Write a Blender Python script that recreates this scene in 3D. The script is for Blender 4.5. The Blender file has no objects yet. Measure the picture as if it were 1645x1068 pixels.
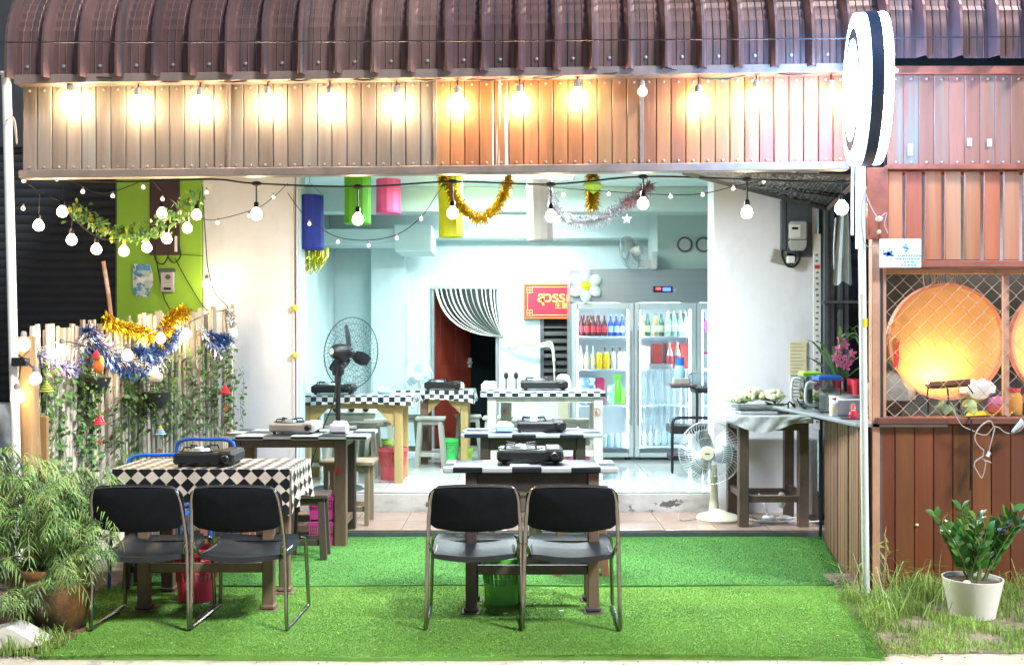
import bpy, math, random
import numpy as np
from mathutils import Vector, Matrix, Euler
R = math.radians; PI = math.pi
rnd = random.Random(7)
sc = bpy.context.scene
C = sc.collection

# ---------------------------------------------------------------- camera / light / exposure
FOC, CX, HY, CH = 1600.0, 822.5, 550.0, 1.5      # photograph's focal length and horizon in its own pixels, eye height
cam = bpy.data.cameras.new('camera'); co = bpy.data.objects.new('camera', cam); C.objects.link(co)
co.location = (0, 0, CH); co.rotation_euler = (R(90), 0, 0)
cam.sensor_width = 36; cam.lens = FOC / 1645 * 36
cam.shift_y = (HY - 534.0) / 1645
cam.clip_end = 500; cam.clip_start = .05
sc.camera = co
w = bpy.data.worlds.new('World'); sc.world = w; w.use_nodes = True
nt = w.node_tree; bg = nt.nodes['Background']
sky = nt.nodes.new('ShaderNodeTexSky'); sky.sky_type = 'NISHITA'; sky.sun_disc = False
SUN_EL, SUN_AZ = R(48), R(50)          # light stands to the right and in front of the shop
sky.sun_elevation = SUN_EL; sky.sun_rotation = PI - SUN_AZ
nt.links.new(sky.outputs[0], bg.inputs[0]); bg.inputs[1].default_value = 0.012
sl = bpy.data.lights.new('sun', 'SUN'); so = bpy.data.objects.new('sun', sl); C.objects.link(so)
sl.energy = 1.45; sl.angle = R(9); sl.color = (.93, .97, 1.0)
d = Vector((-math.sin(SUN_AZ) * math.cos(SUN_EL), math.cos(SUN_AZ) * math.cos(SUN_EL), -math.sin(SUN_EL)))
so.rotation_euler = d.to_track_quat('-Z', 'Y').to_euler()
sc.view_settings.view_transform = 'Standard'; sc.view_settings.look = 'None'
sc.view_settings.gamma = 1; sc.view_settings.use_curve_mapping = False
sc.view_settings.exposure = 2.33
sc.render.engine = 'CYCLES'
sc.cycles.max_bounces = 7; sc.cycles.diffuse_bounces = 4; sc.cycles.glossy_bounces = 3
sc.cycles.transmission_bounces = 6; sc.cycles.transparent_max_bounces = 16
sc.cycles.caustics_reflective = False; sc.cycles.caustics_refractive = False
sc.cycles.sample_clamp_indirect = 6; sc.cycles.sample_clamp_direct = 0
sc.cycles.use_denoising = True
BULB_W, TOPBULB_W = 1.1, .62

def W(px, py, Y): return Vector(((px - CX) / FOC * Y, Y, CH + (HY - py) / FOC * Y))
def X(px, Y): return (px - CX) / FOC * Y
def Z(py, Y): return CH + (HY - py) / FOC * Y

# ---------------------------------------------------------------- materials
MATS = {}
def M(name, col, rough=.55, metal=0, var=.18, scale=6, bump=.12, bscale=70, rn=0, emit=None, es=0, coat=0,
      trans=0, alpha=1, stretch=(1, 1, 1), patch=None, patch2=None, sheen=0, tl=0):
    if name in MATS: return MATS[name]
    m = bpy.data.materials.new(name); m.use_nodes = True; t = m.node_tree; N = t.nodes; L = t.links
    b = N['Principled BSDF']; out = N['Material Output']
    tc = N.new('ShaderNodeTexCoord'); mp = N.new('ShaderNodeMapping'); mp.inputs['Scale'].default_value = stretch
    L.new(tc.outputs['Object'], mp.inputs[0])
    info = N.new('ShaderNodeObjectInfo')
    vadd = N.new('ShaderNodeVectorMath'); vadd.operation = 'ADD'
    vm = N.new('ShaderNodeMath'); vm.operation = 'MULTIPLY'; vm.inputs[1].default_value = 17
    L.new(info.outputs['Random'], vm.inputs[0]); L.new(mp.outputs[0], vadd.inputs[0]); L.new(vm.outputs[0], vadd.inputs[1])
    n = N.new('ShaderNodeTexNoise'); n.inputs['Scale'].default_value = scale; n.inputs['Detail'].default_value = 6
    n.inputs['Roughness'].default_value = .65
    L.new(vadd.outputs[0], n.inputs['Vector'])
    mx = N.new('ShaderNodeMix'); mx.data_type = 'RGBA'
    mx.inputs[6].default_value = [max(0, c * (1 - var)) for c in col] + [1]
    mx.inputs[7].default_value = [min(1, c * (1 + var)) for c in col] + [1]
    rp = N.new('ShaderNodeMapRange'); rp.inputs[1].default_value = .3; rp.inputs[2].default_value = .7
    L.new(n.outputs[0], rp.inputs[0]); L.new(rp.outputs[0], mx.inputs[0])
    cur = mx.outputs[2]
    if rn:
        hs = N.new('ShaderNodeHueSaturation'); mr = N.new('ShaderNodeMapRange')
        mr.inputs[3].default_value = 1 - rn; mr.inputs[4].default_value = 1 + rn
        L.new(info.outputs['Random'], mr.inputs[0]); L.new(mr.outputs[0], hs.inputs['Value']); L.new(cur, hs.inputs['Color'])
        h2 = N.new('ShaderNodeMapRange'); h2.inputs[3].default_value = .5 - rn * .05; h2.inputs[4].default_value = .5 + rn * .05
        wn = N.new('ShaderNodeTexWhiteNoise'); wn.noise_dimensions = '1D'
        L.new(info.outputs['Random'], wn.inputs['W']); L.new(wn.outputs[0], h2.inputs[0]); L.new(h2.outputs[0], hs.inputs['Hue'])
        cur = hs.outputs[0]
    for k, pt in enumerate((patch, patch2)):
        if pt:
            pc, lo, hi, ps, pst = pt
            m2 = N.new('ShaderNodeMapping'); m2.inputs['Scale'].default_value = pst
            L.new(vadd.outputs[0], m2.inputs[0])
            n2 = N.new('ShaderNodeTexNoise'); n2.inputs['Scale'].default_value = ps; n2.inputs['Detail'].default_value = 5
            n2.inputs['Roughness'].default_value = .6
            L.new(m2.outputs[0], n2.inputs['Vector'])
            r2 = N.new('ShaderNodeMapRange'); r2.inputs[1].default_value = lo; r2.inputs[2].default_value = hi
            L.new(n2.outputs[0], r2.inputs[0])
            x2 = N.new('ShaderNodeMix'); x2.data_type = 'RGBA'; x2.inputs[7].default_value = list(pc) + [1]
            L.new(cur, x2.inputs[6]); L.new(r2.outputs[0], x2.inputs[0]); cur = x2.outputs[2]
    L.new(cur, b.inputs['Base Color'])
    b.inputs['Roughness'].default_value = rough; b.inputs['Metallic'].default_value = metal
    b.inputs['Coat Weight'].default_value = coat; b.inputs['Transmission Weight'].default_value = trans
    b.inputs['Alpha'].default_value = alpha
    if sheen: b.inputs['Sheen Weight'].default_value = sheen
    if emit:
        b.inputs['Emission Color'].default_value = list(emit) + [1]; b.inputs['Emission Strength'].default_value = es
    if bump:
        nb = N.new('ShaderNodeTexNoise'); nb.inputs['Scale'].default_value = bscale; nb.inputs['Detail'].default_value = 4
        L.new(vadd.outputs[0], nb.inputs['Vector'])
        bn = N.new('ShaderNodeBump'); bn.inputs['Strength'].default_value = bump; bn.inputs['Distance'].default_value = .01
        L.new(nb.outputs[0], bn.inputs['Height']); L.new(bn.outputs[0], b.inputs['Normal'])
    if tl:
        tr = N.new('ShaderNodeBsdfTranslucent'); L.new(cur, tr.inputs[0])
        ms = N.new('ShaderNodeMixShader'); ms.inputs[0].default_value = tl
        L.new(b.outputs[0], ms.inputs[1]); L.new(tr.outputs[0], ms.inputs[2]); L.new(ms.outputs[0], out.inputs[0])
    MATS[name] = m; return m

def checker(name, c1, c2, s, rough=.3, diamond=False, bump=.15):
    if name in MATS: return MATS[name]
    m = bpy.data.materials.new(name); m.use_nodes = True; t = m.node_tree; N = t.nodes; L = t.links; b = N['Principled BSDF']
    uv = N.new('ShaderNodeUVMap'); mp = N.new('ShaderNodeMapping'); mp.inputs['Scale'].default_value = (1 / s, 1 / s, 1)
    if diamond: mp.inputs['Rotation'].default_value = (0, 0, R(45)); mp.inputs['Scale'].default_value = (1 / s,) * 2 + (1,)
    L.new(uv.outputs[0], mp.inputs[0])
    ck = N.new('ShaderNodeTexChecker'); ck.inputs['Scale'].default_value = 1
    ck.inputs[1].default_value = list(c1) + [1]; ck.inputs[2].default_value = list(c2) + [1]
    L.new(mp.outputs[0], ck.inputs[0])
    nz = N.new('ShaderNodeTexNoise'); nz.inputs['Scale'].default_value = 9; nz.inputs['Detail'].default_value = 6
    tc = N.new('ShaderNodeTexCoord'); L.new(tc.outputs['Object'], nz.inputs['Vector'])
    mr = N.new('ShaderNodeMapRange'); mr.inputs[3].default_value = .7; mr.inputs[4].default_value = 1.15
    L.new(nz.outputs[0], mr.inputs[0])
    hv = N.new('ShaderNodeHueSaturation'); L.new(ck.outputs[0], hv.inputs['Color']); L.new(mr.outputs[0], hv.inputs['Value'])
    L.new(hv.outputs[0], b.inputs['Base Color']); b.inputs['Roughness'].default_value = rough
    bn = N.new('ShaderNodeBump'); bn.inputs['Strength'].default_value = bump; bn.inputs['Distance'].default_value = .01
    L.new(nz.outputs[0], bn.inputs['Height']); L.new(bn.outputs[0], b.inputs['Normal'])
    MATS[name] = m; return m

def glass(name, col=(.9, .97, 1), gl=.12):
    if name in MATS: return MATS[name]
    m = bpy.data.materials.new(name); m.use_nodes = True; t = m.node_tree; N = t.nodes; L = t.links
    N.remove(N['Principled BSDF']); out = N['Material Output']
    tr = N.new('ShaderNodeBsdfTransparent'); tr.inputs[0].default_value = list(col) + [1]
    g = N.new('ShaderNodeBsdfGlossy'); g.inputs['Roughness'].default_value = .05
    fr = N.new('ShaderNodeFresnel'); ad = N.new('ShaderNodeMath'); ad.operation = 'ADD'; ad.inputs[1].default_value = gl
    L.new(fr.outputs[0], ad.inputs[0])
    ms = N.new('ShaderNodeMixShader'); L.new(ad.outputs[0], ms.inputs[0]); L.new(tr.outputs[0], ms.inputs[1]); L.new(g.outputs[0], ms.inputs[2])
    L.new(ms.outputs[0], out.inputs[0]); MATS[name] = m; return m

def bulbglass(name, col, st):
    m = bpy.data.materials.new(name); m.use_nodes = True; t = m.node_tree; N = t.nodes; L = t.links
    N.remove(N['Principled BSDF']); out = N['Material Output']
    tr = N.new('ShaderNodeBsdfTransparent'); e = N.new('ShaderNodeEmission')
    e.inputs[0].default_value = list(col) + [1]; e.inputs[1].default_value = st
    ad = N.new('ShaderNodeAddShader'); L.new(tr.outputs[0], ad.inputs[0]); L.new(e.outputs[0], ad.inputs[1])
    L.new(ad.outputs[0], out.inputs[0]); m.cycles.emission_sampling = 'NONE'; MATS[name] = m; return m

# woods
GREYW = M('weathered_grey_board', (.20, .155, .125), .5, var=.3, scale=5, stretch=(1, 1, .12), bump=.25, bscale=40, rn=.12, patch=((.25, .235, .21), .52, .66, 3, (1, 1, .25)))
ORANW = M('orange_stained_board', (.34, .135, .055), .45, var=.4, scale=5, stretch=(1, 1, .1), bump=.25, bscale=40, rn=.13, patch=((.30, .20, .08), .52, .7, 3, (1, 1, .2)))
SPLASHW = M('splashed_orange_board', (.34, .13, .05), .45, var=.4, scale=5, stretch=(1, 1, .1), bump=.25, bscale=40, rn=.13, patch=((.75, .72, .68), .585, .615, 11, (1, 1, .22)))
REDW = M('red_brown_board', (.40, .115, .05), .45, var=.3, scale=5, stretch=(1, 1, .1), bump=.2, bscale=40, rn=.16, patch=((.42, .24, .12), .52, .68, 4, (1, 1, .25)))
TEALW = M('peeling_teal_board', (.27, .11, .07), .5, var=.3, scale=5, stretch=(1, 1, .1), bump=.25, bscale=40, rn=.09, patch=((.18, .19, .15), .54, .68, 4.5, (1, 1, .45)))
BROWNW = M('dark_brown_board', (.15, .046, .014), .42, var=.35, scale=6, stretch=(1, 1, .08), bump=.15, bscale=40, rn=.22, patch=((.10, .03, .022), .5, .65, 2, (1, 1, .5)))
SLATW = M('side_slat_wood', (.23, .125, .075), .5, var=.4, scale=6, stretch=(1, 1, .08), bump=.2, bscale=40, rn=.3)
DARKW = M('dark_table_wood', (.055, .04, .032), .5, var=.3, scale=9, stretch=(1, 1, .2), bump=.15)
MIDW = M('brown_table_wood', (.14, .085, .055), .5, var=.3, scale=9, stretch=(1, 1, .2), bump=.15)
REDLEG = M('reddish_stool_wood', (.22, .09, .05), .5, var=.3, scale=9, stretch=(1, 1, .2), bump=.15)
YELW = M('pale_yellow_timber', (.48, .36, .14), .5, var=.25, scale=8, stretch=(1, 1, .2), bump=.12)
WHTW = M('whitewashed_timber', (.5, .52, .45), .55, var=.15, scale=8, stretch=(1, 1, .3), bump=.15, patch=((.22, .22, .18), .58, .72, 7, (1, 1, .5)))
GRYW = M('grey_green_timber', (.27, .29, .25), .55, var=.2, scale=8, stretch=(1, 1, .3), bump=.15)
BAMB = M('dry_bamboo', (.56, .48, .39), .5, var=.3, scale=4, stretch=(1, 1, .3), bump=.2, rn=.35, patch=((.22, .24, .17), .52, .66, 4, (1, 1, .3)))
POSTW = M('rough_post_wood', (.30, .17, .07), .6, var=.4, scale=9, stretch=(1, 1, .15), bump=.4, bscale=30)
# walls
CYANWALL = M('cyan_painted_plaster', (.56, .72, .735), .6, var=.05, scale=1.5, bump=.06, bscale=30, patch=((.50, .63, .63), .52, .75, 3, (1, 1, .4)))
WHITEWALL = M('white_painted_plaster', (.76, .78, .82), .6, var=.06, scale=1.5, bump=.1, bscale=30, patch=((.62, .65, .68), .52, .72, 2.5, (1, 1, .4)), patch2=((.50, .50, .48), .64, .74, 6, (1, 1, .25)))
GREENWALL = M('lime_green_plaster', (.24, .46, .035), .6, var=.08, scale=2, bump=.1, bscale=30)
BEAMW = M('pale_green_beam', (.36, .47, .45), .6, var=.04, scale=2, bump=.05)
CEILW = M('ceiling_paint', (.60, .74, .74), .7, var=.04, scale=2, bump=.03)
PLATF = M('worn_white_riser', (.60, .60, .57), .6, var=.18, scale=5, bump=.3, bscale=25, patch=((.14, .13, .12), .60, .63, 5, (1, 1, 1.5)), patch2=((.36, .34, .32), .5, .7, 2, (1, 1, 3)))
TILEW = M('glossy_white_floor_tile', (.52, .56, .54), .1, var=.06, scale=4, bump=.02, rn=.03, patch=((.40, .42, .40), .55, .75, 6, (1, 1, 1)))
TILEB = M('brown_step_tile', (.34, .23, .18), .22, var=.15, scale=4, bump=.05, rn=.1)
GROUT = M('dark_grout', (.12, .11, .10), .8)
CONC = M('dark_concrete', (.10, .11, .11), .7, var=.3, scale=6, bump=.3)
SAND = M('pale_sandy_concrete', (.46, .38, .29), .85, var=.2, scale=5, bump=.6, bscale=25, patch=((.30, .25, .20), .55, .7, 9, (1, 1, 1)))
SOIL = M('dark_soil', (.09, .065, .045), .9, var=.5, scale=12, bump=1, bscale=30)
TURFB = M('turf_backing', (.11, .24, .035), .9, var=.2, scale=3, bump=.4, bscale=220)
TURF = M('turf_fibre', (.20, .38, .06), .5, var=.2, scale=1.6, bump=0, patch=((.12, .28, .045), .46, .66, .9, (.5, 1.6, 1)), patch2=((.26, .42, .08), .52, .7, 9, (1, 1, 1)), tl=.2)
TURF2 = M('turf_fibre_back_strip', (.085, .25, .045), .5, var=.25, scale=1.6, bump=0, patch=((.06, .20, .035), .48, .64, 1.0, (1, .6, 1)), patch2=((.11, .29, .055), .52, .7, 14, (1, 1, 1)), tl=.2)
# metals, plastics
ROOF = M('maroon_roof_metal', (.19, .11, .10), .36, metal=.5, var=.3, scale=3, stretch=(3, 1, .6), bump=.06, rn=.25, patch=((.07, .065, .075), .5, .7, 2, (6, 1, .3)))
DUST = M('painted_steel_trim', (.26, .2, .17), .45, metal=.4, var=.25, scale=6, bump=.1)
REDTRIM = M('red_painted_steel', (.33, .10, .06), .4, metal=.2, var=.3, scale=6, bump=.1)
RIVET = M('rivet_metal', (.6, .5, .42), .3, metal=.7, bump=0)
WHITEP = M('chipped_white_pipe', (.68, .70, .68), .4, var=.08, bump=.1, patch=((.25, .16, .09), .66, .70, 9, (1, 1, .4)))
PEACH = M('peach_painted_steel', (.5, .27, .17), .4, metal=.1, var=.2, bump=.1, patch=((.2, .09, .05), .6, .7, 8, (1, 1, .4)))
CHROME = M('chrome_tube', (.28, .26, .24), .22, metal=1, var=.2, scale=12, bump=.04)
BLACKF = M('black_vinyl', (.004, .005, .007), .8, var=.3, scale=20, bump=.12, bscale=200)
BLACKF.node_tree.nodes['Principled BSDF'].inputs['Specular IOR Level'].default_value = .15
SEATV = M('black_seat_vinyl', (.012, .016, .02), .42, var=.4, scale=7, bump=.06, bscale=60)
BLACKM = M('black_metal', (.005, .006, .007), .5, var=.3, bump=.03)
STEEL = M('brushed_steel', (.27, .31, .32), .35, metal=.7, var=.05, scale=3, stretch=(.2, 1, 8), bump=.02)
GALV = M('grey_metal', (.3, .33, .35), .45, metal=.5, var=.15)
ALU = M('aluminium_door_frame', (.50, .56, .57), .3, metal=.4, var=.05, bump=0)
GREYP = M('grey_plastic', (.4, .43, .43), .45, var=.06, bump=.02)
DGREY = M('dark_grey_paint', (.075, .095, .105), .5, var=.25, bump=.1)
CREAM = M('cream_plastic', (.62, .60, .45), .35, var=.05, bump=.02)
WHITEPL = M('white_plastic', (.75, .77, .78), .35, var=.04, bump=.02)
BLACKPL = M('black_plastic', (.006, .006, .007), .4, var=.3, bump=.02)
CORD = M('black_cord', (.015, .015, .017), .5, bump=0)
CORDW = M('pale_cord', (.42, .33, .27), .5, bump=0)
REDPL = M('red_plastic', (.72, .05, .085), .35, var=.1, bump=.02, tl=.15)
CORALPL = M('coral_plastic', (.85, .14, .17), .35, var=.1, bump=.02, tl=.15)
PINKPL = M('magenta_plastic', (.65, .06, .30), .35, var=.1, bump=.02, tl=.15)
GREENPL = M('green_plastic', (.16, .55, .09), .35, var=.1, bump=.02, tl=.15)
LIMEPL = M('lime_plastic', (.3, .62, .05), .35, var=.1, bump=.02)
BLUEPL = M('blue_plastic', (.02, .13, .5), .35, var=.1, bump=.02)
LBLUE = M('pale_blue_card', (.35, .55, .7), .5, var=.2, scale=20, bump=.02)
BLUEM = M('blue_painted_steel', (.01, .09, .36), .35, var=.15, bump=.03)
TERRA = M('terracotta', (.21, .085, .03), .4, var=.35, scale=7, bump=.25, patch=((.05, .035, .02), .47, .62, 3, (1, 1, .5)))
POTW = M('white_pot_glaze', (.78, .74, .66), .45, var=.05, bump=.05)
PAPER = M('white_paper', (.78, .8, .8), .7, var=.06, bump=.05)
CREAMP = M('cream_paper', (.72, .68, .42), .7, var=.06, bump=.05)
DOORR = M('red_brown_door', (.17, .028, .018), .35, var=.2, scale=6, stretch=(1, 1, .1), bump=.05)
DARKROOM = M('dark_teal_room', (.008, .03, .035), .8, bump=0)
SHUTM = M('dark_shutter', (.009, .012, .017), .6, metal=0, var=.3, scale=3, bump=.05)
MAROONPL = M('junction_board', (.045, .02, .022), .5, bump=.05)
GOLDT = M('gold_tinsel', (.75, .48, .03), .25, metal=.75, var=.4, scale=60, bump=0)
SILVT = M('silver_tinsel', (.75, .75, .78), .25, metal=.75, var=.3, scale=60, bump=0)
BLUET = M('blue_tinsel', (.05, .12, .36), .25, metal=.6, var=.5, scale=60, bump=0)
LILACT = M('lilac_tinsel', (.45, .42, .65), .25, metal=.6, var=.4, scale=60, bump=0)
REDT = M('pinkish_tinsel', (.6, .3, .32), .25, metal=.6, var=.4, scale=60, bump=0)
LEAFG = M('ivy_leaf', (.10, .21, .06), .45, var=.4, scale=15, bump=.1, rn=.1, tl=.3)
LEAFY = M('yellow_leaf', (.35, .38, .04), .45, var=.4, scale=15, bump=.1, tl=.3)
BUSH = M('feathery_leaf', (.20, .33, .09), .5, var=.45, scale=3, bump=.05, patch=((.40, .46, .14), .52, .66, 7, (1, 1, 1)), tl=.3)
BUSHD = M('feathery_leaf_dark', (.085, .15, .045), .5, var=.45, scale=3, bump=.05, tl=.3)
STEM = M('brown_stem', (.16, .12, .06), .7, var=.3, bump=.2)
GRASS = M('wild_grass', (.28, .42, .09), .5, var=.45, scale=3, bump=0, patch=((.30, .33, .10), .56, .66, 6, (1, 1, 1)), tl=.3)
ZZG = M('zz_leaf', (.05, .15, .022), .3, var=.3, scale=6, bump=.03, rn=.3, coat=.2, patch=((.16, .26, .03), .55, .7, 5, (1, 1, 1)), tl=.2)
ORCH = M('pink_petal', (.75, .22, .45), .5, var=.3, scale=20, bump=0, tl=.3)
CAUL = M('cauliflower_head', (.72, .74, .48), .8, var=.12, scale=30, bump=.8, bscale=60)
CABB = M('pale_cabbage_leaf', (.45, .6, .28), .5, var=.15, scale=10, bump=.2, tl=.2)
SIGNR = M('crimson_sign', (.60, .012, .045), .4, var=.05, bump=0)
GOLDP = M('gold_paint', (.85, .52, .12), .35, metal=.2, var=.1, bump=0)
ORDISC = M('orange_disc', (.84, .45, .18), .45, var=.14, scale=4, bump=.08, patch=((.80, .46, .20), .5, .7, 5, (1, 1, 1)))
PINKR = M('salmon_rim', (.72, .30, .20), .45, bump=.02)
TUBE_E = M('fluorescent_tube', (.9, .95, 1), .4, bump=0, emit=(.86, .97, 1.0), es=10)
FRIDGE_E = M('cabinet_led_strip', (.9, .95, 1), .4, bump=0, emit=(.74, .92, 1.0), es=8)
FRIDGEIN = M('white_fridge_liner', (.74, .82, .86), .4, var=.05, bump=.02)
SIGN_E = M('lit_acrylic_face', (.9, .95, 1), .4, bump=0, emit=(.25, .50, 1.0), es=12)
FLAME_E = M('floodlight_lens', (1, .9, .6), .4, bump=0, emit=(1, .72, .25), es=12)
BULB_E = bulbglass('lit_bulb_glass', (1, .80, .50), 3.2)
BULB_T = bulbglass('blazing_bulb_glass', (1, .80, .46), 9)
BULB_OFF = M('opal_bulb_glass', (.8, .82, .78), .15, bump=0, emit=(1, .95, .85), es=.12)  # unlit bulbs, with a faint glow put into the glass
TINY = M('tiny_bulb', (.8, .82, .78), .2, bump=0, emit=(1, .95, .85), es=.25)
GLASS = glass('clear_glass', (.97, .99, 1), .01)
CLEARP = glass('clear_plastic', (.80, .88, .92), .2)
SILVSOCK = M('bulb_socket', (.22, .20, .18), .5, bump=0)

# ---------------------------------------------------------------- mesh builder
class MB:
    def __init__(s): s.v = []; s.f = []
    def add(s, vs, fs, m=None):
        o = len(s.v)
        s.v += [tuple(m @ Vector(v)) if m else tuple(v) for v in vs]
        s.f += [tuple(i + o for i in f) for f in fs]; return s
    def box(s, x0, x1, y0, y1, z0, z1, b=0, m=None):
        if x0 > x1: x0, x1 = x1, x0
        if y0 > y1: y0, y1 = y1, y0
        if z0 > z1: z0, z1 = z1, z0
        b = min(b, (x1 - x0) * .45, (y1 - y0) * .45, (z1 - z0) * .45)
        if b <= 0:
            vs = [(x, y, z) for x in (x0, x1) for y in (y0, y1) for z in (z0, z1)]
            return s.add(vs, [(0, 1, 3, 2), (4, 6, 7, 5), (0, 4, 5, 1), (2, 3, 7, 6), (0, 2, 6, 4), (1, 5, 7, 3)], m)
        c = ((x0, x1), (y0, y1), (z0, z1)); vs = []; idx = {}
        for i in (0, 1):
            for j in (0, 1):
                for k in (0, 1):
                    p = [c[0][i], c[1][j], c[2][k]]; sg = [1 if q == 0 else -1 for q in (i, j, k)]
                    for a in range(3):
                        q = list(p)
                        for e in range(3):
                            if e != a: q[e] += sg[e] * b
                        idx[(i, j, k, a)] = len(vs); vs.append(tuple(q))
        fs = []
        for a in range(3):
            o1, o2 = [(1, 2), (0, 2), (0, 1)][a]
            for e in (0, 1):
                def key(u, v, ax=a):
                    t = [0, 0, 0]; t[a] = e; t[o1] = u; t[o2] = v; return idx[(t[0], t[1], t[2], ax)]
                fs.append((key(0, 0), key(1, 0), key(1, 1), key(0, 1)))
        for a in range(3):
            o1, o2 = [(1, 2), (0, 2), (0, 1)][a]
            for u in (0, 1):
                for v in (0, 1):
                    t0 = [0] * 3; t1 = [0] * 3; t0[a] = 0; t1[a] = 1
                    for t in (t0, t1): t[o1] = u; t[o2] = v
                    fs.append((idx[(*t0, o1)], idx[(*t1, o1)], idx[(*t1, o2)], idx[(*t0, o2)]))
        for i in (0, 1):
            for j in (0, 1):
                for k in (0, 1): fs.append((idx[(i, j, k, 0)], idx[(i, j, k, 1)], idx[(i, j, k, 2)]))
        return s.add(vs, fs, m)
    def tube(s, pts, r, n=6, closed=False, cap=True):
        pts = [Vector(p) for p in pts]; N = len(pts)
        rs = r if isinstance(r, (list, tuple)) else [r] * N
        up = None; rings = []
        for i, p in enumerate(pts):
            if closed: t = pts[(i + 1) % N] - pts[i - 1]
            else: t = pts[min(i + 1, N - 1)] - pts[max(i - 1, 0)]
            if t.length < 1e-9: t = Vector((0, 0, 1))
            t.normalize()
            if up is None:
                up = Vector((0, 0, 1)) if abs(t.z) < .9 else Vector((1, 0, 0))
            a = up - t * up.dot(t)
            if a.length < 1e-6: a = t.orthogonal()
            a.normalize(); up = a; b = t.cross(a)
            rings.append([p + (a * math.cos(2 * PI * k / n) + b * math.sin(2 * PI * k / n)) * rs[i] for k in range(n)])
        o = len(s.v); s.v += [tuple(q) for rg in rings for q in rg]
        for i in range(N if closed else N - 1):
            j = (i + 1) % N
            for k in range(n):
                s.f.append((o + i * n + k, o + i * n + (k + 1) % n, o + j * n + (k + 1) % n, o + j * n + k))
        if cap and not closed:
            s.f.append(tuple(o + k for k in range(n))[::-1]); s.f.append(tuple(o + (N - 1) * n + k for k in range(n)))
        return s
    def lathe(s, prof, c=(0, 0, 0), n=16, m=None, axis='z', cap=True):
        cap = cap and prof[0] != prof[-1]
        vs = []; fs = []
        for r, z in prof:
            for k in range(n):
                a = 2 * PI * k / n; vs.append((r * math.cos(a), r * math.sin(a), z))
        for i in range(len(prof) - 1):
            for k in range(n):
                fs.append((i * n + k, i * n + (k + 1) % n, (i + 1) * n + (k + 1) % n, (i + 1) * n + k))
        if cap and prof[0][0] > 1e-4: fs.append(tuple(range(n))[::-1])
        if cap and prof[-1][0] > 1e-4: fs.append(tuple((len(prof) - 1) * n + k for k in range(n)))
        mm = Matrix.Translation(c)
        if axis == 'y': mm = mm @ Matrix.Rotation(R(90), 4, 'X')
        if axis == 'x': mm = mm @ Matrix.Rotation(R(90), 4, 'Y')
        if m: mm = m @ mm
        return s.add(vs, fs, mm)
    def ball(s, c, r, n=10, sc=(1, 1, 1)):
        k = max(4, n // 2 + 1)
        pr = [(max(math.sin(PI * i / k), 1e-5) * r, -math.cos(PI * i / k) * r) for i in range(k + 1)]
        return s.lathe(pr, n=n, m=Matrix.Translation(c) @ Matrix.Diagonal((*sc, 1)))
    def prism(s, poly, y0, y1, m=None):     # polygon in XZ, extruded along Y
        n = len(poly); vs = [(x, y0, z) for x, z in poly] + [(x, y1, z) for x, z in poly]
        return s.add(vs, [tuple(range(n)), tuple(range(n, 2 * n))[::-1]] + [(i, n + i, n + (i + 1) % n, (i + 1) % n) for i in range(n)], m)
    def strip(s, a, b, wv):                  # flat quad
        a = Vector(a); b = Vector(b); wv = Vector(wv)
        return s.add([a - wv, a + wv, b + wv, b - wv], [(0, 1, 2, 3)])

def custom(o, label=None, cat=None, group=None, kind=None):
    if label: o['label'] = label
    if cat: o['category'] = cat
    if group: o['group'] = group
    if kind: o['kind'] = kind
    return o
def mesh_of(name, mb, mat, smooth=True, uvf=None, off=None, ang=38):
    me = bpy.data.meshes.new(name)
    v = mb.v
    if off is not None: v = [(a - off[0], b - off[1], c - off[2]) for a, b, c in v]
    me.from_pydata(v, [], mb.f); me.materials.append(mat)
    if uvf:
        uv = me.uv_layers.new(name='UVMap')
        for p in me.polygons:
            for li in p.loop_indices:
                uv.data[li].uv = uvf(Vector(mb.v[me.loops[li].vertex_index]), p.normal)
    if smooth:
        me.shade_smooth(); me.set_sharp_from_angle(angle=R(ang))
    return me
def thing(name, label, cat, loc=(0, 0, 0), group=None, rz=0):
    o = bpy.data.objects.new(name, None); C.objects.link(o); o.location = loc; o.rotation_euler = (0, 0, rz)
    o.empty_display_size = .1
    return custom(o, label, cat, group)
def part(parent, name, mb, mat, label=None, kind=None, smooth=True, uvf=None, ang=38):
    off = Vector((0, 0, 0)); p = parent
    while p is not None: off += Vector(p.location); p = p.parent
    o = bpy.data.objects.new(name, mesh_of(name, mb, mat, smooth, uvf, off, ang)); C.objects.link(o); o.parent = parent
    return custom(o, label, kind=kind)
def pieces(parent, name, mesh, locs):          # alike pieces sharing one mesh, local coordinates
    for l in locs:
        o = bpy.data.objects.new(name, mesh); C.objects.link(o); o.parent = parent
        if isinstance(l, Matrix): o.matrix_local = l
        else: o.location = l
def solo(name, mb, mat, label=None, cat=None, group=None, kind=None, smooth=True, uvf=None, loc=(0, 0, 0), ang=38):
    cen = Vector([sum(v[k] for v in mb.v) / len(mb.v) for k in range(3)])
    if (cen - Vector(loc)).length > cen.length:          # built round its own origin: move it to its place first
        mb.v = [(a + loc[0], b + loc[1], c + loc[2]) for a, b, c in mb.v]
    o = bpy.data.objects.new(name, mesh_of(name, mb, mat, smooth, uvf, loc, ang)); C.objects.link(o); o.location = loc
    return custom(o, label, cat, group, kind)
def struct(name, mb, mat, **k): return solo(name, mb, mat, kind='structure', **k)
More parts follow.
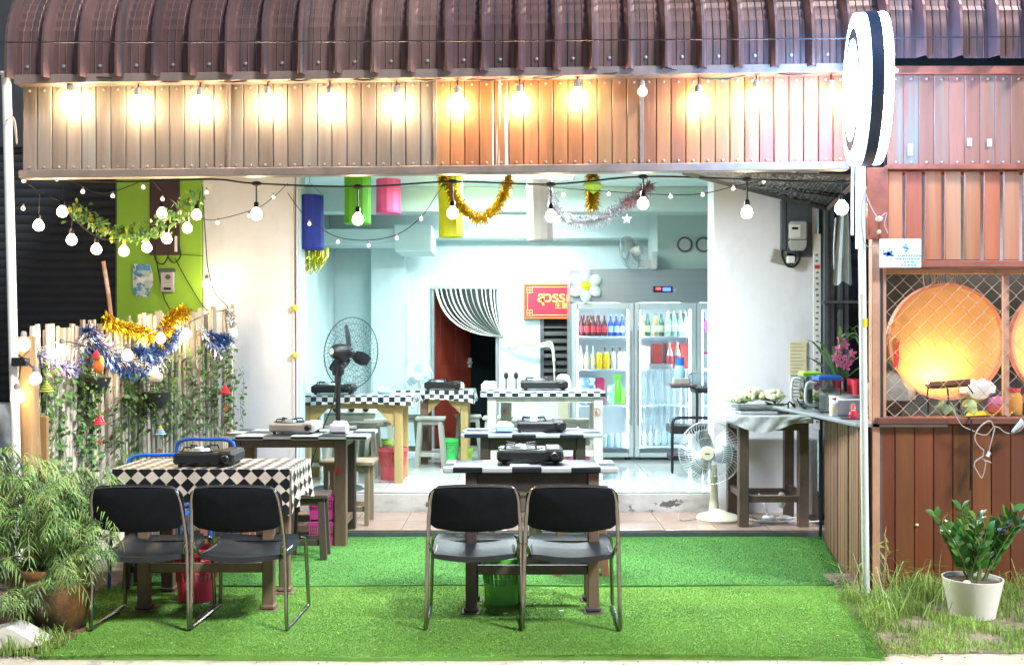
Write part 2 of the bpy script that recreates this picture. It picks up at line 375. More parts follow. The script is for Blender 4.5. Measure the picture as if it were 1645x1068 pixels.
def dup(root, loc, rz=0, label=None, group=None, mats=None, scale=None):
    def cp(o, par):
        c = o.copy(); C.objects.link(c); c.parent = par
        if mats and c.type == 'MESH' and c.data.materials and c.data.materials[0].name in mats:
            c.data = c.data.copy(); c.data.materials[0] = mats[c.data.materials[0].name]
        for ch in o.children: cp(ch, c)
        return c
    r = cp(root, None); r.location = loc; r.rotation_euler = (0, 0, rz)
    if scale: r.scale = scale if isinstance(scale, (tuple, list)) else (scale,) * 3
    if label: r['label'] = label
    if group: r['group'] = group
    return r
def text(parent, name, s, size, loc, mat, ext=.002, rot=(R(90), 0, 0), label=None, bold=0):
    cu = bpy.data.curves.new(name, 'FONT'); cu.body = s; cu.size = size; cu.extrude = ext; cu.offset = bold
    cu.align_x = 'LEFT'; cu.resolution_u = 3
    t = bpy.data.objects.new(name + '_curve', cu); C.objects.link(t)
    bpy.context.view_layer.update()
    me = bpy.data.meshes.new_from_object(t.evaluated_get(bpy.context.evaluated_depsgraph_get()))
    bpy.data.objects.remove(t); me.materials.clear(); me.materials.append(mat)
    o = bpy.data.objects.new(name, me); C.objects.link(o); o.parent = parent
    p = parent; off = Vector((0, 0, 0))
    while p is not None: off += Vector(p.location); p = p.parent
    o.location = Vector(loc) - off; o.rotation_euler = rot
    if label: o['label'] = label
    return o
def lamp(parent, loc, watt, col, rad=.03):
    l = bpy.data.lights.new('lamp_light', 'POINT'); l.energy = watt; l.color = col; l.shadow_soft_size = rad
    o = bpy.data.objects.new('lamp_light', l); C.objects.link(o); o.parent = parent; o.location = loc; return o
def bez(p0, p1, p2, n=12):
    p0, p1, p2 = Vector(p0), Vector(p1), Vector(p2)
    return [(1 - t) ** 2 * p0 + 2 * t * (1 - t) * p1 + t * t * p2 for t in [i / n for i in range(n + 1)]]
def poly(pts, n=6):                            # catmull-rom through points
    P = [Vector(p) for p in pts]; P = [2 * P[0] - P[1]] + P + [2 * P[-1] - P[-2]]; out = []
    for i in range(1, len(P) - 2):
        for k in range(n):
            t = k / n; a, b, c, e = P[i - 1:i + 3]
            out.append(.5 * ((2 * b) + (c - a) * t + (2 * a - 5 * b + 4 * c - e) * t * t + (3 * b - a - 3 * c + e) * t ** 3))
    out.append(P[-2]); return out
def sag(a, b, s, n=10):
    a = Vector(a); b = Vector(b)
    return [a.lerp(b, i / n) - Vector((0, 0, s * 4 * (i / n) * (1 - i / n))) for i in range(n + 1)]

# ================================================================ SETTING
FL, ST = 0.234, 0.065                 # shop floor and brown step above the turf
YS, YP = 7.62, 8.44                   # front edge of step, front edge of shop floor
g = MB().add([(-60, -20, -.03), (60, -20, -.03), (60, 80, -.03), (-60, 80, -.03)], [(0, 1, 2, 3)])
struct('ground', g, SOIL)
struct('road', MB().box(-30, 30, -15, 4.86, -.06, -.012, .004), SAND)
struct('soil_bed', MB().add([(1.7, 4.84, -.009), (9, 4.88, -.009), (9, 6.4, .03), (2.0, 6.4, .02)], [(0, 1, 2, 3)]), M('sandy_soil', (.22, .17, .12), .9, var=.5, scale=9, bump=1, bscale=30, patch=((.09, .065, .045), .5, .62, 4, (1, 1, 1))))
struct('soil_bed_left', MB().add([(-9, 4.80, -.009), (-2.1, 4.80, -.009), (-2.0, 6.4, .0), (-9, 6.4, .0)], [(0, 1, 2, 3)]), SOIL)
SEAM = 6.08
def turf(name, polyv, y0, y1, n, mat, seed, z0=0):
    """quads between left/right border functions"""
    rows = 24; vs = []; fs = []
    for i in range(rows + 1):
        y = y0 + (y1 - y0) * (i - 1) / (rows - 1) if i else y0 - .003
        xl, xr = polyv(y)
        for k in range(41):
            x = xl + (xr - xl) * k / 40
            z = z0 + .006 * math.sin(x * 3 + y * 2) * math.sin(y * 5)
            if k in (0, 40) or i == 0: z = z0 - .026
            vs.append((x, y + (.010 * math.sin(x * 2.3) + .004 * math.sin(x * 11) if i < 2 else 0), z + .012))
    for i in range(rows):
        for k in range(40): fs.append((i * 41 + k, i * 41 + k + 1, (i + 1) * 41 + k + 1, (i + 1) * 41 + k))
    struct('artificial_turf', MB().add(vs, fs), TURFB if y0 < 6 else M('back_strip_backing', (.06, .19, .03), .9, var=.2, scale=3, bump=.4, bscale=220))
    rs = np.random.RandomState(seed)
    y = y0 + (y1 - y0) * rs.rand(n) ** 1.15; xl, xr = polyv(y); x = xl + (xr - xl) * rs.rand(n)
    z = z0 + .006 * np.sin(x * 3 + y * 2) * np.sin(y * 5) + .010
    h = .004 + .006 * rs.rand(n); a = rs.rand(n) * 2 * PI; wd = .0016 + .0012 * rs.rand(n)
    lean = (rs.rand(n, 2) - .5) * .018; lean[:, 1] -= .006
    p0 = np.stack([x - np.cos(a) * wd, y - np.sin(a) * wd, z], 1); p1 = np.stack([x + np.cos(a) * wd, y + np.sin(a) * wd, z], 1)
    p2 = np.stack([x + lean[:, 0], y + lean[:, 1], z + h], 1)
    v = np.stack([p0, p1, p2], 1).reshape(-1, 3); me = bpy.data.meshes.new(name)
    me.vertices.add(len(v)); me.vertices.foreach_set('co', v.ravel())
    me.loops.add(3 * n); me.loops.foreach_set('vertex_index', np.arange(3 * n)); me.polygons.add(n)
    me.polygons.foreach_set('loop_start', np.arange(0, 3 * n, 3)); me.update(); me.materials.append(mat)
    o = bpy.data.objects.new(name, me); C.objects.link(o)
    return o
def brd_f(y):
    xl = np.where(y < 5.1, -2.23 - (y - 4.76) * .5 + .05 * np.sin(y * 9), -2.4 - .10 * (y - 5.1))
    xr = 1.80 + (y - 4.76) * .20 + .01 * np.sin(y * 13)
    return xl, xr
def brd_b(y): return -2.42 - .06 * (y - 6), 2.07 + (y - 6.08) * .2
custom(turf('turf_fibres', brd_f, 4.74, SEAM, 280000, TURF, 1), 'bright yellow green artificial turf pile nearest the road', 'artificial turf', kind='stuff')
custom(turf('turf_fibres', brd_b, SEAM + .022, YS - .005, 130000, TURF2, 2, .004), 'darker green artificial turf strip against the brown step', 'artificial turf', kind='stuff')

# brown step with tiles
struct('step', MB().box(-3.3, 2.44, YS, YP + .02, -.03, ST - .012, .003), CONC)
st = MB().box(0, 1, 0, 1, 0, .012, .0025)
stp = struct('step_paving', MB().box(-3.28, 2.42, YS + .02, YP, ST - .014, ST - .006), GROUT)
tw = .405
tm = mesh_of('tile', MB().box(.002, tw - .002, .002, tw - .002, 0, .008, .0015), TILEB)
pieces(stp, 'tile', tm, [(-3.28 + i * tw, YS + .005 + j * tw, ST - .008) for i in range(14) for j in range(2)])
# shop floor
struct('floor_slab', MB().box(-2.6, 3.0, YP, 12.0, -.03, FL - .012, .006), PLATF)
flo = struct('shop_floor', MB().box(-2.3, 2.9, YP + .01, 11.9, FL - .02, FL - .006), GROUT)
tw = .60
tm = mesh_of('floor_tile', MB().box(.0015, tw - .0015, .0015, tw - .0015, 0, .007, .001), TILEW)
pieces(flo, 'floor_tile', tm, [(-2.3 + i * tw, YP + .003 + j * tw * .955, FL - .007) for i in range(9) for j in range(6)])

# ================================================================ SHOPHOUSE
B = thing('shophouse', 'white plastered shophouse unit with open cyan painted room behind the tables', 'building', (0, 8.44, 0))
XL, XR, YB = -2.12, 2.95, 11.9
ZC = 3.0
def bpart(n, *a, mat=CYANWALL, **k): return part(B, n, MB().box(*a, .004), mat, **k)
# back wall with door opening and louvre opening
dx0, dx1, dz1 = X(693, YB), X(801, YB), Z(461, YB)
lx0, lx1, lz0, lz1 = X(868, YB), X(960, YB), Z(640, YB), Z(508, YB)
bpart('back_wall', XL - .2, dx0, YB, YB + .12, FL - .1, 3.4)
bpart('back_wall', dx0, dx1, YB, YB + .12, dz1, 3.4)
bpart('back_wall', dx1, lx0, YB, YB + .12, FL - .1, 3.4)
bpart('back_wall', lx0, lx1, YB, YB + .12, lz1, 3.4)
bpart('back_wall', lx0, lx1, YB, YB + .12, FL - .1, lz0)
bpart('back_wall', lx1, XR + .2, YB, YB + .12, FL - .1, 3.4)
bpart('side_wall', XL - .15, XL, YP + .3, YB - .003, FL - .1, 3.4)
bpart('side_wall', XR, XR + .15, YP + .3, YB - .003, FL - .1, 3.4)
part(B, 'ceiling', MB().box(XL + .003, XR - .003, YP + .26, YB - .003, ZC, ZC + .1), CEILW)
# beams
bpart('ceiling_beam', XL + .003, XR - .003, 9.60, 9.85, 2.76, ZC - .002, mat=BEAMW)
bpart('ceiling_beam', XL + .003, 1.8, 11.55, YB - .004, 2.71, ZC - .003)
# corner column and its stub beam
bpart('corner_column', X(598, 11.7), X(652, 11.7), 11.6, YB - .002, FL, ZC - .004)
bpart('column_capital', X(634, 10.9), X(693, 10.9), 10.9, 11.59, Z(403, 10.9), Z(361, 10.9))
bpart('column_capital', XL + .002, X(634, 10.9) - .004, 11.0, 11.59, Z(390, 10.9), Z(366, 10.9))
bpart('wall_pilaster', XL + .002, XL + .06, 9.4, 9.65, FL, ZC - .004)
# duct box right of the wall fan
part(B, 'service_duct', MB().box(X(1056, 10.85), XR - .3, 10.86, 11.6, Z(433, 10.85), ZC - .005, .004), BEAMW)
for px in (1100, 1130):
    c = W(px, 393, 10.85)
    part(B, 'vent_port', MB().lathe([(.085, 0), (.085, .012), (.068, .014), (.066, .006)], c, 24, axis='y'), DGREY)
    part(B, 'vent_cover', MB().lathe([(.064, 0), (.064, .010)], c, 24, axis='y'), GREYP)
# front piers
px0, px1 = X(327, YP), X(474, YP)
part(B, 'front_pier', MB().box(px0, px1, YP - .02, YP + .22, ST - .02, 3.6, .006), WHITEWALL)
part(B, 'pier_trim', MB().box(px1 + .003, px1 + .045, YP - .0, YP + .2, ST - .02, 3.3, .004), CYANWALL)
part(B, 'front_pier', MB().box(X(1145, YP), X(1312, YP), YP - .03, YP + .22, ST - .02, 3.6, .006), WHITEWALL)
part(B, 'front_pier', MB().box(X(190, YP), px0 - .003, YP - .04, YP + .22, -.03, 3.6, .006), GREENWALL, label='lime green painted pier')
part(B, 'lintel', MB().box(px1 + .05, X(1145, YP) - .003, YP - .02, YP + .25, 3.04, 3.6, .006), WHITEWALL)
# door frame and the room behind it
dr = part(B, 'doorway', MB().box(dx0 + .001, dx0 + .035, YB - .03, YB + .06, FL, dz1 - .002).box(dx1 - .035, dx1 - .001, YB - .03, YB + .06, FL, dz1 - .002).box(dx0 + .001, dx1 - .001, YB - .031, YB + .06, dz1 - .035, dz1 - .001), GALV)
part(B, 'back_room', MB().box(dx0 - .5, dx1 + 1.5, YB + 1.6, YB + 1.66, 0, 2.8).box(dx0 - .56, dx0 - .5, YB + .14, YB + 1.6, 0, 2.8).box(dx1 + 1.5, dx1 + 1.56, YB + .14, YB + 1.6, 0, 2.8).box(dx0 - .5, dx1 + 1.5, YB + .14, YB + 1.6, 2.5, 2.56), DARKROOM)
ld = MB(); lw = .80
Lm = Matrix.Translation((dx0 + .04, YB + .07, FL)) @ Matrix.Rotation(R(60), 4, 'Z')
ld.box(0, lw, 0, .035, .005, dz1 - FL - .05, .003, Lm)
leaf = part(B, 'door_leaf', ld, DOORR)
pm = MB()
for (a, b, c, e) in ((.10, .36, .15, .85), (.44, .70, .15, .85), (.10, .36, 1.0, 1.75), (.44, .70, 1.0, 1.75)):
    pm.box(a, b, -.008, -.001, c, e, .006, Lm)
part(leaf, 'door_panel', pm, DOORR)
part(leaf, 'handle', MB().box(lw - .08, lw - .04, -.04, -.003, .95, 1.07, .005, Lm).box(lw - .16, lw - .04, -.055, -.04, 1.0, 1.02, .004, Lm), ALU)
# louvre window
lf = part(B, 'louvre_window', MB().box(lx0, lx0 + .04, YB - .02, YB + .05, lz0, lz1).box(lx1 - .04, lx1, YB - .02, YB + .05, lz0, lz1).box(lx0 + .04, lx1 - .04, YB - .02, YB + .05, lz0, lz0 + .03), DGREY)
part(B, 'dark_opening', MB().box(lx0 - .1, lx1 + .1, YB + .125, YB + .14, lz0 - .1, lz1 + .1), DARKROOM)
sm = MB().box(lx0 + .042, lx1 - .042, -.035, .035, -.003, .003); 
for v in range(len(sm.v)): x, y, z = sm.v[v]; sm.v[v] = (x, y * .6, z + y * .9)
lmsh = mesh_of('louvre_slat', sm, BLACKM)
pieces(lf, 'louvre_slat', lmsh, [Vector((0, YB + .02, lz0 + .08 + i * .088)) - Vector((0, 8.44, 0)) for i in range(11)])
# light switches
part(B, 'switch_plate', MB().box(X(815, YB), X(831, YB), YB - .012, YB - .001, Z(559, YB), Z(548, YB), .002), CREAM)
# wall conduits
part(B, 'conduit', MB().tube([(X(652, 11.59) + .03, 11.585, FL), (X(652, 11.59) + .03, 11.585, 2.3)], .007), WHITEPL)
part(B, 'conduit', MB().tube([(XL + .012, 10.2, FL), (XL + .012, 10.2, 2.6)], .008), WHITEPL)
part(B, 'conduit', MB().tube([(px1 + .02, YP - .012, .4), (px1 + .02, YP - .012, 2.8)], .009), WHITEPL)

# roller shutter at far left
S = thing('roller_shutter', 'dark slatted roller shutter closed behind the bamboo screen', 'shutter', (X(100, 8.5), 8.5, 0))
sx0, sx1 = -6.0, X(189, 8.5)
shl = (sx1 - sx0)
smb = MB(); seg = []
for i in range(7): seg.append((-.010 * math.sin(PI * i / 6), .072 * i / 6))
vs = []; fs = []
for (yy, zz) in seg: vs += [(sx0 - S.location.x, yy, zz), (sx1 - S.location.x, yy, zz)]
for i in range(6): fs.append((2 * i, 2 * i + 1, 2 * i + 3, 2 * i + 2))
smb.add(vs, fs)
shm = mesh_of('shutter_slat', smb, SHUTM)
pieces(S, 'shutter_slat', shm, [(0, 0, .02 + i * .0755) for i in range(42)])
part(S, 'shutter_backing', MB().box(sx0, sx1, 8.504, 8.54, 0, 3.4), SHUTM)
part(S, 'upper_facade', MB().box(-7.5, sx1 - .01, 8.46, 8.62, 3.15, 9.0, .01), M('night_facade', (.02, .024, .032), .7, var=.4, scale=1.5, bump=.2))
part(S, 'guide_rail', MB().box(sx1 - .0, sx1 + .05, 8.44, 8.52, 0, 3.3, .004), DGREY)

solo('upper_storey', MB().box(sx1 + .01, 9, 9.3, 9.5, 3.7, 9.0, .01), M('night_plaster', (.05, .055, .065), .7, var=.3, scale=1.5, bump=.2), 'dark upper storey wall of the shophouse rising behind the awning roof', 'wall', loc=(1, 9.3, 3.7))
# wall-mounted stuff on green pier
Yg = YP - .045
t = thing('wiring_board', 'dark maroon wiring board with looping cables on the lime green pier', 'wiring board', W(266, 350, Yg))
part(t, 'board', MB().box(X(242, Yg), X(289, Yg), Yg - .03, Yg, Z(410, Yg), Z(284, Yg), .003), MAROONPL)
part(t, 'cable', MB().tube(poly([W(248, 395, Yg - .04), W(250, 418, Yg - .03), W(262, 424, Yg - .02), W(270, 412, Yg - .04)]), .006)
     .tube(poly([W(272, 392, Yg - .04), W(270, 412, Yg - .04), W(280, 422, Yg - .02), W(290, 410, Yg - .03), W(287, 392, Yg - .04)]), .005), CORD)
part(t, 'cable', MB().tube(poly([W(250, 412, Yg - .02), W(258, 455, Yg - .02), W(264, 480, Yg - .01), W(275, 500, Yg - .02)]), .005)
     .tube(poly([W(281, 415, Yg - .02), W(300, 450, Yg - .02), W(325, 490, Yg - .02), W(338, 502, Yg - .02)]), .004)
     .tube([W(290, 409, Yg - .005), W(326, 411, Yg - .005)], .003), CORD)
part(t, 'fluorescent_stub', MB().box(X(283, Yg), X(287, Yg), Yg - .045, Yg - .031, Z(405, Yg), Z(380, Yg), .002), WHITEPL)
t = thing('torn_poster', 'torn blue and white notice pasted on the lime green pier', 'poster', W(230, 449, Yg))
pp = [(-.085, .13), (.06, .128), (.082, .06), (.085, -.04), (.06, -.08), (.045, -.145), (-.03, -.15), (-.08, -.12), (-.088, 0)]
c = W(230, 449, Yg)
part(t, 'sheet', MB().prism([(c.x + a, c.z + b) for a, b in pp], Yg - .004, Yg - .001),
     M('faded_notice', (.42, .55, .5), .7, var=.1, bump=.05, patch=((.06, .2, .42), .5, .56, 16, (1, 1, 1)), patch2=((.7, .72, .66), .55, .6, 9, (1, 1, 1))), smooth=False)
part(t, 'blue_band', MB().box(c.x - .06, c.x + .058, Yg - .0065, Yg - .0045, c.z + .075, c.z + .118), M('notice_blue', (.08, .28, .5), .7, var=.4, scale=30))
t = thing('wall_phone', 'small grey control box with a round dial on the lime green pier', 'control box', W(270, 451, Yg))
part(t, 'case', MB().box(X(260, Yg), X(281, Yg), Yg - .035, Yg, Z(470, Yg), Z(434, Yg), .006), M('grey_case', (.42, .4, .42), .4))
part(t, 'top_flange', MB().box(X(258, Yg), X(282, Yg), Yg - .04, Yg, Z(438, Yg) + .002, Z(434, Yg) + .012, .003), DGREY)
part(t, 'dial', MB().lathe([(.022, 0), (.022, .004), (.015, .005), (.015, .002)], W(270, 445, Yg - .035), 16, axis='y'), DGREY)
part(t, 'slot', MB().box(X(265, Yg), X(277, Yg), Yg - .038, Yg - .0355, Z(466, Yg), Z(462, Yg)), BLACKPL)

# ================================================================ AWNING ROOF
AZ0 = 3.135; AY0 = 5.93; AR = .62
def prof():
    pts = [(AY0, AZ0), (AY0, AZ0 + .05), (AY0, AZ0 + .11)]
    n = 30
    for i in range(n + 1):
        a = R(90) * i / n
        rr = AR + (.006 if (i % 2 and i > 4) else 0)
        pts.append((AY0 + .62 - rr * math.cos(a), AZ0 + .13 + rr * math.sin(a)))
    pts.append((AY0 + 1.4, AZ0 + .13 + .62 + .12)); pts.append((AY0 + 3.2, AZ0 + .13 + .62 + .35))
    return pts
PR = prof()
def sheet(x0, nr, per=.2165, hh=.058, twist=0, dz=0, dzr=0):
    """bull-nosed ribbed sheet: pans and trapezoid ribs standing proud along the surface normal"""
    mb = MB(); xs = []
    for i in range(nr):
        b = i * per
        xs += [(b, 0), (b + .026, hh), (b + .040, hh), (b + .072, 0), (b + .10, 0), (b + .104, .005), (b + .108, 0), (b + .145, 0), (b + .149, .005), (b + .153, 0), (b + .185, 0), (b + .189, .004), (b + .193, 0)]
    xs.append((nr * per + .01, 0))
    vs = []; nx = len(xs)
    for j, (y, z) in enumerate(PR):
        a = PR[max(j - 1, 0)]; b = PR[min(j + 1, len(PR) - 1)]
        ty, tz = b[0] - a[0], b[1] - a[1]; l = math.hypot(ty, tz); ny, nz = -tz / l, ty / l
        for (x, h) in xs:
            vs.append((x0 + x, y + ny * h, z + nz * h + dz + dzr * x))
    fs = [(j * nx + i, j * nx + i + 1, (j + 1) * nx + i + 1, (j + 1) * nx + i) for j in range(len(PR) - 1) for i in range(nx - 1)]
    mb.add(vs, fs); return mb
A = thing('awning_roof', 'bull nosed ribbed metal awning roof over the plank fascia', 'awning', (0, AY0, AZ0))
x0 = X(8, 5.93); per = .2165
slope = .0155                          # the whole canopy drops slightly to the left
def tiltm(mb, k=slope, xr=1.8):
    mb.v = [(a, b, c - (xr - a) * k) for a, b, c in mb.v]; return mb
i = 0
while x0 + i * per < 2.1:
    part(A, 'roof_sheet', tiltm(sheet(x0 + i * per, 4, per)), ROOF, ang=12)
    i += 4
xr0 = x0 + i * per
for k in range(3):
    part(A, 'roof_sheet', sheet(xr0 + k * 4 * per + .01, 4, per, dz=.055 - .01 * k), ROOF, ang=12)
scr = mesh_of('roof_screw', MB().lathe([(.011, 0), (.009, .006), (.0001, .008)], n=8, axis='y'), GALV)
pieces(A, 'roof_screw', scr, [Vector((x0 + per * (k + .62), AY0 - .001, AZ0 + .075 - (1.8 - (x0 + per * (k + .62))) * slope)) - A.location for k in range(23)])
part(A, 'underside_batten', tiltm(MB().box(x0 + .05, 2.0, 6.2, 6.26, AZ0 + .05, AZ0 + .11)), DGREY)
part(A, 'rafter', MB().box(-2.9, -2.84, 6.3, 8.4, 3.0, 3.08).box(-1.2, -1.14, 6.3, 8.4, 3.0, 3.08).box(.5, .56, 6.3, 8.4, 3.03, 3.1).box(2.0, 2.06, 6.3, 8.4, 3.05, 3.12), DGREY)

# ================================================================ FASCIA (planks)
YF = 6.0
F = thing('plank_fascia', 'long fascia of vertical planks with rivet rows under the awning, grey left and orange right', 'fascia', (0, YF, 2.6))
fz0 = Z(272, YF) - .0; 
def zb(x): return Z(273.5 + (1360 - (x / YF * FOC + CX)) * .0105, YF)      # lower edge follows the slight drop to the left
def zt(x): return Z(114 + (1360 - (x / YF * FOC + CX)) * .0145, YF)
fx0, fx1 = X(36, YF), X(1362, YF)
npl = 56; pw = (fx1 - fx0) / npl
battens = [fx0 + pw * 14, fx0 + pw * 28, fx0 + pw * 42]
for i in range(npl):
    a = fx0 + i * pw + .0021; b = fx0 + (i + 1) * pw - .0021; yo = rnd.uniform(-.002, .003)
    mt = GREYW if i < 28 else (SPLASHW if 29 <= i <= 37 else ORANW)
    if i >= 50: mt = M('red_orange_board', (.40, .11, .05), .45, var=.3, scale=5, stretch=(1, 1, .1), bump=.2, bscale=40, rn=.2)
    za, zbb = zb((a + b) / 2) + .05, zt((a + b) / 2)
    part(F, 'plank', MB().box(a, b, YF + yo, YF + .018 + yo, za, zbb, .0035), mt)
part(F, 'backing', tiltm(MB().box(fx0, fx1, YF + .022, YF + .035, zb(1.8) + .03, zt(1.8) + .05)), M('board_backing', (.05, .03, .02), .7))
def slopedbox(xa, xb, y0, y1, fz, h0, h1, b=.003, n=1):
    mb = MB().box(xa, xb, y0, y1, h0, h1, b); mb.v = [(p, q, r + fz(p)) for p, q, r in mb.v]; return mb
part(F, 'bottom_rail', slopedbox(fx0 - .01, fx1, YF - .03, YF + .05, zb, 0, .048), DUST)
part(F, 'top_rail', slopedbox(fx0 - .01, fx1, YF - .085, YF + .05, zt, -.028, .025), DUST)
for b in battens:
    part(F, 'batten', MB().box(b - .011, b + .011, YF - .012, YF - .003, zb(b) + .05, zt(b) - .03, .002), DUST if b < 0 else GREYW)
rv = mesh_of('rivet', MB().lathe([(.0085, 0), (.007, .004), (.0001, .006)], n=8, axis='y'), RIVET)
locs = []
for i in range(npl):
    x = fx0 + (i + .5) * pw
    locs += [Vector((x, YF - .003, zb(x) + .068)) - F.location, Vector((x, YF - .003, zt(x) - .052)) - F.location]
pieces(F, 'rivet', rv, locs)
# right fascia, a little further right of the round sign
F2 = thing('plank_fascia', 'short reddish plank fascia with peeling teal paint right of the round sign', 'fascia', (2.8, 5.98, 2.6))
for i in range(15):
    a = X(1427, 5.98) + i * .092; b = a + .0885
    part(F2, 'plank', MB().box(a, b + .002, 5.98 + rnd.uniform(-.002, .003), 6.0, Z(267, 6), Z(122, 6), .0035), TEALW)
part(F2, 'backing', MB().box(X(1422, 6), 4.0, 6.006, 6.02, Z(268, 6), Z(121, 6)), BLACKM)
part(F2, 'top_rail', MB().box(X(1422, 6), 4.0, 5.955, 6.03, Z(122, 6), Z(109, 6), .003), REDTRIM)
part(F2, 'bottom_rail', MB().box(X(1422, 6), 4.0, 5.95, 6.03, Z(274, 6), Z(266, 6), .003), REDTRIM)
pieces(F2, 'rivet', rv, [Vector((X(1427, 5.98) + i * .092 + .044, 5.976, z)) - F2.location for i in range(15) for z in (Z(262, 6), Z(129, 6))])
for px, py, hh in ((1463, 240, .05), (1558, 228, .035), (1590, 229, .032)):
    c = W(px, py, 5.97)
    part(F2, 'paper_scrap', MB().box(c.x - .014, c.x + .014, 5.972, 5.975, c.z - hh / 1.4, c.z + hh / 1.6), PAPER)
# dark tarp in the gap above it
tp = MB(); pts = [(1432, 60), (1480, 64), (1520, 60), (1560, 62), (1600, 60), (1645, 62), (1900, 60)]
vs = []
for px, py in pts: vs += [W(px, py, 6.25), W(px, 124, 6.1)]
tp.add(vs, [(2 * i, 2 * i + 1, 2 * i + 3, 2 * i + 2) for i in range(len(pts) - 1)])
solo('tarpaulin', tp, M('olive_tarp', (.035, .045, .038), .6, var=.4, scale=8, bump=.5, bscale=10), 'crumpled dark green tarpaulin in the gap above the right fascia', 'tarpaulin', loc=W(1540, 100, 6.2))

# slatted panel
P1 = thing('slatted_panel', 'reddish brown vertical slat panel with open gaps above the chain link', 'slatted panel', W(1530, 420, 6.0))
x = X(1424, 6.0)
for i in range(12):
    a = x + i * .1175
    part(P1, 'slat', MB().box(a, a + .096, 5.995, 6.015, Z(418, 6), Z(277 - rnd.uniform(0, 3), 6), .004), REDW)
part(P1, 'bottom_rail', MB().box(X(1416, 6), 4.0, 5.985, 6.04, Z(429, 6), Z(419, 6), .003), REDTRIM)
part(P1, 'top_rail', MB().box(X(1416, 6), 4.0, 6.02, 6.05, Z(280, 6), Z(275, 6), .003), REDTRIM)
# pale wall seen through the gaps
solo('stall_back_sheet', MB().box(X(1428, 7.6), 5.2, 7.6, 7.63, 2.09, 2.9, .003), M('pale_sheet', (.45, .5, .6), .5), 'pale sheet seen through the gaps of the slatted panel', 'sheet', loc=(3.2, 7.6, 2.0))

# posts
def pole(px0, px1, y0, y1, Y, r, mat, label, name='metal_pole'):
    t = thing(name, label, 'pole', (X(px1, Y), Y, 0))
    part(t, 'pipe', MB().tube([W(px1, y1, Y), W((px0 + px1) / 2, (y0 + y1) / 2, Y), W(px0, y0, Y)], r, 12), mat)
    return t
pl = pole(10, 30, 118, 900, 5.92, .026, WHITEP, 'white painted pole at the left end of the fascia')
part(pl, 'tie_wire', MB().tube(poly([W(14, 183, 5.88), W(24, 195, 5.88), W(27, 232, 5.88), W(20, 190, 5.88), W(8, 196, 5.88)]), .004), CORDW)
part(pl, 'flange', MB().lathe([(.04, 0), (.04, .01)], W(10, 120, 5.92), 12), WHITEP)
pr_ = pole(1383, 1391, 262, 952, 5.94, .022, WHITEP, 'white chipped pole below the round sign')
part(pr_, 'reflective_band', MB().lathe([(.0235, 0), (.0235, .05)], W(1387, 525, 5.94), 12), M('yellow_label', (.75, .6, .03), .4))
t = thing('corner_post', 'peach painted steel corner post beside the white pole', 'post', (X(1406, 6.02), 6.02, 0))
part(t, 'shaft', MB().box(X(1398, 6.02), X(1411, 6.02), 5.99, 6.05, -.03, Z(276, 6), .004), PEACH)
part(t, 'dark_channel', MB().box(X(1411, 6.02) + .002, X(1415, 6.02), 6.0, 6.05, .0, Z(276, 6), .001), DGREY)
part(t, 'upper_cap', MB().box(X(1389, 6.02), X(1423, 6.02), 5.975, 5.989, Z(385, 6), Z(270, 6), .003), REDTRIM)
part(t, 'weathered_strip', MB().box(X(1415.5, 6.02), X(1421, 6.02), 5.99, 6.04, Z(672, 6), Z(430, 6), .003), PEACH)

# lower brown board wall
BW = thing('board_wall', 'low wall of dark brown vertical boards behind the white plant pot', 'wall', (2.8, 6.02, 0))
a = X(1407, 6.0); 
for i in range(13):
    b = a + .116
    part(BW, 'board', MB().box(a + .0015, b - .0015, 6.0 + rnd.uniform(-.002, .002), 6.02, 0 + rnd.uniform(0, .015), Z(682, 6), .003), BROWNW)
    a = b
part(BW, 'backing', MB().box(X(1407, 6), 3.73, 6.024, 6.06, 0, Z(682, 6)), BLACKM)
part(BW, 'cap_rail', MB().box(X(1405, 6), 3.73, 5.96, 6.10, Z(681, 6), Z(670, 6), .005), M('cap_brown', (.14, .05, .03), .4, var=.3))
part(BW, 'pale_knot', MB().ball(W(1473, 843, 5.996), .009, 8, (1.3, .4, 1)), CREAM)

# side wall of thin slats running back to the step
SW = thing('side_slat_wall', 'low side wall of thin upright slats between the turf and the stall', 'wall', (2.24, 6.7, 0))
a0 = Vector((2.10, 5.97, 0)); a1 = Vector((2.365, 7.52, 0)); dv = (a1 - a0); ln = dv.length; ang = math.atan2(dv.y, dv.x)
ns = 24
for i in range(ns):
    q = a0 + dv * ((i + .5) / ns)
    Mx = Matrix.Translation(q) @ Matrix.Rotation(ang, 4, 'Z')
    yo = rnd.uniform(-.003, .006)
    part(SW, 'slat', MB().box(-ln / ns / 2 + .004, ln / ns / 2 - .004, -.012 + yo, .008 + yo, -.02, .985, .003, Mx), SLATW)
Mx = Matrix.Translation(a0) @ Matrix.Rotation(ang, 4, 'Z')
part(SW, 'backing', MB().box(0, ln, -.03, -.02, 0, .98, 0, Mx), BLACKM)

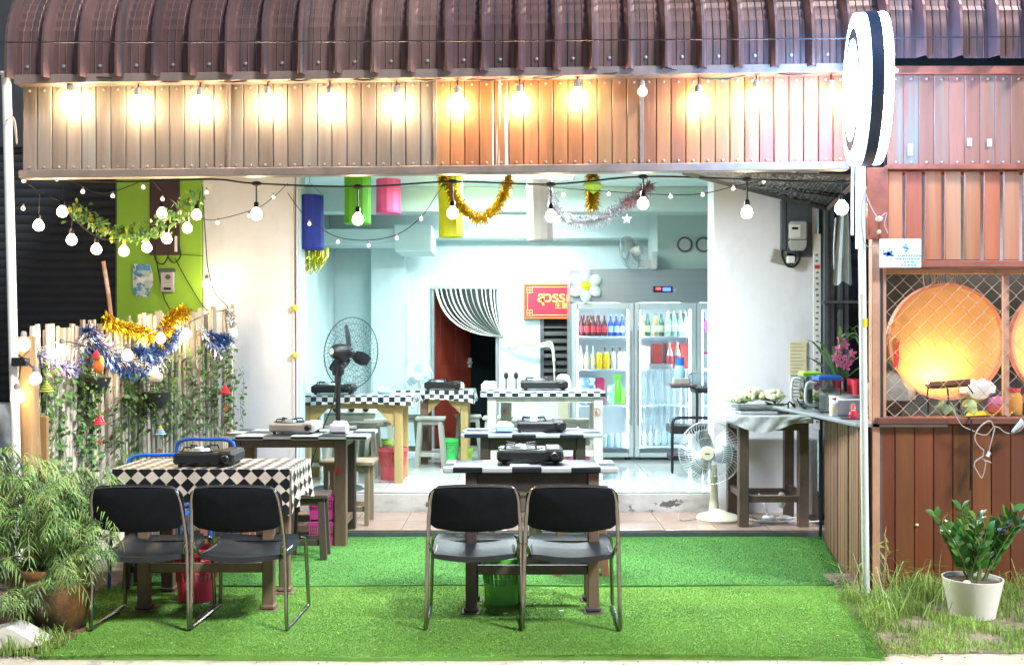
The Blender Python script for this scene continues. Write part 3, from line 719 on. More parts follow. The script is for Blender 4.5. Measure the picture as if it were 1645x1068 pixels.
# counter top over the side wall
CT = thing('metal_counter', 'grey metal counter top above the side slats holding the pitchers', 'counter', (2.4, 6.7, .99))
part(CT, 'top', MB().add([(2.08, 5.99, .992), (2.62, 5.99, .992), (2.75, 7.65, .992), (2.02, 7.65, .992), (2.08, 5.99, 1.012), (2.62, 5.99, 1.012), (2.75, 7.65, 1.012), (2.02, 7.65, 1.012)],
     [(3, 2, 1, 0), (4, 5, 6, 7), (0, 1, 5, 4), (1, 2, 6, 5), (2, 3, 7, 6), (3, 0, 4, 7)]), GALV, smooth=False)
for x_ in (2.36, 2.62): part(CT, 'leg', MB().tube([(x_, 7.6, .99), (x_, 7.62, .0)], .012), BLACKM)
part(CT, 'edge_strip', MB().tube([(2.075, 5.985, 1.002), (2.015, 7.655, 1.002)], .012, 6), GALV)

# ================================================================ CHAIN LINK + ORANGE DISCS
CL = thing('chain_link_fence', 'peach framed chain link panel in front of the two glowing orange discs', 'fence', (2.8, 6.08, 1.1))
zA, zB = Z(668, 6.06), Z(434, 6.06); xA, xB = X(1424, 6.06), X(1720, 6.06)
part(CL, 'top_rail', MB().box(X(1416, 6.06), xB, 6.05, 6.09, Z(440, 6.06), Z(432, 6.06), .003), PEACH)
part(CL, 'upright', MB().box(X(1612, 6.06), X(1621, 6.06), 6.055, 6.085, zA, zB - .03, .003), PEACH)
part(CL, 'upright', MB().box(xB - .03, xB, 6.055, 6.085, zA, zB - .03, .003), PEACH)
wm = MB(); cell = .098; nzz = int((zB - zA) / (cell / 2)) + 1; nxx = int((xB - xA) / cell) + 1
for i in range(nxx):                    # each wire zigzags up and is hooked to its neighbour
    pts = []
    for j in range(nzz):
        sx = 0 if (j + 0) % 2 else cell / 2 * 1.04
        pts.append((xA + i * cell + (sx if True else 0) - .004, 6.045 + (.003 if j % 2 else -.003), zB - .01 - j * cell / 2))
    wm.tube(pts, .0022, 4)
    pts2 = []
    for j in range(nzz):
        sx = cell * 1.02 if j % 2 else cell / 2 * .98
        pts2.append((xA + i * cell + sx - .002, 6.045 - (.003 if j % 2 else -.003), zB - .01 - j * cell / 2))
    wm.tube(pts2, .0022, 4)
part(CL, 'wire_mesh', wm, M('rusty_galvanised_wire', (.42, .32, .22), .5, metal=.2, var=.4, scale=10, bump=0), kind='stuff')
for k, (px, lab, gg) in enumerate(((1521, 'large glowing orange disc behind the chain link, above the floodlight', None), (1718, 'second orange disc cut off by the right edge of the photo', None))):
    c = W(px, 549, 6.42); r = .378
    t = thing('round_signboard', lab, 'round sign', (c.x, c.y, c.z - r))
    part(t, 'face', MB().lathe([(.0001, .002), (r * .5, .002), (r - .02, 0), (r - .02, -.03)], c, 56, axis='y'), ORDISC)
    part(t, 'rim', MB().lathe([(r - .019, .008), (r - .002, .008), (r, .004), (r, -.05), (r - .02, -.05), (r - .019, .008)], c, 56, axis='y'), PINKR)
    part(t, 'bracket', MB().tube([(c.x - .1, c.y + .06, c.z + r * .5), (c.x - .1, c.y + .06, c.z - r - .25)], .012).tube([(c.x + .1, c.y + .06, c.z + r * .5), (c.x + .1, c.y + .06, c.z - r - .25)], .012), DGREY)
    if k == 0:
        fig = MB().prism([(c.x - .345, c.z - .16), (c.x - .33, c.z - .02), (c.x - .30, c.z + .03), (c.x - .315, c.z - .03), (c.x - .31, c.z - .10), (c.x - .32, c.z - .17)], c.y - .012, c.y - .009)
        part(t, 'red_ribbon', fig, REDPL)
    else:
        pass
    # floodlight in front of each disc
    f = W(1522 if k == 0 else 1722, 614, 6.27)
    tt = thing('floodlight', ('floodlight on a thin stake shining on the large orange disc', 'floodlight shining on the disc at the right edge')[k], 'floodlight', (f.x, f.y, 0.0))
    Mx = Matrix.Translation(f) @ Matrix.Rotation(R(-4), 4, 'Y')
    part(tt, 'housing', MB().box(-.13, .13, -.035, .035, -.022, .0, .005, Mx).box(-.13, .13, -.038, -.030, -.018, .014, .003, Mx).box(-.12, .12, -.03, .03, -.034, -.0225, .004, Mx), M('rusty_lamp_case', (.16, .075, .04), .5, var=.3))
    part(tt, 'lens', MB().box(-.118, .118, -.024, .03, .001, .005, .001, Mx), FLAME_E)
    part(tt, 'stake', MB().tube([f + Vector((0, 0, -.035)), (f.x - .004, f.y - .03, 1.12), (f.x - .006, 5.93, 1.04), (f.x - .012, 5.93, .62)], .0055), BLACKM)
    part(tt, 'bracket', MB().tube(poly([f + Vector((-.12, 0, -.02)), f + Vector((-.13, 0, -.09)), f + Vector((-.16, -.01, -.13)), f + Vector((-.18, 0, -.15))]), .005).tube([f + Vector((.12, 0, -.01)), f + Vector((.17, .02, -.07))], .005), BLACKM)
    part(tt, 'clamp', MB().ball((f.x - .002, f.y - .015, f.z - .125), .015, 8), BLACKM)
    al = bpy.data.lights.new('flood_beam', 'AREA'); al.shape = 'RECTANGLE'; al.size = .22; al.size_y = .05; al.energy = .6; al.color = (1, .66, .22)
    ao = bpy.data.objects.new('flood_beam', al); C.objects.link(ao); ao.parent = tt
    ao.location = Vector((0, .02, f.z + .012)); ao.rotation_euler = Vector((0, .75, .66)).to_track_quat('-Z', 'Y').to_euler()
# tangled cables hanging from the cap
t = thing('tangled_cable', 'pale tangled cable looping down over the dark brown boards', 'cable', W(1540, 690, 5.95))
def WP(l, Y): return [W(a, b, Y + (c if False else 0)) for a, b in l]
part(t, 'cord', MB().tube(poly(WP([(1532, 661), (1545, 683), (1562, 691), (1573, 697), (1585, 698), (1594, 688), (1597, 685), (1605, 687), (1614, 694), (1626, 696), (1640, 690), (1650, 678)], 5.93), 5), .0032)
     .tube(poly(WP([(1597, 686), (1590, 676), (1577, 683), (1568, 695), (1566, 705), (1572, 716), (1580, 723)], 5.91), 5), .0045)
     .tube(poly(WP([(1598, 687), (1594, 702), (1589, 722), (1586, 732), (1592, 728)], 5.92), 5), .0045)
     .tube(poly(WP([(1572, 737), (1566, 742), (1565, 748), (1571, 760), (1577, 767), (1581, 756), (1583, 742), (1578, 738), (1592, 743)], 5.90), 5), .0045)
     .tube(poly(WP([(1580, 723), (1579, 732), (1572, 737)], 5.905), 5), .004), CORDW)
part(t, 'plug', MB().tube([W(1589, 725, 5.915), W(1586, 733, 5.915)], [.007, .012]).tube([W(1626, 694, 5.92), W(1645, 676, 5.9)], [.008, .022]), WHITEPL)

# stall interior behind the mesh
solo('stall_back_wall', MB().box(2.98, 6.0, 8.2, 8.25, 0, 3.0), M('dim_wood', (.09, .075, .06), .7, var=.3), 'dim timber wall at the back of the stall behind the chain link', 'wall', loc=(3.5, 8.2, 0))
SH = thing('stall_shelf', 'cluttered shelf just behind the chain link panel', 'shelf', (2.9, 6.35, 0))
part(SH, 'board', MB().box(2.28, 4.0, 6.13, 6.62, 1.0, 1.03, .004), MIDW)
part(SH, 'leg', MB().box(2.32, 2.36, 6.5, 6.54, 0, .999), MIDW); part(SH, 'leg', MB().box(3.9, 3.94, 6.5, 6.54, 0, .999), MIDW)
def blob(name, c, r, mat, label, cat, sc=(1, 1, 1), group=None, seed=0, rough=.18):
    mb = MB().ball((0, 0, 0), r, 12, sc); rr = random.Random(seed)
    mb.v = [tuple(Vector(v) * (1 + rr.uniform(-rough, rough)) + Vector(c)) for v in mb.v]
    return solo(name, mb, mat, label, cat, group, loc=(c[0], c[1], c[2] - r * sc[2]))
z0 = 1.035
solo('yellow_tray', MB().lathe([(.10, 0), (.13, .025), (.125, .025), (.10, .006)], (0, 0, 0), 4, Matrix.Translation((3.0, 6.25, z0)) @ Matrix.Rotation(R(45), 4, 'Z') @ Matrix.Diagonal((3.2, 1, 1, 1))), M('yellow_tray', (.8, .55, .02), .4), 'flat yellow tray on the shelf under the orange disc', 'tray', loc=(3.0, 6.25, z0))
blob('plastic_bag', (2.42, 6.4, z0 + .13), .16, M('grey_sack', (.2, .18, .15), .7, var=.3), 'bulging grey sack left of the disc behind the chain link', 'sack', (1, .6, .85), seed=1)
blob('plastic_bag', (3.0, 6.45, z0 + .16), .10, WHITEPL, 'crumpled white plastic bag right of the disc', 'plastic bag', (1.2, .7, .8), seed=2)
blob('plastic_bag', (3.12, 6.4, z0 + .06), .07, M('pink_bag', (.5, .12, .2), .5), 'small pink bag beside the white bag on the shelf', 'plastic bag', (1, .8, .8), seed=3)
blob('lettuce', (2.74, 6.3, z0 + .05), .06, CABB, 'green leafy vegetable under the disc behind the floodlight', 'vegetable', (1, .8, .8), seed=4)
blob('lettuce', (2.90, 6.32, z0 + .05), .05, CABB, 'pale round vegetable near the yellow tray', 'vegetable', seed=5)
def bottle(name, label, cat, loc, prof_, mat, capm=None, cap=None, lab=None, labm=None, n=14, group=None):
    t = thing(name, label, cat, loc, group)
    L0 = Vector(loc)
    part(t, 'body', MB().lathe(prof_, L0, n), mat)
    if cap: part(t, 'cap', MB().lathe(cap, L0, n), capm)
    if lab: part(t, 'label_band', MB().lathe(lab, L0, n), labm)
    return t
for k, (x, mt, lb) in enumerate(((3.22, M('jar_amber', (.55, .25, .05), .2), 'amber jar on the stall shelf by the mesh upright'), (3.34, M('jar_pale', (.55, .65, .6), .2), 'pale jar on the stall shelf right of the amber jar'), (3.45, M('jar_blue', (.2, .3, .5), .2), 'blue jar on the stall shelf near the photo edge'))):
    bottle('jar', lb, 'jar', (x, 6.4, z0), [(.05, 0), (.055, .01), (.055, .12), (.04, .14), (.04, .15)], mt, REDPL, [(.044, .151), (.044, .17)])
# leafy twigs behind mesh
def leaf_mesh(name, l, wd, mat, fold=.15):
    mb = MB().add([(0, 0, 0), (l * .3, wd, fold * wd), (l * .65, wd * .9, fold * wd - l * .03), (l, 0, -l * .12), (l * .65, -wd * .9, fold * wd - l * .03), (l * .3, -wd, fold * wd), (l * .5, 0, -.0)],
                  [(0, 1, 6), (1, 2, 6), (2, 3, 6), (3, 4, 6), (4, 5, 6), (5, 0, 6)])
    return mesh_of(name, mb, mat)
def orient(p, dirv, roll=0, s=1):
    dirv = Vector(dirv).normalized()
    q = dirv.to_track_quat('X', 'Z')
    return Matrix.Translation(p) @ q.to_matrix().to_4x4() @ Matrix.Rotation(roll, 4, 'X') @ Matrix.Scale(s, 4)
def scatter_leaves(parent, name, pts, l, wd, mat, seed, n, spread, kind='stuff', droop=.4):
    rr = random.Random(seed); mb = MB()
    base = [(0, 0, 0), (l * .35, wd, .1 * wd), (l * .7, wd * .75, -l * .05), (l, 0, -l * .15), (l * .7, -wd * .75, -l * .05), (l * .35, -wd, .1 * wd)]
    for i in range(n):
        p = Vector(rr.choice(pts)) + Vector((rr.gauss(0, spread), rr.gauss(0, spread), rr.gauss(0, spread)))
        dv = Vector((rr.uniform(-1, 1), rr.uniform(-1, .4), rr.uniform(-1, .6) - droop))
        mb.add(base, [(0, 1, 2, 3), (0, 3, 4, 5)], orient(p, dv, rr.uniform(-1, 1), rr.uniform(.6, 1.2)))
    return part(parent, name, mb, mat, kind=kind, smooth=False)
t = thing('potted_plant', 'strappy green plant in the stall between the pole and the orange disc', 'plant', (2.35, 6.5, 1.035))
part(t, 'pot', MB().lathe([(.05, 0), (.07, .12), (.075, .12), (.06, .105)], (2.35, 6.5, 1.035), 14), BLACKPL)
rr = random.Random(3); mb = MB()
for i in range(34):
    a = rr.uniform(0, 2 * PI); l = rr.uniform(.18, .42); p0 = Vector((2.35, 6.5, 1.15)); h = rr.uniform(.3, .62)
    p = bez(p0, p0 + Vector((math.cos(a) * l * .2, math.sin(a) * l * .2, h)), p0 + Vector((math.cos(a) * l * .6, math.sin(a) * l * .6, h * .75)), 5)
    for i in range(5): mb.strip(p[i], p[i + 1], Vector((-math.sin(a), math.cos(a), 0)) * .011 * (1 - abs(i - 2) / 4))
part(t, 'foliage', mb, LEAFG, kind='stuff')
# hanging sticks bundle, upper right
t = thing('hanging_reeds', 'bundle of dry reeds hanging behind the chain link at upper right', 'reeds', (2.83, 6.6, 1.9))
mb = MB()
for i in range(22):
    x = 2.72 + i * .012; mb.tube([(x, 6.6, 1.98), (x + rr.uniform(.0, .09), 6.62, 1.55 + rr.uniform(0, .1))], .004, 4)
part(t, 'stalks', mb, BAMB, kind='stuff')
# ================================================================ ROUND LIGHT BOX SIGN
Ysg = 5.34; cs = W(1392, 145, Ysg); rs = .397
SIGNF_E = M('lit_sign_face', (.9, .95, 1), .4, bump=0, emit=(.24, .48, 1.0), es=10)
SG = thing('round_light_sign', 'round double sided light box sign seen almost edge on, glowing white', 'sign', cs)
Rm = Matrix.Translation(cs) @ Matrix.Rotation(R(-11.5), 4, 'Z')
part(SG, 'drum', MB().lathe([(rs - .03, -.070), (rs - .002, -.055), (rs - .004, -.033)], n=64, axis='x', m=Rm, cap=False), WHITEPL)
part(SG, 'band', MB().lathe([(rs - .004, -.032), (rs + .006, -.030), (rs + .006, .030), (rs - .004, .032)], n=64, axis='x', m=Rm, cap=False), M('navy_sign_band', (.02, .04, .10), .35, patch=((.10, .045, .02), .6, .7, 6, (1, 1, 1))))
part(SG, 'lit_rim', MB().lathe([(rs - .004, -.076), (rs, -.07), (rs, -.033)], n=64, axis='x', m=Rm, cap=False), SIGN_E)
part(SG, 'lit_rim', MB().lathe([(rs, .033), (rs, .07), (rs - .004, .076)], n=64, axis='x', m=Rm, cap=False), SIGN_E)
part(SG, 'face', MB().lathe([(.0001, -.076), (rs - .005, -.076)], n=64, axis='x', m=Rm, cap=False), SIGNF_E)
part(SG, 'face', MB().lathe([(rs - .005, .0765), (.0001, .0765)], n=64, axis='x', m=Rm, cap=False), SIGN_E)
INK = M('sign_ink', (.06, .10, .22), .5, bump=0)
def ring(r0, r1, x): return MB().lathe([(r0, x), (r1, x), (r1, x + .001), (r0, x + .001), (r0, x)], n=56, axis='x', m=Rm)
for rI, rO in ((.268, .322), (.245, .256)):
    part(SG, 'printed_ring', ring(rI, rO, -.0795), INK)
mk = MB(); rr = random.Random(5)
for i in range(26):
    a = 2 * PI * i / 26; q = .37
    for j in range(2):
        p = Vector((-.0795, math.cos(a) * q + rr.uniform(-.01, .01), math.sin(a) * q + rr.uniform(-.014, .014)))
        if 5 < i < 11: mk.box(p.x, p.x + .001, p.y - .006, p.y + .006, p.z - .016, p.z + .016, 0, Rm)
for i in range(12):
    y = rr.uniform(-.1, .1); z = rr.uniform(-.14, .16); mk.box(-.0795, -.0785, y - .018, y + .018, z - .007, z + .007, 0, Rm)
part(SG, 'printed_marks', mk, INK)
part(SG, 'mounting_arm', MB().tube([Rm @ Vector((.07, .25, .16)), Rm @ Vector((.22, .40, .20))], .014), WHITEPL)
part(SG, 'mounting_arm', MB().tube([Rm @ Vector((0, .3, -rs + .05)), Rm @ Vector((0, .36, -rs - .2))], .012), WHITEPL)
part(SG, 'dried_nest', MB().ball(Rm @ Vector((0, -.07, -rs + .012)), .03, 8, (1, 1, .3)), M('brown_mud', (.25, .1, .04), .8))
# bundle of white conduits by the pole
t = thing('cable_bundle', 'bundle of white conduits and loose wires hanging beside the white pole', 'cable', W(1378, 300, 5.88))
for px, ya, yb, r in ((1369, 262, 378, .009), (1376, 262, 400, .008), (1382, 262, 472, .010), (1388, 262, 452, .008)):
    part(t, 'conduit', MB().tube([W(px + 1, ya, 5.86), W(px, (ya + yb) / 2, 5.85), W(px, yb, 5.86)], r), WHITEP)
part(t, 'loose_wire', MB().tube(poly(WP([(1390, 262), (1388, 300), (1398, 330), (1410, 350), (1419, 350)], 5.84)), .004)
     .tube(poly(WP([(1392, 300), (1384, 340), (1390, 392), (1412, 395)], 5.84)), .003).tube(poly(WP([(1412, 352), (1424, 342), (1421, 360), (1426, 375)], 5.95)), .003), CORDW)
part(t, 'connector', MB().ball(W(1412, 352, 5.93), .022, 8, (1, .6, .8)).ball(W(1412, 373, 5.95), .014, 8), CREAM)
# white notice board at slats
t = thing('notice_plate', 'small white plate with blue emblems fixed at the lower left of the slatted panel', 'notice', W(1446, 408, 5.94))
a, b = W(1413, 430, 5.94), W(1480, 384, 5.94)
part(t, 'plate', MB().box(a.x, b.x, 5.94, 5.946, a.z, b.z, .002), PAPER)
NB = M('notice_ink', (.05, .22, .5), .6, bump=0)
mk = MB(); rr = random.Random(8)
c = W(1427, 408, 5.9385)
for i in range(26):
    an = rr.uniform(0, 2 * PI); q = rr.uniform(0, .035); s_ = rr.uniform(.003, .008)
    mk.box(c.x + math.cos(an) * q - s_, c.x + math.cos(an) * q + s_, 5.938, 5.9395, c.z + math.sin(an) * q - s_, c.z + math.sin(an) * q + s_)
part(t, 'emblem', mk, NB); mk = MB()
c = W(1455, 398, 5.9385)
for dx_, dz_, s_ in ((0, 0, .012), (0, .018, .008), (.012, -.006, .008), (-.014, .004, .006), (.003, -.02, .008)):
    mk.box(c.x + dx_ - s_, c.x + dx_ + s_, 5.938, 5.9395, c.z + dz_ - s_ * .6, c.z + dz_ + s_ * .6)
part(t, 'emblem', mk, NB)
mk = MB()
for k, (u, v_, y) in enumerate(((1442, 1477, 411), (1440, 1478, 416), (1452, 1476, 421), (1448, 1470, 426))):
    x = X(u, 5.94)
    while x < X(v_, 5.94):
        q = rr.uniform(.006, .02); mk.box(x, x + q, 5.938, 5.9395, Z(y, 5.94) - .0035, Z(y, 5.94) + .0035); x += q + .005
part(t, 'fine_print', mk, NB)

# black net shade
t = thing('shade_net', 'black woven net shade sloping under the awning toward the meter', 'shade net', W(1300, 300, 7))
A_, B_, C_ = W(1098, 276, 6.35), W(1330, 335, 7.9), W(1378, 284, 6.25)
nt_ = MB(); NN = 46
rr = random.Random(15)
for i in range(1500):
    u, v_ = sorted((rr.random(), rr.random())); p = A_ + (B_ - A_) * u + (C_ - B_) * (u * rr.random())
    dd = (B_ - A_).normalized() if rr.random() < .6 else (C_ - B_).normalized()
    nt_.strip(p, p + dd * rr.uniform(.02, .05), dd.cross(Vector((0, 0, 1))) * rr.uniform(.003, .006))
for j in range(1, 24):
    v_ = j / 24; a = A_.lerp(B_, v_); b = A_.lerp(C_, v_)
    nt_.strip(a, b, Vector((0, .004, .001)))
part(t, 'netting', nt_, M('net_strands', (.17, .19, .24), .5, var=.5), kind='stuff', smooth=False)
part(t, 'backing_sheet', MB().add([A_ + Vector((0, 0, .015)), B_ + Vector((0, 0, .015)), C_ + Vector((0, 0, .015))], [(0, 1, 2)]), M('net_backing', (.018, .02, .028), .6, var=.5, scale=20), smooth=False)
part(t, 'frame_bar', MB().tube([A_, B_], .022, 4), DGREY); part(t, 'frame_bar', MB().tube([B_, C_ + Vector((.02, 0, 0))], .022, 4), MIDW)
part(t, 'frame_bar', MB().tube([A_.lerp(B_, .3) + Vector((0, 0, .03)), C_.lerp(B_, .55)], .016, 4), BLACKM)

# dark jumble right of the white pier
t = thing('folding_gate', 'dark grey steel uprights of a folded gate behind the counter', 'gate', (X(1340, 8.3), 8.3, ST))
for k, px in enumerate((1322, 1333, 1345, 1356)):
    part(t, 'upright', MB().box(X(px, 8.3), X(px + 7, 8.3), 8.26 + .03 * (k % 2), 8.31 + .03 * (k % 2), .07, 2.62, .004), M('gate_grey', (.16, .19, .22), .45, metal=.3, var=.3) if k % 2 else DGREY)
part(t, 'cross_bar', MB().box(X(1322, 8.2), X(1400, 8.2), 8.2, 8.24, Z(487, 8.2), Z(483, 8.2)), DGREY)
solo('dark_partition', MB().box(X(1316, 8.45), 3.6, 8.43, 8.47, 0, 3.0), M('dark_partition', (.02, .025, .03), .6, var=.4, scale=4, patch=((.08, .10, .11), .55, .7, 3, (1, 1, 1))), 'dark partition sheet behind the folded gate and orchids', 'partition', loc=(2.9, 8.45, 0))
t = thing('hanging_cloth', 'pale blue grey cloth hanging below the shade net', 'cloth', W(1358, 335, 7.2))
cb = MB(); vs = []; fs = []
for j in range(11):
    for i in range(9):
        u = i / 8; v_ = j / 10; half = 7 + 9 * v_ ** .7
        px = 1357 + (u - .5) * 2 * half - 3 * v_; py = 335 + v_ * 120 + 4 * math.sin(u * 9)
        p = W(px, py, 7.2); p.y += .02 * math.sin(u * 14); vs.append(p)
for j in range(10):
    for i in range(8): fs.append((j * 9 + i, j * 9 + i + 1, j * 9 + i + 10, j * 9 + i + 9))
part(t, 'cloth', cb.add(vs, fs), M('pale_blue_cloth', (.32, .42, .44), .8, var=.15))
part(t, 'hook', MB().tube([W(1357, 336, 7.2), W(1357, 318, 7.2)], .004), BLACKM)
solo('hose', MB().tube(poly(WP([(1343, 350), (1340, 400), (1342, 438), (1352, 447), (1362, 440)], 7.4)), .008), GALV, 'thin grey hose looping under the hanging cloth', 'hose')
t = thing('height_banner', 'narrow white banner with small dark characters on the edge of the pier', 'banner', W(1311, 690, 8.36))
a, b = W(1305, 690, 8.36), W(1318, 376, 8.36)
part(t, 'strip', MB().box(a.x, b.x, 8.34, 8.35, a.z, b.z, .004), PAPER)
mk = MB()
for i in range(30):
    z = a.z + .06 + i * .048; x = (a.x + b.x) / 2 + rr.uniform(-.006, .006); mk.box(x - .011, x + .011, 8.337, 8.339, z, z + rr.uniform(.012, .022))
part(t, 'characters', mk, M('ink_grey', (.2, .22, .24), .6, bump=0))
part(t, 'red_mark', MB().box(a.x + .012, b.x - .012, 8.336, 8.338, Z(432, 8.36), Z(426, 8.36)), REDPL)
t = thing('price_list', 'cream paper list pinned to the white pier above the cauliflowers', 'paper', W(1281, 600, YP - .03))
part(t, 'sheet', MB().box(X(1268, 8.4), X(1295, 8.4), 8.395, 8.399, Z(652, 8.4), Z(600, 8.4)), PAPER)
part(t, 'sheet', MB().box(X(1268, 8.4), X(1295, 8.4), 8.39, 8.394, Z(603, 8.4), Z(548, 8.4)), CREAMP)
mk = MB()
for i in range(17): mk.box(X(1270, 8.4), X(1270 + rr.uniform(14, 23), 8.4), 8.3875, 8.3895 if i < 9 else 8.3945, Z(552 + i * 5.6, 8.4) - .0025, Z(552 + i * 5.6, 8.4) + .0025)
part(t, 'ruled_writing', mk, M('ink_olive', (.36, .36, .25), .6, bump=0))

# electricity meter
Ym = 8.40
t = thing('electricity_meter', 'electricity meter box on a dark board high on the white pier', 'meter', W(1280, 390, Ym))
part(t, 'backboard', MB().box(X(1262, Ym), X(1303, Ym), Ym - .03, Ym, Z(413, Ym), Z(322, Ym), .003), DGREY)
part(t, 'conduit', MB().box(X(1253, Ym), X(1261, Ym), Ym - .04, Ym, Z(402, Ym), Z(322, Ym), .005), DGREY)
part(t, 'case', MB().box(X(1264, Ym), X(1290, Ym), Ym - .13, Ym - .031, Z(387, Ym), Z(358, Ym), .012), GREYP)
part(t, 'window', MB().box(X(1268, Ym - .13), X(1286, Ym - .13), Ym - .134, Ym - .129, Z(381, Ym - .13), Z(361, Ym - .13), .003), PAPER)
part(t, 'dial', MB().box(X(1272, Ym - .13), X(1282, Ym - .13), Ym - .137, Ym - .1345, Z(369, Ym - .13), Z(365, Ym - .13)), BLACKPL)
part(t, 'terminal_cover', MB().prism([(X(1264, Ym), Z(388, Ym)), (X(1290, Ym), Z(388, Ym)), (X(1289, Ym), Z(398, Ym)), (X(1285, Ym), Z(404, Ym)), (X(1269, Ym), Z(404, Ym)), (X(1265, Ym), Z(398, Ym))], Ym - .11, Ym - .031), GREYP)
part(t, 'socket_plate', MB().box(-.10, .10, -.03, 0, -.06, .05, .004, Matrix.Translation(W(1258, 414, Ym)) @ Matrix.Rotation(R(14), 4, 'Y')), M('olive_plate', (.26, .27, .22), .5))
part(t, 'plug', MB().box(-.03, .04, -.08, -.03, -.03, .03, .008, Matrix.Translation(W(1266, 418, Ym))), WHITEPL)
part(t, 'cable', MB().tube(poly([W(1257, 400, Ym - .03), W(1257, 412, Ym - .05), W(1264, 426, Ym - .05), W(1275, 428, Ym - .05), W(1284, 418, Ym - .05), W(1285, 404, Ym - .05)]), .009).tube(poly([W(1278, 404, Ym - .05), W(1277, 420, Ym - .06), W(1268, 424, Ym - .06)]), .007), BLACKM)

# ================================================================ FURNITURE
def clothuv(zt):
    def f(v, n):
        if abs(n.z) > .6: return (v.x, v.y)
        if abs(n.x) > .6: return (v.x - (zt - v.z) * (-1 if n.x > 0 else 1), v.y)
        return (v.x, v.y - (zt - v.z))
    return f
CHK16 = checker('large_check_vinyl', (.014, .016, .022), (.48, .49, .50), .162)
CHK18 = checker('blue_black_check_vinyl', (.012, .02, .035), (.45, .50, .55), .185)
CHK57 = checker('medium_check_vinyl', (.012, .02, .03), (.60, .68, .72), .0575)
CHK5 = checker('small_check_vinyl', (.012, .02, .03), (.62, .68, .66), .05)
DIAM = checker('diamond_check_vinyl', (.010, .011, .014), (.56, .47, .38), .055, diamond=True)
CHK20 = checker('wide_check_vinyl', (.014, .018, .022), (.62, .64, .66), .2)

def table(name, label, x0, x1, y0, y1, z0, zt, cloth, legm, leg=.06, inx=.15, iny=.05, apron=.1, edge=.03, hang=0, strz=.22, foot=True, group='dining tables', braces=False, legpos=None, cat='table', strx=True):
    t = thing(name, label, cat, ((x0 + x1) / 2, (y0 + y1) / 2, z0), group)
    part(t, 'tabletop', MB().box(x0, x1, y0, y1, zt - edge, zt, .006), cloth, uvf=clothuv(zt))
    if hang:
        mb = MB(); n = 26; rr = random.Random(int(x0 * 100))
        def edge_strip(P, Q, nrm):
            vs = []; P = Vector(P); Q = Vector(Q)
            for i in range(n + 1):
                u = i / n; p = P.lerp(Q, u); wv = .010 * math.sin(u * 17 + x0) + .006 * math.sin(u * 41)
                hh = hang * (1 + .12 * math.sin(u * 7 + 1)) + (.03 if i in (0, n) else 0)
                for k in range(4):
                    v_ = k / 3; vs.append(p + Vector(nrm) * (.008 + (wv + .012) * v_) - Vector((0, 0, edge * .5 + (hh - edge * .5) * v_ if k else -.003)))
            fs = [(i * 4 + k, i * 4 + k + 1, (i + 1) * 4 + k + 1, (i + 1) * 4 + k) for i in range(n) for k in range(3)]
            mb.add(vs, fs)
        edge_strip((x0, y0, zt), (x1, y0, zt), (0, -1, 0)); edge_strip((x1, y0, zt), (x1, y1, zt), (1, 0, 0))
        edge_strip((x0, y1, zt), (x0, y0, zt), (-1, 0, 0))
        part(t, 'cloth_overhang', mb, cloth, uvf=clothuv(zt), ang=60)
    lx = legpos or (x0 + inx, x1 - inx)
    ly = (y0 + iny, y1 - iny - leg)
    for a in (lx[0], lx[1] - leg):
        for b in ly:
            lg = part(t, 'leg', MB().box(a, a + leg, b, b + leg, z0 + (.02 if foot else 0), zt - edge - .001, .005), legm)
            if foot: part(lg, 'foot', MB().box(a - .025, a + leg + .025, b - .02, b + leg + .02, z0, z0 + .018, .006).box(a - .010, a + leg + .010, b - .008, b + leg + .008, z0 + .018, z0 + .045, .008), legm)
    for b in ly: part(t, 'apron', MB().box(lx[0] + leg + .001, lx[1] - leg - .001, b + .012, b + leg - .012, zt - edge - apron, zt - edge - .002, .003), legm)
    for a in (lx[0], lx[1] - leg): part(t, 'apron', MB().box(a + .012, a + leg - .012, ly[0] + leg + .001, ly[1] - .001, zt - edge - apron, zt - edge - .002, .003), legm)
    if strx:
        for b in ly: part(t, 'stretcher', MB().box(lx[0] + leg + .001, lx[1] - leg - .001, b + .015, b + leg - .015, z0 + strz, z0 + strz + .05, .003), legm)
        for a in (lx[0], lx[1] - leg): part(t, 'stretcher', MB().box(a + .015, a + leg - .015, ly[0] + leg + .001, ly[1] - .001, z0 + strz + .03, z0 + strz + .08, .003), legm)
    if braces:
        for a, sg in ((lx[0] + leg + .002, 1), (lx[1] - leg - .002, -1)):
            z = zt - edge - apron
            part(t, 'corner_brace', MB().prism([(a, z), (a + sg * .16, z), (a, z - .16)], ly[0] + .015, ly[0] + .04), legm)
    return t
# front right table
ZT = .815
T1 = table('dining_table', 'narrow table with black and silver checked top behind the right pair of chairs', X(711, 5.45), X(994, 5.45), 5.45, 5.82, 0, ZT, CHK16, DARKW, leg=.062, legpos=(X(748, 5.5), X(962, 5.5)), iny=.03)
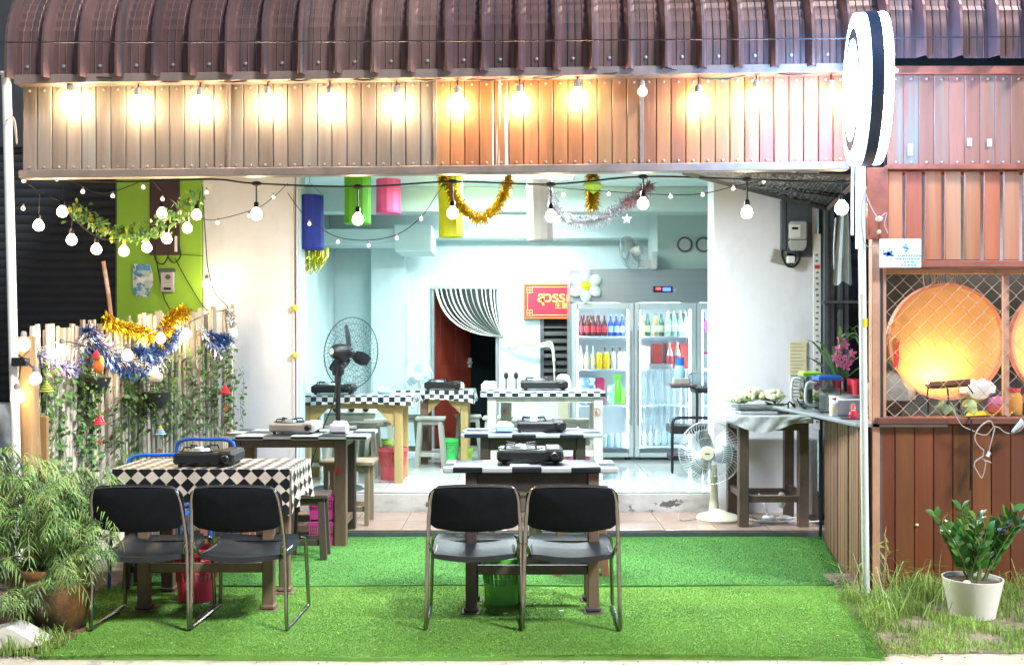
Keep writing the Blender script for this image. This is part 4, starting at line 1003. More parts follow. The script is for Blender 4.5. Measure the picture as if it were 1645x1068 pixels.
# its right legs read brown in the photo
for ch in [c for c in T1.children if c.name.startswith('leg')][2:]: ch.data.materials[0] = MIDW; ch['label'] = 'brown right leg'
T2 = table('dining_table', 'checked table on the brown step behind the front right table', X(740, 7.75), X(967, 7.75), 7.72, 8.26, ST, ST + .725, CHK18, DARKW, leg=.07, legpos=(X(772, 7.8), X(940, 7.8)), apron=.10, foot=False, iny=.03)
T3 = table('dining_table', 'whitewashed table with narrow check edge in front of the left fridge door', X(771, 9.1), X(973, 9.1), 9.1, 9.72, FL, 1.052, CHK57, WHTW, leg=.085, legpos=(X(783, 9.2), X(968, 9.2)), apron=.05, edge=.055, foot=False, iny=.04)
T4 = table('dining_table', 'yellow timber table with small check cloth beneath the big black fan', -1.95, X(664, 8.95), 8.92, 9.55, FL, 1.022, CHK5, YELW, leg=.075, legpos=(-1.9, X(648, 9.05)), apron=.09, hang=.075, foot=False, iny=.05, braces=True, strx=False)
T5 = table('dining_table', 'far timber table with small check cloth beside the open door', X(622, 10.3), X(760, 10.3), 10.3, 10.9, FL, 1.0, CHK5, YELW, leg=.08, legpos=(X(675, 10.35), X(752, 10.35)), apron=.05, hang=.10, foot=False, iny=.05, braces=True, strx=False)
for ch in [c for c in T5.children if c.name.startswith('leg')][:2]: ch.data.materials[0] = MIDW; ch['label'] = 'brown left leg'
T6 = table('dining_table', 'front left table under a diamond checked cloth with a black gas stove', X(181, 5.5), X(466, 5.5), 5.5, 6.02, 0, .80, DIAM, MIDW, leg=.062, legpos=(X(222, 5.55), X(440, 5.55)), apron=.08, hang=.20, iny=.03)
T7 = table('dining_table', 'left table with wide black and white checks carrying the pale stove', X(352, 7.2), X(590, 7.2), 7.2, 7.78, 0, ZT + .01, CHK20, MIDW, leg=.085, legpos=(X(370, 7.3), X(556, 7.25)), apron=.06, foot=False, iny=.04, strz=.12)
for ch in [c for c in T7.children if c.name.startswith('leg')][3:]: ch.data.materials[0] = DARKW
NUM = M('red_paint_number', (.45, .02, .02), .5, bump=0)
text(T7, 'painted_number', '4', .10, (X(536, 7.22), 7.232, Z(762, 7.24)), NUM)
def roundel(tb, s, px, py, Y):
    c = W(px, py, Y); part(tb, 'number_roundel', MB().lathe([(.033, 0), (.036, 0), (.036, .002), (.033, .002), (.033, 0)], c, 24, axis='y'), NUM)
    text(tb, 'number', s, .06, (c.x - .017, c.y - .001, c.z - .021), NUM)
roundel(T3, '6', 958, 662, 9.135); roundel(T3, '8', 811, 660, 9.72)
part(T3, 'middle_post', MB().box(X(804, 9.75), X(822, 9.75), 9.73, 9.79, FL, 1.0, .004), WHTW)

# side prep table
z_ = .925
PT = table('prep_table', 'dark wooden prep table with plastic sheeting beside the white fan', X(1166, 7.72), X(1306, 7.72), 7.70, 8.26, ST, .93, M('clouded_plastic_sheet', (.48, .52, .52), .35, var=.3, scale=8, bump=.6, bscale=14, patch=((.12, .13, .13), .62, .7, 9, (1, 1, 1))), M('prep_brown', (.105, .07, .055), .5, var=.25), leg=.075, legpos=(X(1185, 7.8), X(1296, 7.8)), apron=.06, edge=.055, foot=False, iny=.04, strz=.19)
dm = MB(); vs = []; fs = []
for i in range(25):
    u = i / 24
    for k in range(7):
        v_ = k / 6; x = X(1168, 7.68) + u * (X(1318, 7.68) - X(1168, 7.68))
        dz = .10 * v_ * (.25 + 1.0 * math.sin(PI * min(1, u * .8 + .15)) ** 1.5) * (.7 + .3 * math.sin(u * 5))
        vs.append((x, 7.69 - .012 * v_ + .006 * math.sin(u * 30 + v_ * 5), .932 - dz - .005))
for i in range(24):
    for k in range(6): fs.append((i * 7 + k, i * 7 + k + 1, (i + 1) * 7 + k + 1, (i + 1) * 7 + k))
part(PT, 'draped_sheet', dm.add(vs, fs), M('draped_plastic', (.5, .54, .54), .3, var=.25, scale=9, bump=.5, bscale=18), ang=70)

# chrome sled chairs
def make_chair(label, loc):
    t = thing('sled_chair', label, 'chair', (0, 0, 0), 'black chrome sled chairs')
    hw = .238
    def side(s):
        return [(s * (hw - .02), .40, .418), (s * hw, .435, .40), (s * (hw + .004), .455, .30), (s * (hw + .012), .47, .04), (s * (hw + .012), .455, .012), (s * (hw + .012), .40, .011),
                (s * (hw + .014), .05, .011), (s * (hw + .014), .01, .018), (s * (hw + .012), -.003, .05), (s * (hw + .004), .0, .42), (s * (hw - .006), -.035, .62), (s * (hw - .02), -.065, .73)]
    L_, R_ = side(-1), side(1)
    top = [(-hw + .045, -.072, .768), (-hw + .09, -.075, .778), (0, -.078, .782), (hw - .09, -.075, .778), (hw - .045, -.072, .768)]
    path = []
    pts = L_ + top + R_[::-1]
    part(t, 'tube_frame', MB().tube(poly(pts, 3), .0105, 8), CHROME)
    part(t, 'cross_tube', MB().tube([(-hw + .01, .36, .40), (hw - .01, .36, .40)], .009), CHROME)
    for s in (-1, 1):
        part(t, 'seat_bracket', MB().tube(poly([(s * (hw + .002), -.01, .47), (s * (hw - .012), .0, .44), (s * (hw - .02), .03, .405), (s * (hw - .03), .10, .395), (s * (hw - .03), .3, .395)]), .009, 7), CHROME)
    # curved seat pan
    mb = MB(); n = 10; vs = []; fs = []
    def zz(v_): return .412 + .018 * (1 - 4 * (v_ - .5) ** 2) * -1 + (.012 if v_ > .9 else 0) + .02 * v_
    for k in (0, 1):
        for j in range(n + 1):
            v_ = j / n
            for i in range(n + 1):
                u = i / n - .5; inset = .02 * (1 - min(1, 6 * min(v_, 1 - v_))) ** 2
                x = u * 2 * (hw - .012 - inset); y = .015 + v_ * .40 - .035 * (1 - 4 * u * u) * (1 if v_ < .5 else -1) * abs(v_ - .5) * 2 * .6
                vs.append((x, y, zz(v_) - .018 * (1 - 4 * u * u) - (.030 if k else 0) - .006 * ((abs(u) * 2) ** 8 if not k else 0)))
    m_ = (n + 1) ** 2
    for j in range(n):
        for i in range(n):
            q = j * (n + 1) + i; fs.append((q, q + 1, q + n + 2, q + n + 1)); fs.append((m_ + q, m_ + q + n + 1, m_ + q + n + 2, m_ + q + 1))
    for i in range(n):
        fs.append((i, m_ + i, m_ + i + 1, i + 1)); q = n * (n + 1) + i; fs.append((q, q + 1, m_ + q + 1, m_ + q))
        a = i * (n + 1); b = a + n + 1; fs.append((a, b, m_ + b, m_ + a)); a += n; b += n; fs.append((a, m_ + a, m_ + b, b))
    part(t, 'seat', mb.add(vs, fs), SEATV, ang=50)
    # backrest: rounded, slightly bowed pad
    mb = MB(); outline = []
    zb_, zt_ = .535, .772; wb, wt = .238, .236
    def rc(x, z, r, a0): return [(x + r * math.cos(a0 + PI / 2 * i / 5), z + r * math.sin(a0 + PI / 2 * i / 5)) for i in range(6)]
    outline = rc(wt - .055, zt_ - .055, .055, 0) + rc(-wt + .055, zt_ - .055, .055, PI / 2) + rc(-wb + .06, zb_ + .075, .06, PI) + [(-.1, zb_ + .003), (0, zb_), (.1, zb_ + .003)] + rc(wb - .06, zb_ + .075, .06, 1.5 * PI)
    def yof(x, z): return -.012 - (z - .53) * .23 + .0 - .035 * (1 - (x / .23) ** 2)
    no = len(outline); rings = []
    for off, ins in ((.0, .012), (.006, 0), (.026, 0), (.033, .014)):
        rings.append([(x * (1 - ins / .23), yof(x, z) - .012 + off, z + (ins if z < .65 else -ins)) for x, z in outline])
    for k_ in (.6, .25):
        rings.insert(0, [(x * k_, yof(x * k_, .65 + (z - .65) * k_) - .016, .65 + (z - .65) * k_) for x, z in outline])
        rings.append([(x * k_, yof(x * k_, .65 + (z - .65) * k_) + .026, .65 + (z - .65) * k_) for x, z in outline])
    vs = [p for rg in rings for p in rg]; c0 = len(vs); vs += [(0, yof(0, .65) - .016, .65), (0, yof(0, .65) + .026, .65)]
    fs = [(k * no + i, k * no + (i + 1) % no, (k + 1) * no + (i + 1) % no, (k + 1) * no + i) for k in range(7) for i in range(no)]
    fs += [(c0, (i + 1) % no, i) for i in range(no)] + [(c0 + 1, 7 * no + i, 7 * no + (i + 1) % no) for i in range(no)]
    part(t, 'backrest', mb.add(vs, fs), BLACKF, ang=50)
    return t
ch0 = make_chair('black sled chair at far left, partly behind the feathery bush', None)
ch0.location = (X(232, 5.2), 5.14, .012); ch0.scale = (1, 1, .968); ch0.rotation_euler = (0, 0, R(1))
dup(ch0, (X(390, 5.22), 5.14, .012), R(-2), 'black sled chair in front of the diamond cloth, right one of the left pair')
dup(ch0, (X(763, 5.2), 5.15, .012), R(1.5), 'black sled chair with the green basket behind it, left one of the centre pair')
dup(ch0, (X(917, 5.2), 5.14, .012), R(-1), 'black sled chair with specks on its seat, right one of the centre pair')

# blue tube chairs behind the left table
def blue_chair():
    t = thing('blue_chair', 'blue', 'chair', (0, 0, 0), 'blue tube chairs')
    hw = .21
    part(t, 'tube_frame', MB().tube(poly([(-hw, .18, .0), (-hw, .2, .42), (-hw, .23, .75), (-hw + .05, .24, .82), (0, .245, .825), (hw - .05, .24, .82), (hw, .23, .75), (hw, .2, .42), (hw, .18, 0)], 4), .013, 8), BLUEM)
    part(t, 'cross_rail', MB().tube([(-hw, .225, .74), (hw, .225, .74)], .010), BLUEM)
    part(t, 'seat', MB().box(-hw, hw, -.2, .2, .42, .445, .01), BLUEM)
    for s in (-1, 1): part(t, 'leg', MB().tube([(s * hw, -.18, .42), (s * (hw + .01), -.2, 0)], .012), BLUEM)
    return t
b0 = blue_chair(); b0.location = (X(262, 6.45), 6.25, 0); b0['label'] = 'blue tube chair behind the gas stove, lower and further left of the two'
b0.scale = (.95, 1, .93); b0.rotation_euler = (0, 0, R(8))
dup(b0, (X(315, 6.8), 6.7, 0), R(-6), 'blue tube chair further back, right of the other blue chair', scale=(1, 1, 1.0))

# stools
def make_stool(name, mat, h=.5, w_=.30, splay=.04, topm=None, label='x', group='stools', leg=.045):
    t = thing(name, label, 'stool', (0, 0, 0), group)
    hw = w_ / 2
    part(t, 'seat', MB().box(-hw, hw, -hw * .8, hw * .8, h - .028, h, .004), topm or mat)
    for sx in (-1, 1):
        for sy in (-1, 1):
            mb = MB(); a = Vector((sx * (hw - .05), sy * (hw * .8 - .04), h - .029)); b = Vector((sx * (hw - .05 + splay), sy * (hw * .8 - .03), 0))
            q = leg / 2; vs = [p + Vector((u, v, 0)) for p in (a, b) for u, v in ((-q, -q), (q, -q), (q, q), (-q, q))]
            mb.add(vs, [(0, 1, 2, 3), (7, 6, 5, 4)] + [(i, i + 4, (i + 1) % 4 + 4, (i + 1) % 4) for i in range(4)])
            part(t, 'leg', mb, mat, smooth=False)
    for sy in (-1, 1):
        y = sy * (hw * .8 - .035)
        part(t, 'rung', MB().box(-hw + .055 - splay * .3, hw - .055 + splay * .3, y - .010, y + .010, h * .22, h * .22 + .04, .003), mat)
        part(t, 'rail', MB().box(-hw + .07, hw - .07, y - .010, y + .010, h - .075, h - .03, .003), mat)
    return t
sg_ = make_stool('wooden_stool', GRYW, .51, .30, label='grey splayed stool under the far table by the door')
sg_.location = (X(692, 10.15), 10.15, FL); sg_.rotation_euler = (0, 0, 0)
sw_ = make_stool('wooden_stool', WHTW, .50, .30, .03, label='whitewashed stool farthest left under the yellow table')
sw_.location = (X(505, 9.35), 9.35, FL)
for px, Y, rz, lb in ((548, 9.2, 5, 'whitewashed stool just right of the fan post under the yellow table'), (586, 9.45, -8, 'whitewashed stool left of the coral basket'),
                      (610, 9.9, 3, 'whitewashed stool behind the coral basket'), (846, 9.6, 0, 'whitewashed stool under the numbered white table'), (923, 9.85, 6, 'whitewashed stool near the pink basket under the white table'),
                      (800, 10.2, -4, 'whitewashed stool behind the left leg of the white table')):
    dup(sw_, (X(px, Y), Y, FL), R(rz), lb, scale=(1, 1, 1.02))
dup(sg_, (X(752, 10.75), 10.75, FL), R(4), 'grey stool beyond the yellow table leg by the door', scale=.95)
dup(sg_, (X(650, 10.5), 10.7, FL), R(4), 'grey stool at the left end of the far table', scale=.95)
so_ = make_stool('wooden_stool', M('oak_stool', (.33, .25, .16), .5, var=.25, stretch=(1, 1, .2)), .50, .42, .0, label='light wooden stool standing on the step beside the numbered leg', leg=.035)
so_.location = (X(561, 7.95), 7.95, ST)
sr_ = make_stool('wooden_stool', REDLEG, .50, .34, .03, label='reddish wooden stool on the turf behind the right centre chair')
sr_.location = (X(932, 6.5), 6.45, .012)
dup(sr_, (X(828, 6.7), 6.75, .012), R(10), 'pale topped stool on the turf between the centre tables', mats={'reddish_stool_wood': M('tan_stool', (.32, .24, .17), .5)}, scale=(1, 1, 1.1))
dup(sr_, (X(345, 6.3), 6.6, .012), R(5), 'reddish wooden stool under the diamond clothed table')
sd = make_stool('wooden_stool', DARKW, .45, .3, .02, label='dark low stool under the left end of the diamond clothed table')
sd.location = (X(235, 6.0), 6.1, .012)
dup(sd, (X(480, 6.6), 6.9, .012), R(3), 'dark low stool between the two left tables')

# gas stoves
def make_stove(body, label, w_=.34):
    t = thing('gas_stove', label, 'gas stove', (0, 0, 0), 'portable gas stoves')
    hw = w_ / 2
    part(t, 'body', MB().box(-hw, hw, -.14, .14, .014, .078, .012), body)
    part(t, 'canister_lid', MB().box(hw * .42, hw - .006, -.142, .135, .03, .086, .014), body)
    part(t, 'knob', MB().lathe([(.024, 0), (.024, .012), (.018, .02), (.0001, .02)], (hw * .72, -.142, .045), 16, axis='y'), BLACKPL)
    part(t, 'burner', MB().lathe([(.06, .0), (.05, .016), (.03, .02), (.0001, .02)], (-.05, 0, .079), 18), GALV)
    part(t, 'drip_pan', MB().lathe([(.11, .0), (.118, .004), (.10, .002)], (-.05, 0, .0785), 22), BLACKM)
    for a in range(4):
        an = PI / 4 + a * PI / 2; c, s = math.cos(an), math.sin(an)
        part(t, 'pan_support', MB().tube([(-.05 + .115 * c, .115 * s, .082), (-.05 + .105 * c, .105 * s, .104), (-.05 + .04 * c, .04 * s, .102)], .005), BLACKM)
    for sx in (-1, 1):
        for sy in (-1, 1): part(t, 'foot', MB().lathe([(.012, 0), (.014, .015)], (sx * (hw - .035), sy * .11, 0), 8), BLACKPL)
    return t
s0 = make_stove(BLACKM, 'black gas stove on the diamond checked cloth')
s0.location = (X(337, 5.72), 5.72, .802); s0.rotation_euler = (0, 0, R(2))
dup(s0, (X(852, 5.7), 5.72, ZT + .002), R(-1), 'black gas stove on the front right table, behind the centre chairs', scale=(1.1, 1, 1))
dup(s0, (X(869, 7.95), 7.95, ST + .727), R(1), 'black gas stove on the second table from the front at right', scale=(1.13, 1, 1.08))
dup(s0, (X(874, 9.4), 9.4, 1.054), R(0), 'black gas stove on the numbered white table', scale=(1.3, 1, 1.1))
dup(s0, (X(537, 9.2), 9.2, 1.026), R(3), 'black gas stove on the yellow table below the big fan', scale=(1.15, 1, 1.05))
dup(s0, (X(712, 10.55), 10.55, 1.004), R(-2), 'black gas stove on the far table by the red brown door', scale=(1.1, 1, 1))
s1 = make_stove(M('beige_stove', (.42, .38, .33), .35, var=.1), 'beige gas stove on the wide checked left table')
s1.location = (X(476, 7.45), 7.45, ZT + .012); s1.rotation_euler = (0, 0, R(-3))
# spoons and paper leaflets on tables
solo('leaflet', MB().box(-.055, .055, -.04, .04, 0, .002), PAPER, 'small white leaflet under the stove on the front right table', 'leaflet', loc=(X(835, 5.56), 5.56, ZT + .001))
solo('leaflet', MB().box(-.09, .09, -.04, .04, 0, .002), PAPER, 'white leaflet before the stove on the second right table', 'leaflet', loc=(X(856, 7.8), 7.8, ST + .726))
# tissue boxes
def tissue(loc, label, m_, w_=.17, h=.06, rz=0):
    t = thing('tissue_box', label, 'tissue box', loc, 'tissue boxes', R(rz)); L0 = Vector(loc)
    part(t, 'box', MB().box(L0.x - w_ / 2, L0.x + w_ / 2, L0.y - .06, L0.y + .06, L0.z, L0.z + h, .01), m_)
    mb = MB(); rr = random.Random(int(loc[0] * 50))
    for i in range(5): mb.ball((L0.x + rr.uniform(-.04, .04), L0.y + rr.uniform(-.02, .02), L0.z + h + .006), rr.uniform(.015, .026), 7, (1.4, .7, .8))
    part(t, 'tissue', mb, PAPER)
tissue((X(545, 7.45), 7.45, ZT + .012), 'white tissue pack at the right end of the wide checked table', WHITEPL, .13, .065)
tissue((X(811, 7.9), 7.9, ST + .727), 'blue and white tissue box left of the stove on the second right table', LBLUE, .145, .06)
tissue((X(785, 9.35), 9.35, 1.054), 'white tissue box at the left end of the numbered white table', WHITEPL, .14, .06)
tissue((X(618, 9.3), 9.3, 1.026), 'pale blue tissue box right of the stove on the yellow table', LBLUE, .12, .035)
tissue((X(738, 10.55), 10.6, 1.004), 'small white tissue pack behind the stove by the door', CREAM, .10, .05)
tissue((X(1100, 9.0), 12.5, -5), 'x', CREAM) if False else None

# slatted baskets
def basket(label, loc, mat, rt=.13, rb=.10, h=.28, square=False):
    t = thing('waste_basket', label, 'basket', loc, 'plastic baskets'); L0 = Vector(loc)
    n = 28; mb = MB()
    nn = 4 if square else n
    rot = Matrix.Translation(L0) @ Matrix.Rotation(R(45) if square else 0, 4, 'Z')
    k = 1.25 if square else 1
    part(t, 'base', MB().lathe([(.0001, 0), (rb * k, 0), (rb * k * 1.04, h * .42), (rb * k * 1.02, h * .42), (rb * .97 * k, .006), (.0001, .006)], n=nn, m=rot), mat)
    part(t, 'rim', MB().lathe([(rt * k * .97, h - .03), (rt * k, h - .03), (rt * k * 1.03, h), (rt * k * .98, h), (rt * k * .96, h - .028)], n=nn, m=rot), mat)
    for i in range(n * (2 if square else 1)):
        tt = i / (n * (2 if square else 1)) * 2 * PI
        def rad(r, a):
            if not square: return r
            b = (a % (PI / 2)) - PI / 4; return r * math.cos(PI / 4) / math.cos(b)
        p = rot @ Vector((math.cos(tt) * rad(rb * k * 1.03, tt), math.sin(tt) * rad(rb * k * 1.03, tt), h * .42)); q = rot @ Vector((math.cos(tt) * rad(rt * k * .975, tt), math.sin(tt) * rad(rt * k * .975, tt), h - .03))
        mb.tube([p, q], .0035, 4)
    for z in (.55, .68, .8):
        r = (rb * 1.03 + (rt * .975 - rb * 1.03) * (z - .42) / .5) * k
        mb.lathe([(r, h * z), (r + .003, h * z + .004), (r, h * z + .008)], n=nn, m=rot)
    part(t, 'lattice', mb, mat)
    part(t, 'bag_liner', MB().lathe([(rb * k * .9, .02), (rt * k * .94, h - .01), (rt * k * .9, h + .004), (rb * k * .85, .03)], n=nn, m=rot), M('liner_' + mat.name, tuple(min(1, c * .7 + .12) for c in mat.node_tree.nodes['Mix'].inputs[6].default_value[:3]), .4, tl=.3))
    return t
basket('red slatted waste basket under the diamond clothed table', (X(316, 5.78), 5.78, .012), REDPL, .132, .105, .295)
basket('green slatted waste basket under the front right table', (X(807, 5.78), 5.72, .012), GREENPL, .125, .10, .27)
basket('coral waste basket behind the front leg of the yellow table', (X(631, 9.25), 9.25, FL), CORALPL, .14, .11, .29)
basket('upper magenta crate of the pair beneath the left table', (X(521, 7.35), 7.35, .21), PINKPL, .11, .10, .17, True)
basket('lower magenta crate of the pair beneath the left table', (X(521, 7.35), 7.35, .012), PINKPL, .11, .10, .18, True)
basket('magenta crate under the numbered white table', (X(930, 9.9), 9.75, FL), PINKPL, .14, .13, .15, True)
basket('bright green bin between the stools by the door', (X(722, 10.3), 10.3, FL), M('bright_green_plastic', (.05, .65, .12), .35, tl=.2), .09, .07, .27)
basket('yellow green bin inside the shop behind the coral basket', (X(612, 9.8), 9.85, FL), LIMEPL, .12, .1, .30)
basket('small yellow bin under the stool by the door', (X(748, 10.4), 10.45, FL), LIMEPL, .07, .06, .16)

# ================================================================ FRIDGE AND BOTTLES
YR = 10.72
fx = X(916, YR); DW = .672
FR = thing('display_fridge', 'tall three door steel display fridge with lit drinks shelves', 'fridge', (fx + 1.0, YR + .35, FL))
fw = 3 * DW + .03; ztop = Z(432, YR); zd1 = Z(486, YR); zb0 = FL + .10; zdb = Z(727, YR)
part(FR, 'header', MB().box(fx, fx + fw, YR - .02, YR + .6, zd1, ztop, .006), STEEL)
part(FR, 'side_panel', MB().box(fx, fx + .03, YR + .03, YR + .6, zb0, zd1 - .002, .004), STEEL)
part(FR, 'side_panel', MB().box(fx + fw - .03, fx + fw, YR + .03, YR + .6, zb0, zd1 - .002, .004), STEEL)
part(FR, 'back_panel', MB().box(fx + .031, fx + fw - .031, YR + .56, YR + .6, zb0 + .03, zd1 - .002), FRIDGEIN)
part(FR, 'base_panel', MB().box(fx, fx + fw, YR, YR + .6, FL + .06, zb0 + .028, .004), GALV)
for x in (fx + .1, fx + .62, fx + 1.3, fx + fw - .1): part(FR, 'caster', MB().box(x - .03, x + .03, YR + .02, YR + .1, FL, FL + .059, .005), BLACKPL)
part(FR, 'controller', MB().box(X(1049, YR), X(1080, YR), YR - .028, YR - .021, Z(470, YR), Z(460, YR), .002), BLACKPL)
part(FR, 'red_readout', MB().box(X(1053, YR), X(1061, YR), YR - .031, YR - .0285, Z(466, YR), Z(462, YR)), M('red_led', (.5, 0, 0), .4, bump=0, emit=(1, .03, .05), es=1.4))
part(FR, 'blue_readout', MB().box(X(1064, YR), X(1077, YR), YR - .031, YR - .0285, Z(468, YR), Z(462, YR)), M('blue_led', (0, 0, .5), .4, bump=0, emit=(.05, .1, 1), es=1.2))
part(FR, 'key_lock', MB().lathe([(.009, 0), (.009, .006)], W(1084, 466, YR - .02), 10, axis='y'), ALU)
shelf_py = [537, 590, 648]
shz = [Z(p + 3, YR + .1) for p in shelf_py] + [zdb - .03]
for k in range(3):
    a = fx + .015 + k * DW; b = a + DW
    d = part(FR, 'door', MB().box(a + .004, a + .06, YR - .02, YR + .028, zdb - .045, zd1 - .006, .006).box(b - .06, b - .004, YR - .02, YR + .028, zdb - .045, zd1 - .006, .006)
             .box(a + .061, b - .061, YR - .02, YR + .028, zd1 - .07, zd1 - .006, .004).box(a + .061, b - .061, YR - .02, YR + .028, zdb - .045, zdb, .004), ALU)
    part(d, 'door_glass', MB().box(a + .061, b - .061, YR + .0, YR + .006, zdb + .001, zd1 - .071), GLASS)
    part(d, 'pull_handle', MB().box(b - .045, b - .03, YR - .045, YR - .021, zdb + .3, zd1 - .3, .004) if k != 1 else MB().box(a + .03, a + .045, YR - .045, YR - .021, zdb + .3, zd1 - .3, .004), GALV)
    part(FR, 'led_strip', MB().box(a + .062, a + .074, YR + .031, YR + .045, zdb + .02, zd1 - .08).box(b - .074, b - .062, YR + .031, YR + .045, zdb + .02, zd1 - .08), FRIDGE_E)
    for z in shz:
        part(FR, 'wire_shelf', MB().box(a + .03, b - .03, YR + .07, YR + .52, z - .012, z, .002), FRIDGEIN)
    if k: part(FR, 'divider', MB().box(a - .008, a + .008, YR + .03, YR + .55, zb0 + .03, zd1 - .002), FRIDGEIN)
for a in (fx + .25, fx + .92, fx + 1.59):
    part(FR, 'led_strip', MB().box(a - .18, a + .28, YR + .06, YR + .09, zd1 - .03, zd1 - .012), FRIDGE_E)
def bprof(h, r=.03): return [(r * .9, 0), (r, .008), (r, h * .55), (r * .75, h * .66), (r * .38, h * .78), (r * .36, h * .96)]
def proto_bottle(name, mat, capm, labm, h=.23, r=.03):
    t = thing(name, 'x', 'bottle', (0, 0, 0))
    part(t, 'body', MB().lathe(bprof(h, r), n=12), mat)
    part(t, 'cap', MB().lathe([(r * .42, h * .961), (r * .42, h)], n=10), capm)
    if labm: part(t, 'label_band', MB().lathe([(r * 1.02, h * .18), (r * 1.02, h * .48)], n=12), labm)
    return t
used = {}
def putb(key, maker, px, shelf, Y, label, group, scale=None, z=None):
    zz_ = shz[shelf] + .001 if z is None else z
    L = (X(px, Y), Y, zz_)
    if key not in used:
        used[key] = maker(); r = used[key]; r.location = L; r['label'] = label; r['group'] = group
        if scale: r.scale = (scale,) * 3
    else: dup(used[key], L, 0, label, group, scale=scale)
Yb = YR + .14
red_m = M('red_drink', (.35, .01, .03), .15, bump=0); blu_m = M('blue_drink', (.02, .06, .4), .15, bump=0)
ordn = ['first', 'second', 'third', 'fourth', 'fifth', 'sixth', 'seventh', 'eighth']
for i, px in enumerate((934, 944, 953, 962, 971)):
    putb('red', lambda: proto_bottle('drink_bottle', M('dark_cola', (.10, .01, .02), .15, bump=0) , REDPL, REDPL), px, 0, Yb, f'dark red bottle, {ordn[i]} from the left on the top shelf of the left fridge door', 'red bottles in the fridge')
for i, px in enumerate((981, 990, 999)):
    putb('blue', lambda: proto_bottle('drink_bottle', blu_m, WHITEPL, LBLUE), px, 0, Yb, f'blue bottle, {ordn[i]} of three on the top shelf of the left fridge door', 'blue bottles in the fridge')
pale = M('pale_liquor', (.55, .6, .5), .15, bump=0)
for i, px in enumerate((933, 943, 953)):
    putb('pale', lambda: proto_bottle('drink_bottle', pale, ALU, CREAMP, .25), px, 1, Yb, f'pale bottle, {ordn[i]} of three at the left of the second fridge shelf', 'pale bottles in the fridge')
def can(m_, h=.19, r=.037):
    def f():
        t = thing('drink_bottle', 'x', 'bottle', (0, 0, 0))
        part(t, 'body', MB().lathe([(r * .8, 0), (r, .012), (r, h * .8), (r * .7, h * .93)], n=14), m_)
        part(t, 'cap', MB().lathe([(r * .66, h * .931), (r * .66, h)], n=12), WHITEPL); return t
    return f
for i, px in enumerate((963, 974)): putb('yel', can(M('yellow_drink', (.85, .6, .02), .2, bump=0)), px, 1, Yb, f'{("left", "right")[i]} one of the two stout yellow bottles in the left fridge door', 'yellow bottles in the fridge')
for i, px in enumerate((985, 995, 1002)): putb('whi', can(M('milky_drink', (.75, .78, .74), .2, bump=0), .19, .028), px, 1, Yb, f'milky white bottle, {ordn[i]} right of the yellow bottles', 'white bottles in the fridge')
grn = M('soju_green', (.35, .55, .42), .1, bump=0)
for i, px in enumerate((1073, 1083, 1093, 1102)): putb('soju', lambda: proto_bottle('liquor_bottle', grn, WHITEPL, PAPER, .27, .033), px, 0, Yb, f'green tinted bottle with white label, {ordn[i]} from the left on the middle door top shelf', 'labelled bottles in the fridge')
for i, px in enumerate((1031, 1053)): putb('whk', lambda: proto_bottle('liquor_bottle', M('amber_liquor', (.5, .35, .12), .1, bump=0), BLACKPL, PAPER, .24, .04), px, 0, Yb, f'{("left", "right")[i]} of the two amber bottles on the middle door top shelf', 'amber bottles in the fridge')
for i, px in enumerate((1076, 1088)): putb('wb', lambda: proto_bottle('liquor_bottle', M('white_glazed_bottle', (.8, .72, .66), .2, bump=0), M('salmon_cap', (.7, .2, .12), .4), REDPL, .30, .034), px, 1, Yb - .02, f'{("left", "right")[i]} white bottle standing before the red cartons in the middle fridge door', 'white bottles before red cartons')
for i, (px) in enumerate((1055, 1078, 1099)):
    solo('drink_carton', MB().box(-.055, .055, -.06, .06, 0, .275, .004), M('red_carton', (.62, .04, .03), .5, patch=((.8, .45, .15), .6, .64, 9, (1, 1, .3))), f'red drink carton, {ordn[i]} of three on the second shelf of the middle door', 'carton', 'red cartons in the fridge', loc=(X(px, YR + .34), YR + .34, shz[1] + .001))
solo('paper_note', MB().box(-.075, .075, 0, .003, 0, .24), PAPER, 'white handwritten sheet inside the middle fridge door beside the red cartons', 'paper', loc=(X(1033, YR + .1), YR + .1, shz[1] + .01))
solo('metal_tray', MB().box(-.10, .10, -.05, .05, 0, .055, .006), GREYP, 'small grey metal tray on the second shelf of the middle fridge door', 'tray', loc=(X(1056, YR + .1), YR + .12, shz[1] + .001))
solo('snack_pack', MB().box(-.05, .05, -.02, .02, 0, .30, .012), M('crimson_pack', (.6, .02, .12), .4), 'crimson snack pack on the third shelf of the left fridge door', 'pack', loc=(X(964, Yb), Yb, shz[2] + .001))
solo('cold_pack', MB().box(-.12, .11, -.03, .03, 0, .29, .02), M('blue_frozen_pack', (.10, .25, .55), .4, var=.6, scale=14, patch=((.7, .8, .85), .5, .56, 12, (1, 1, 1))), 'blue and white wrapped packs stacked on the third shelf of the left door', 'pack', loc=(X(941, Yb), Yb, shz[2] + .01))
g_ = thing('spray_bottle', 'lime green spray bottle hanging at the left fridge door', 'spray bottle', (X(993, YR - .06), YR - .08, Z(646, YR)))
L0 = g_.location.copy()
part(g_, 'body', MB().lathe([(.035, 0), (.038, .01), (.038, .20), (.018, .23), (.016, .26)], L0, 14), M('neon_green', (.12, .75, .03), .3, bump=0))
part(g_, 'trigger_head', MB().box(L0.x - .045, L0.x + .03, L0.y - .015, L0.y + .015, L0.z + .258, L0.z + .30, .006).box(L0.x - .05, L0.x - .04, L0.y - .006, L0.y + .006, L0.z + .20, L0.z + .26, .002), M('neon_green', (1,) * 3))
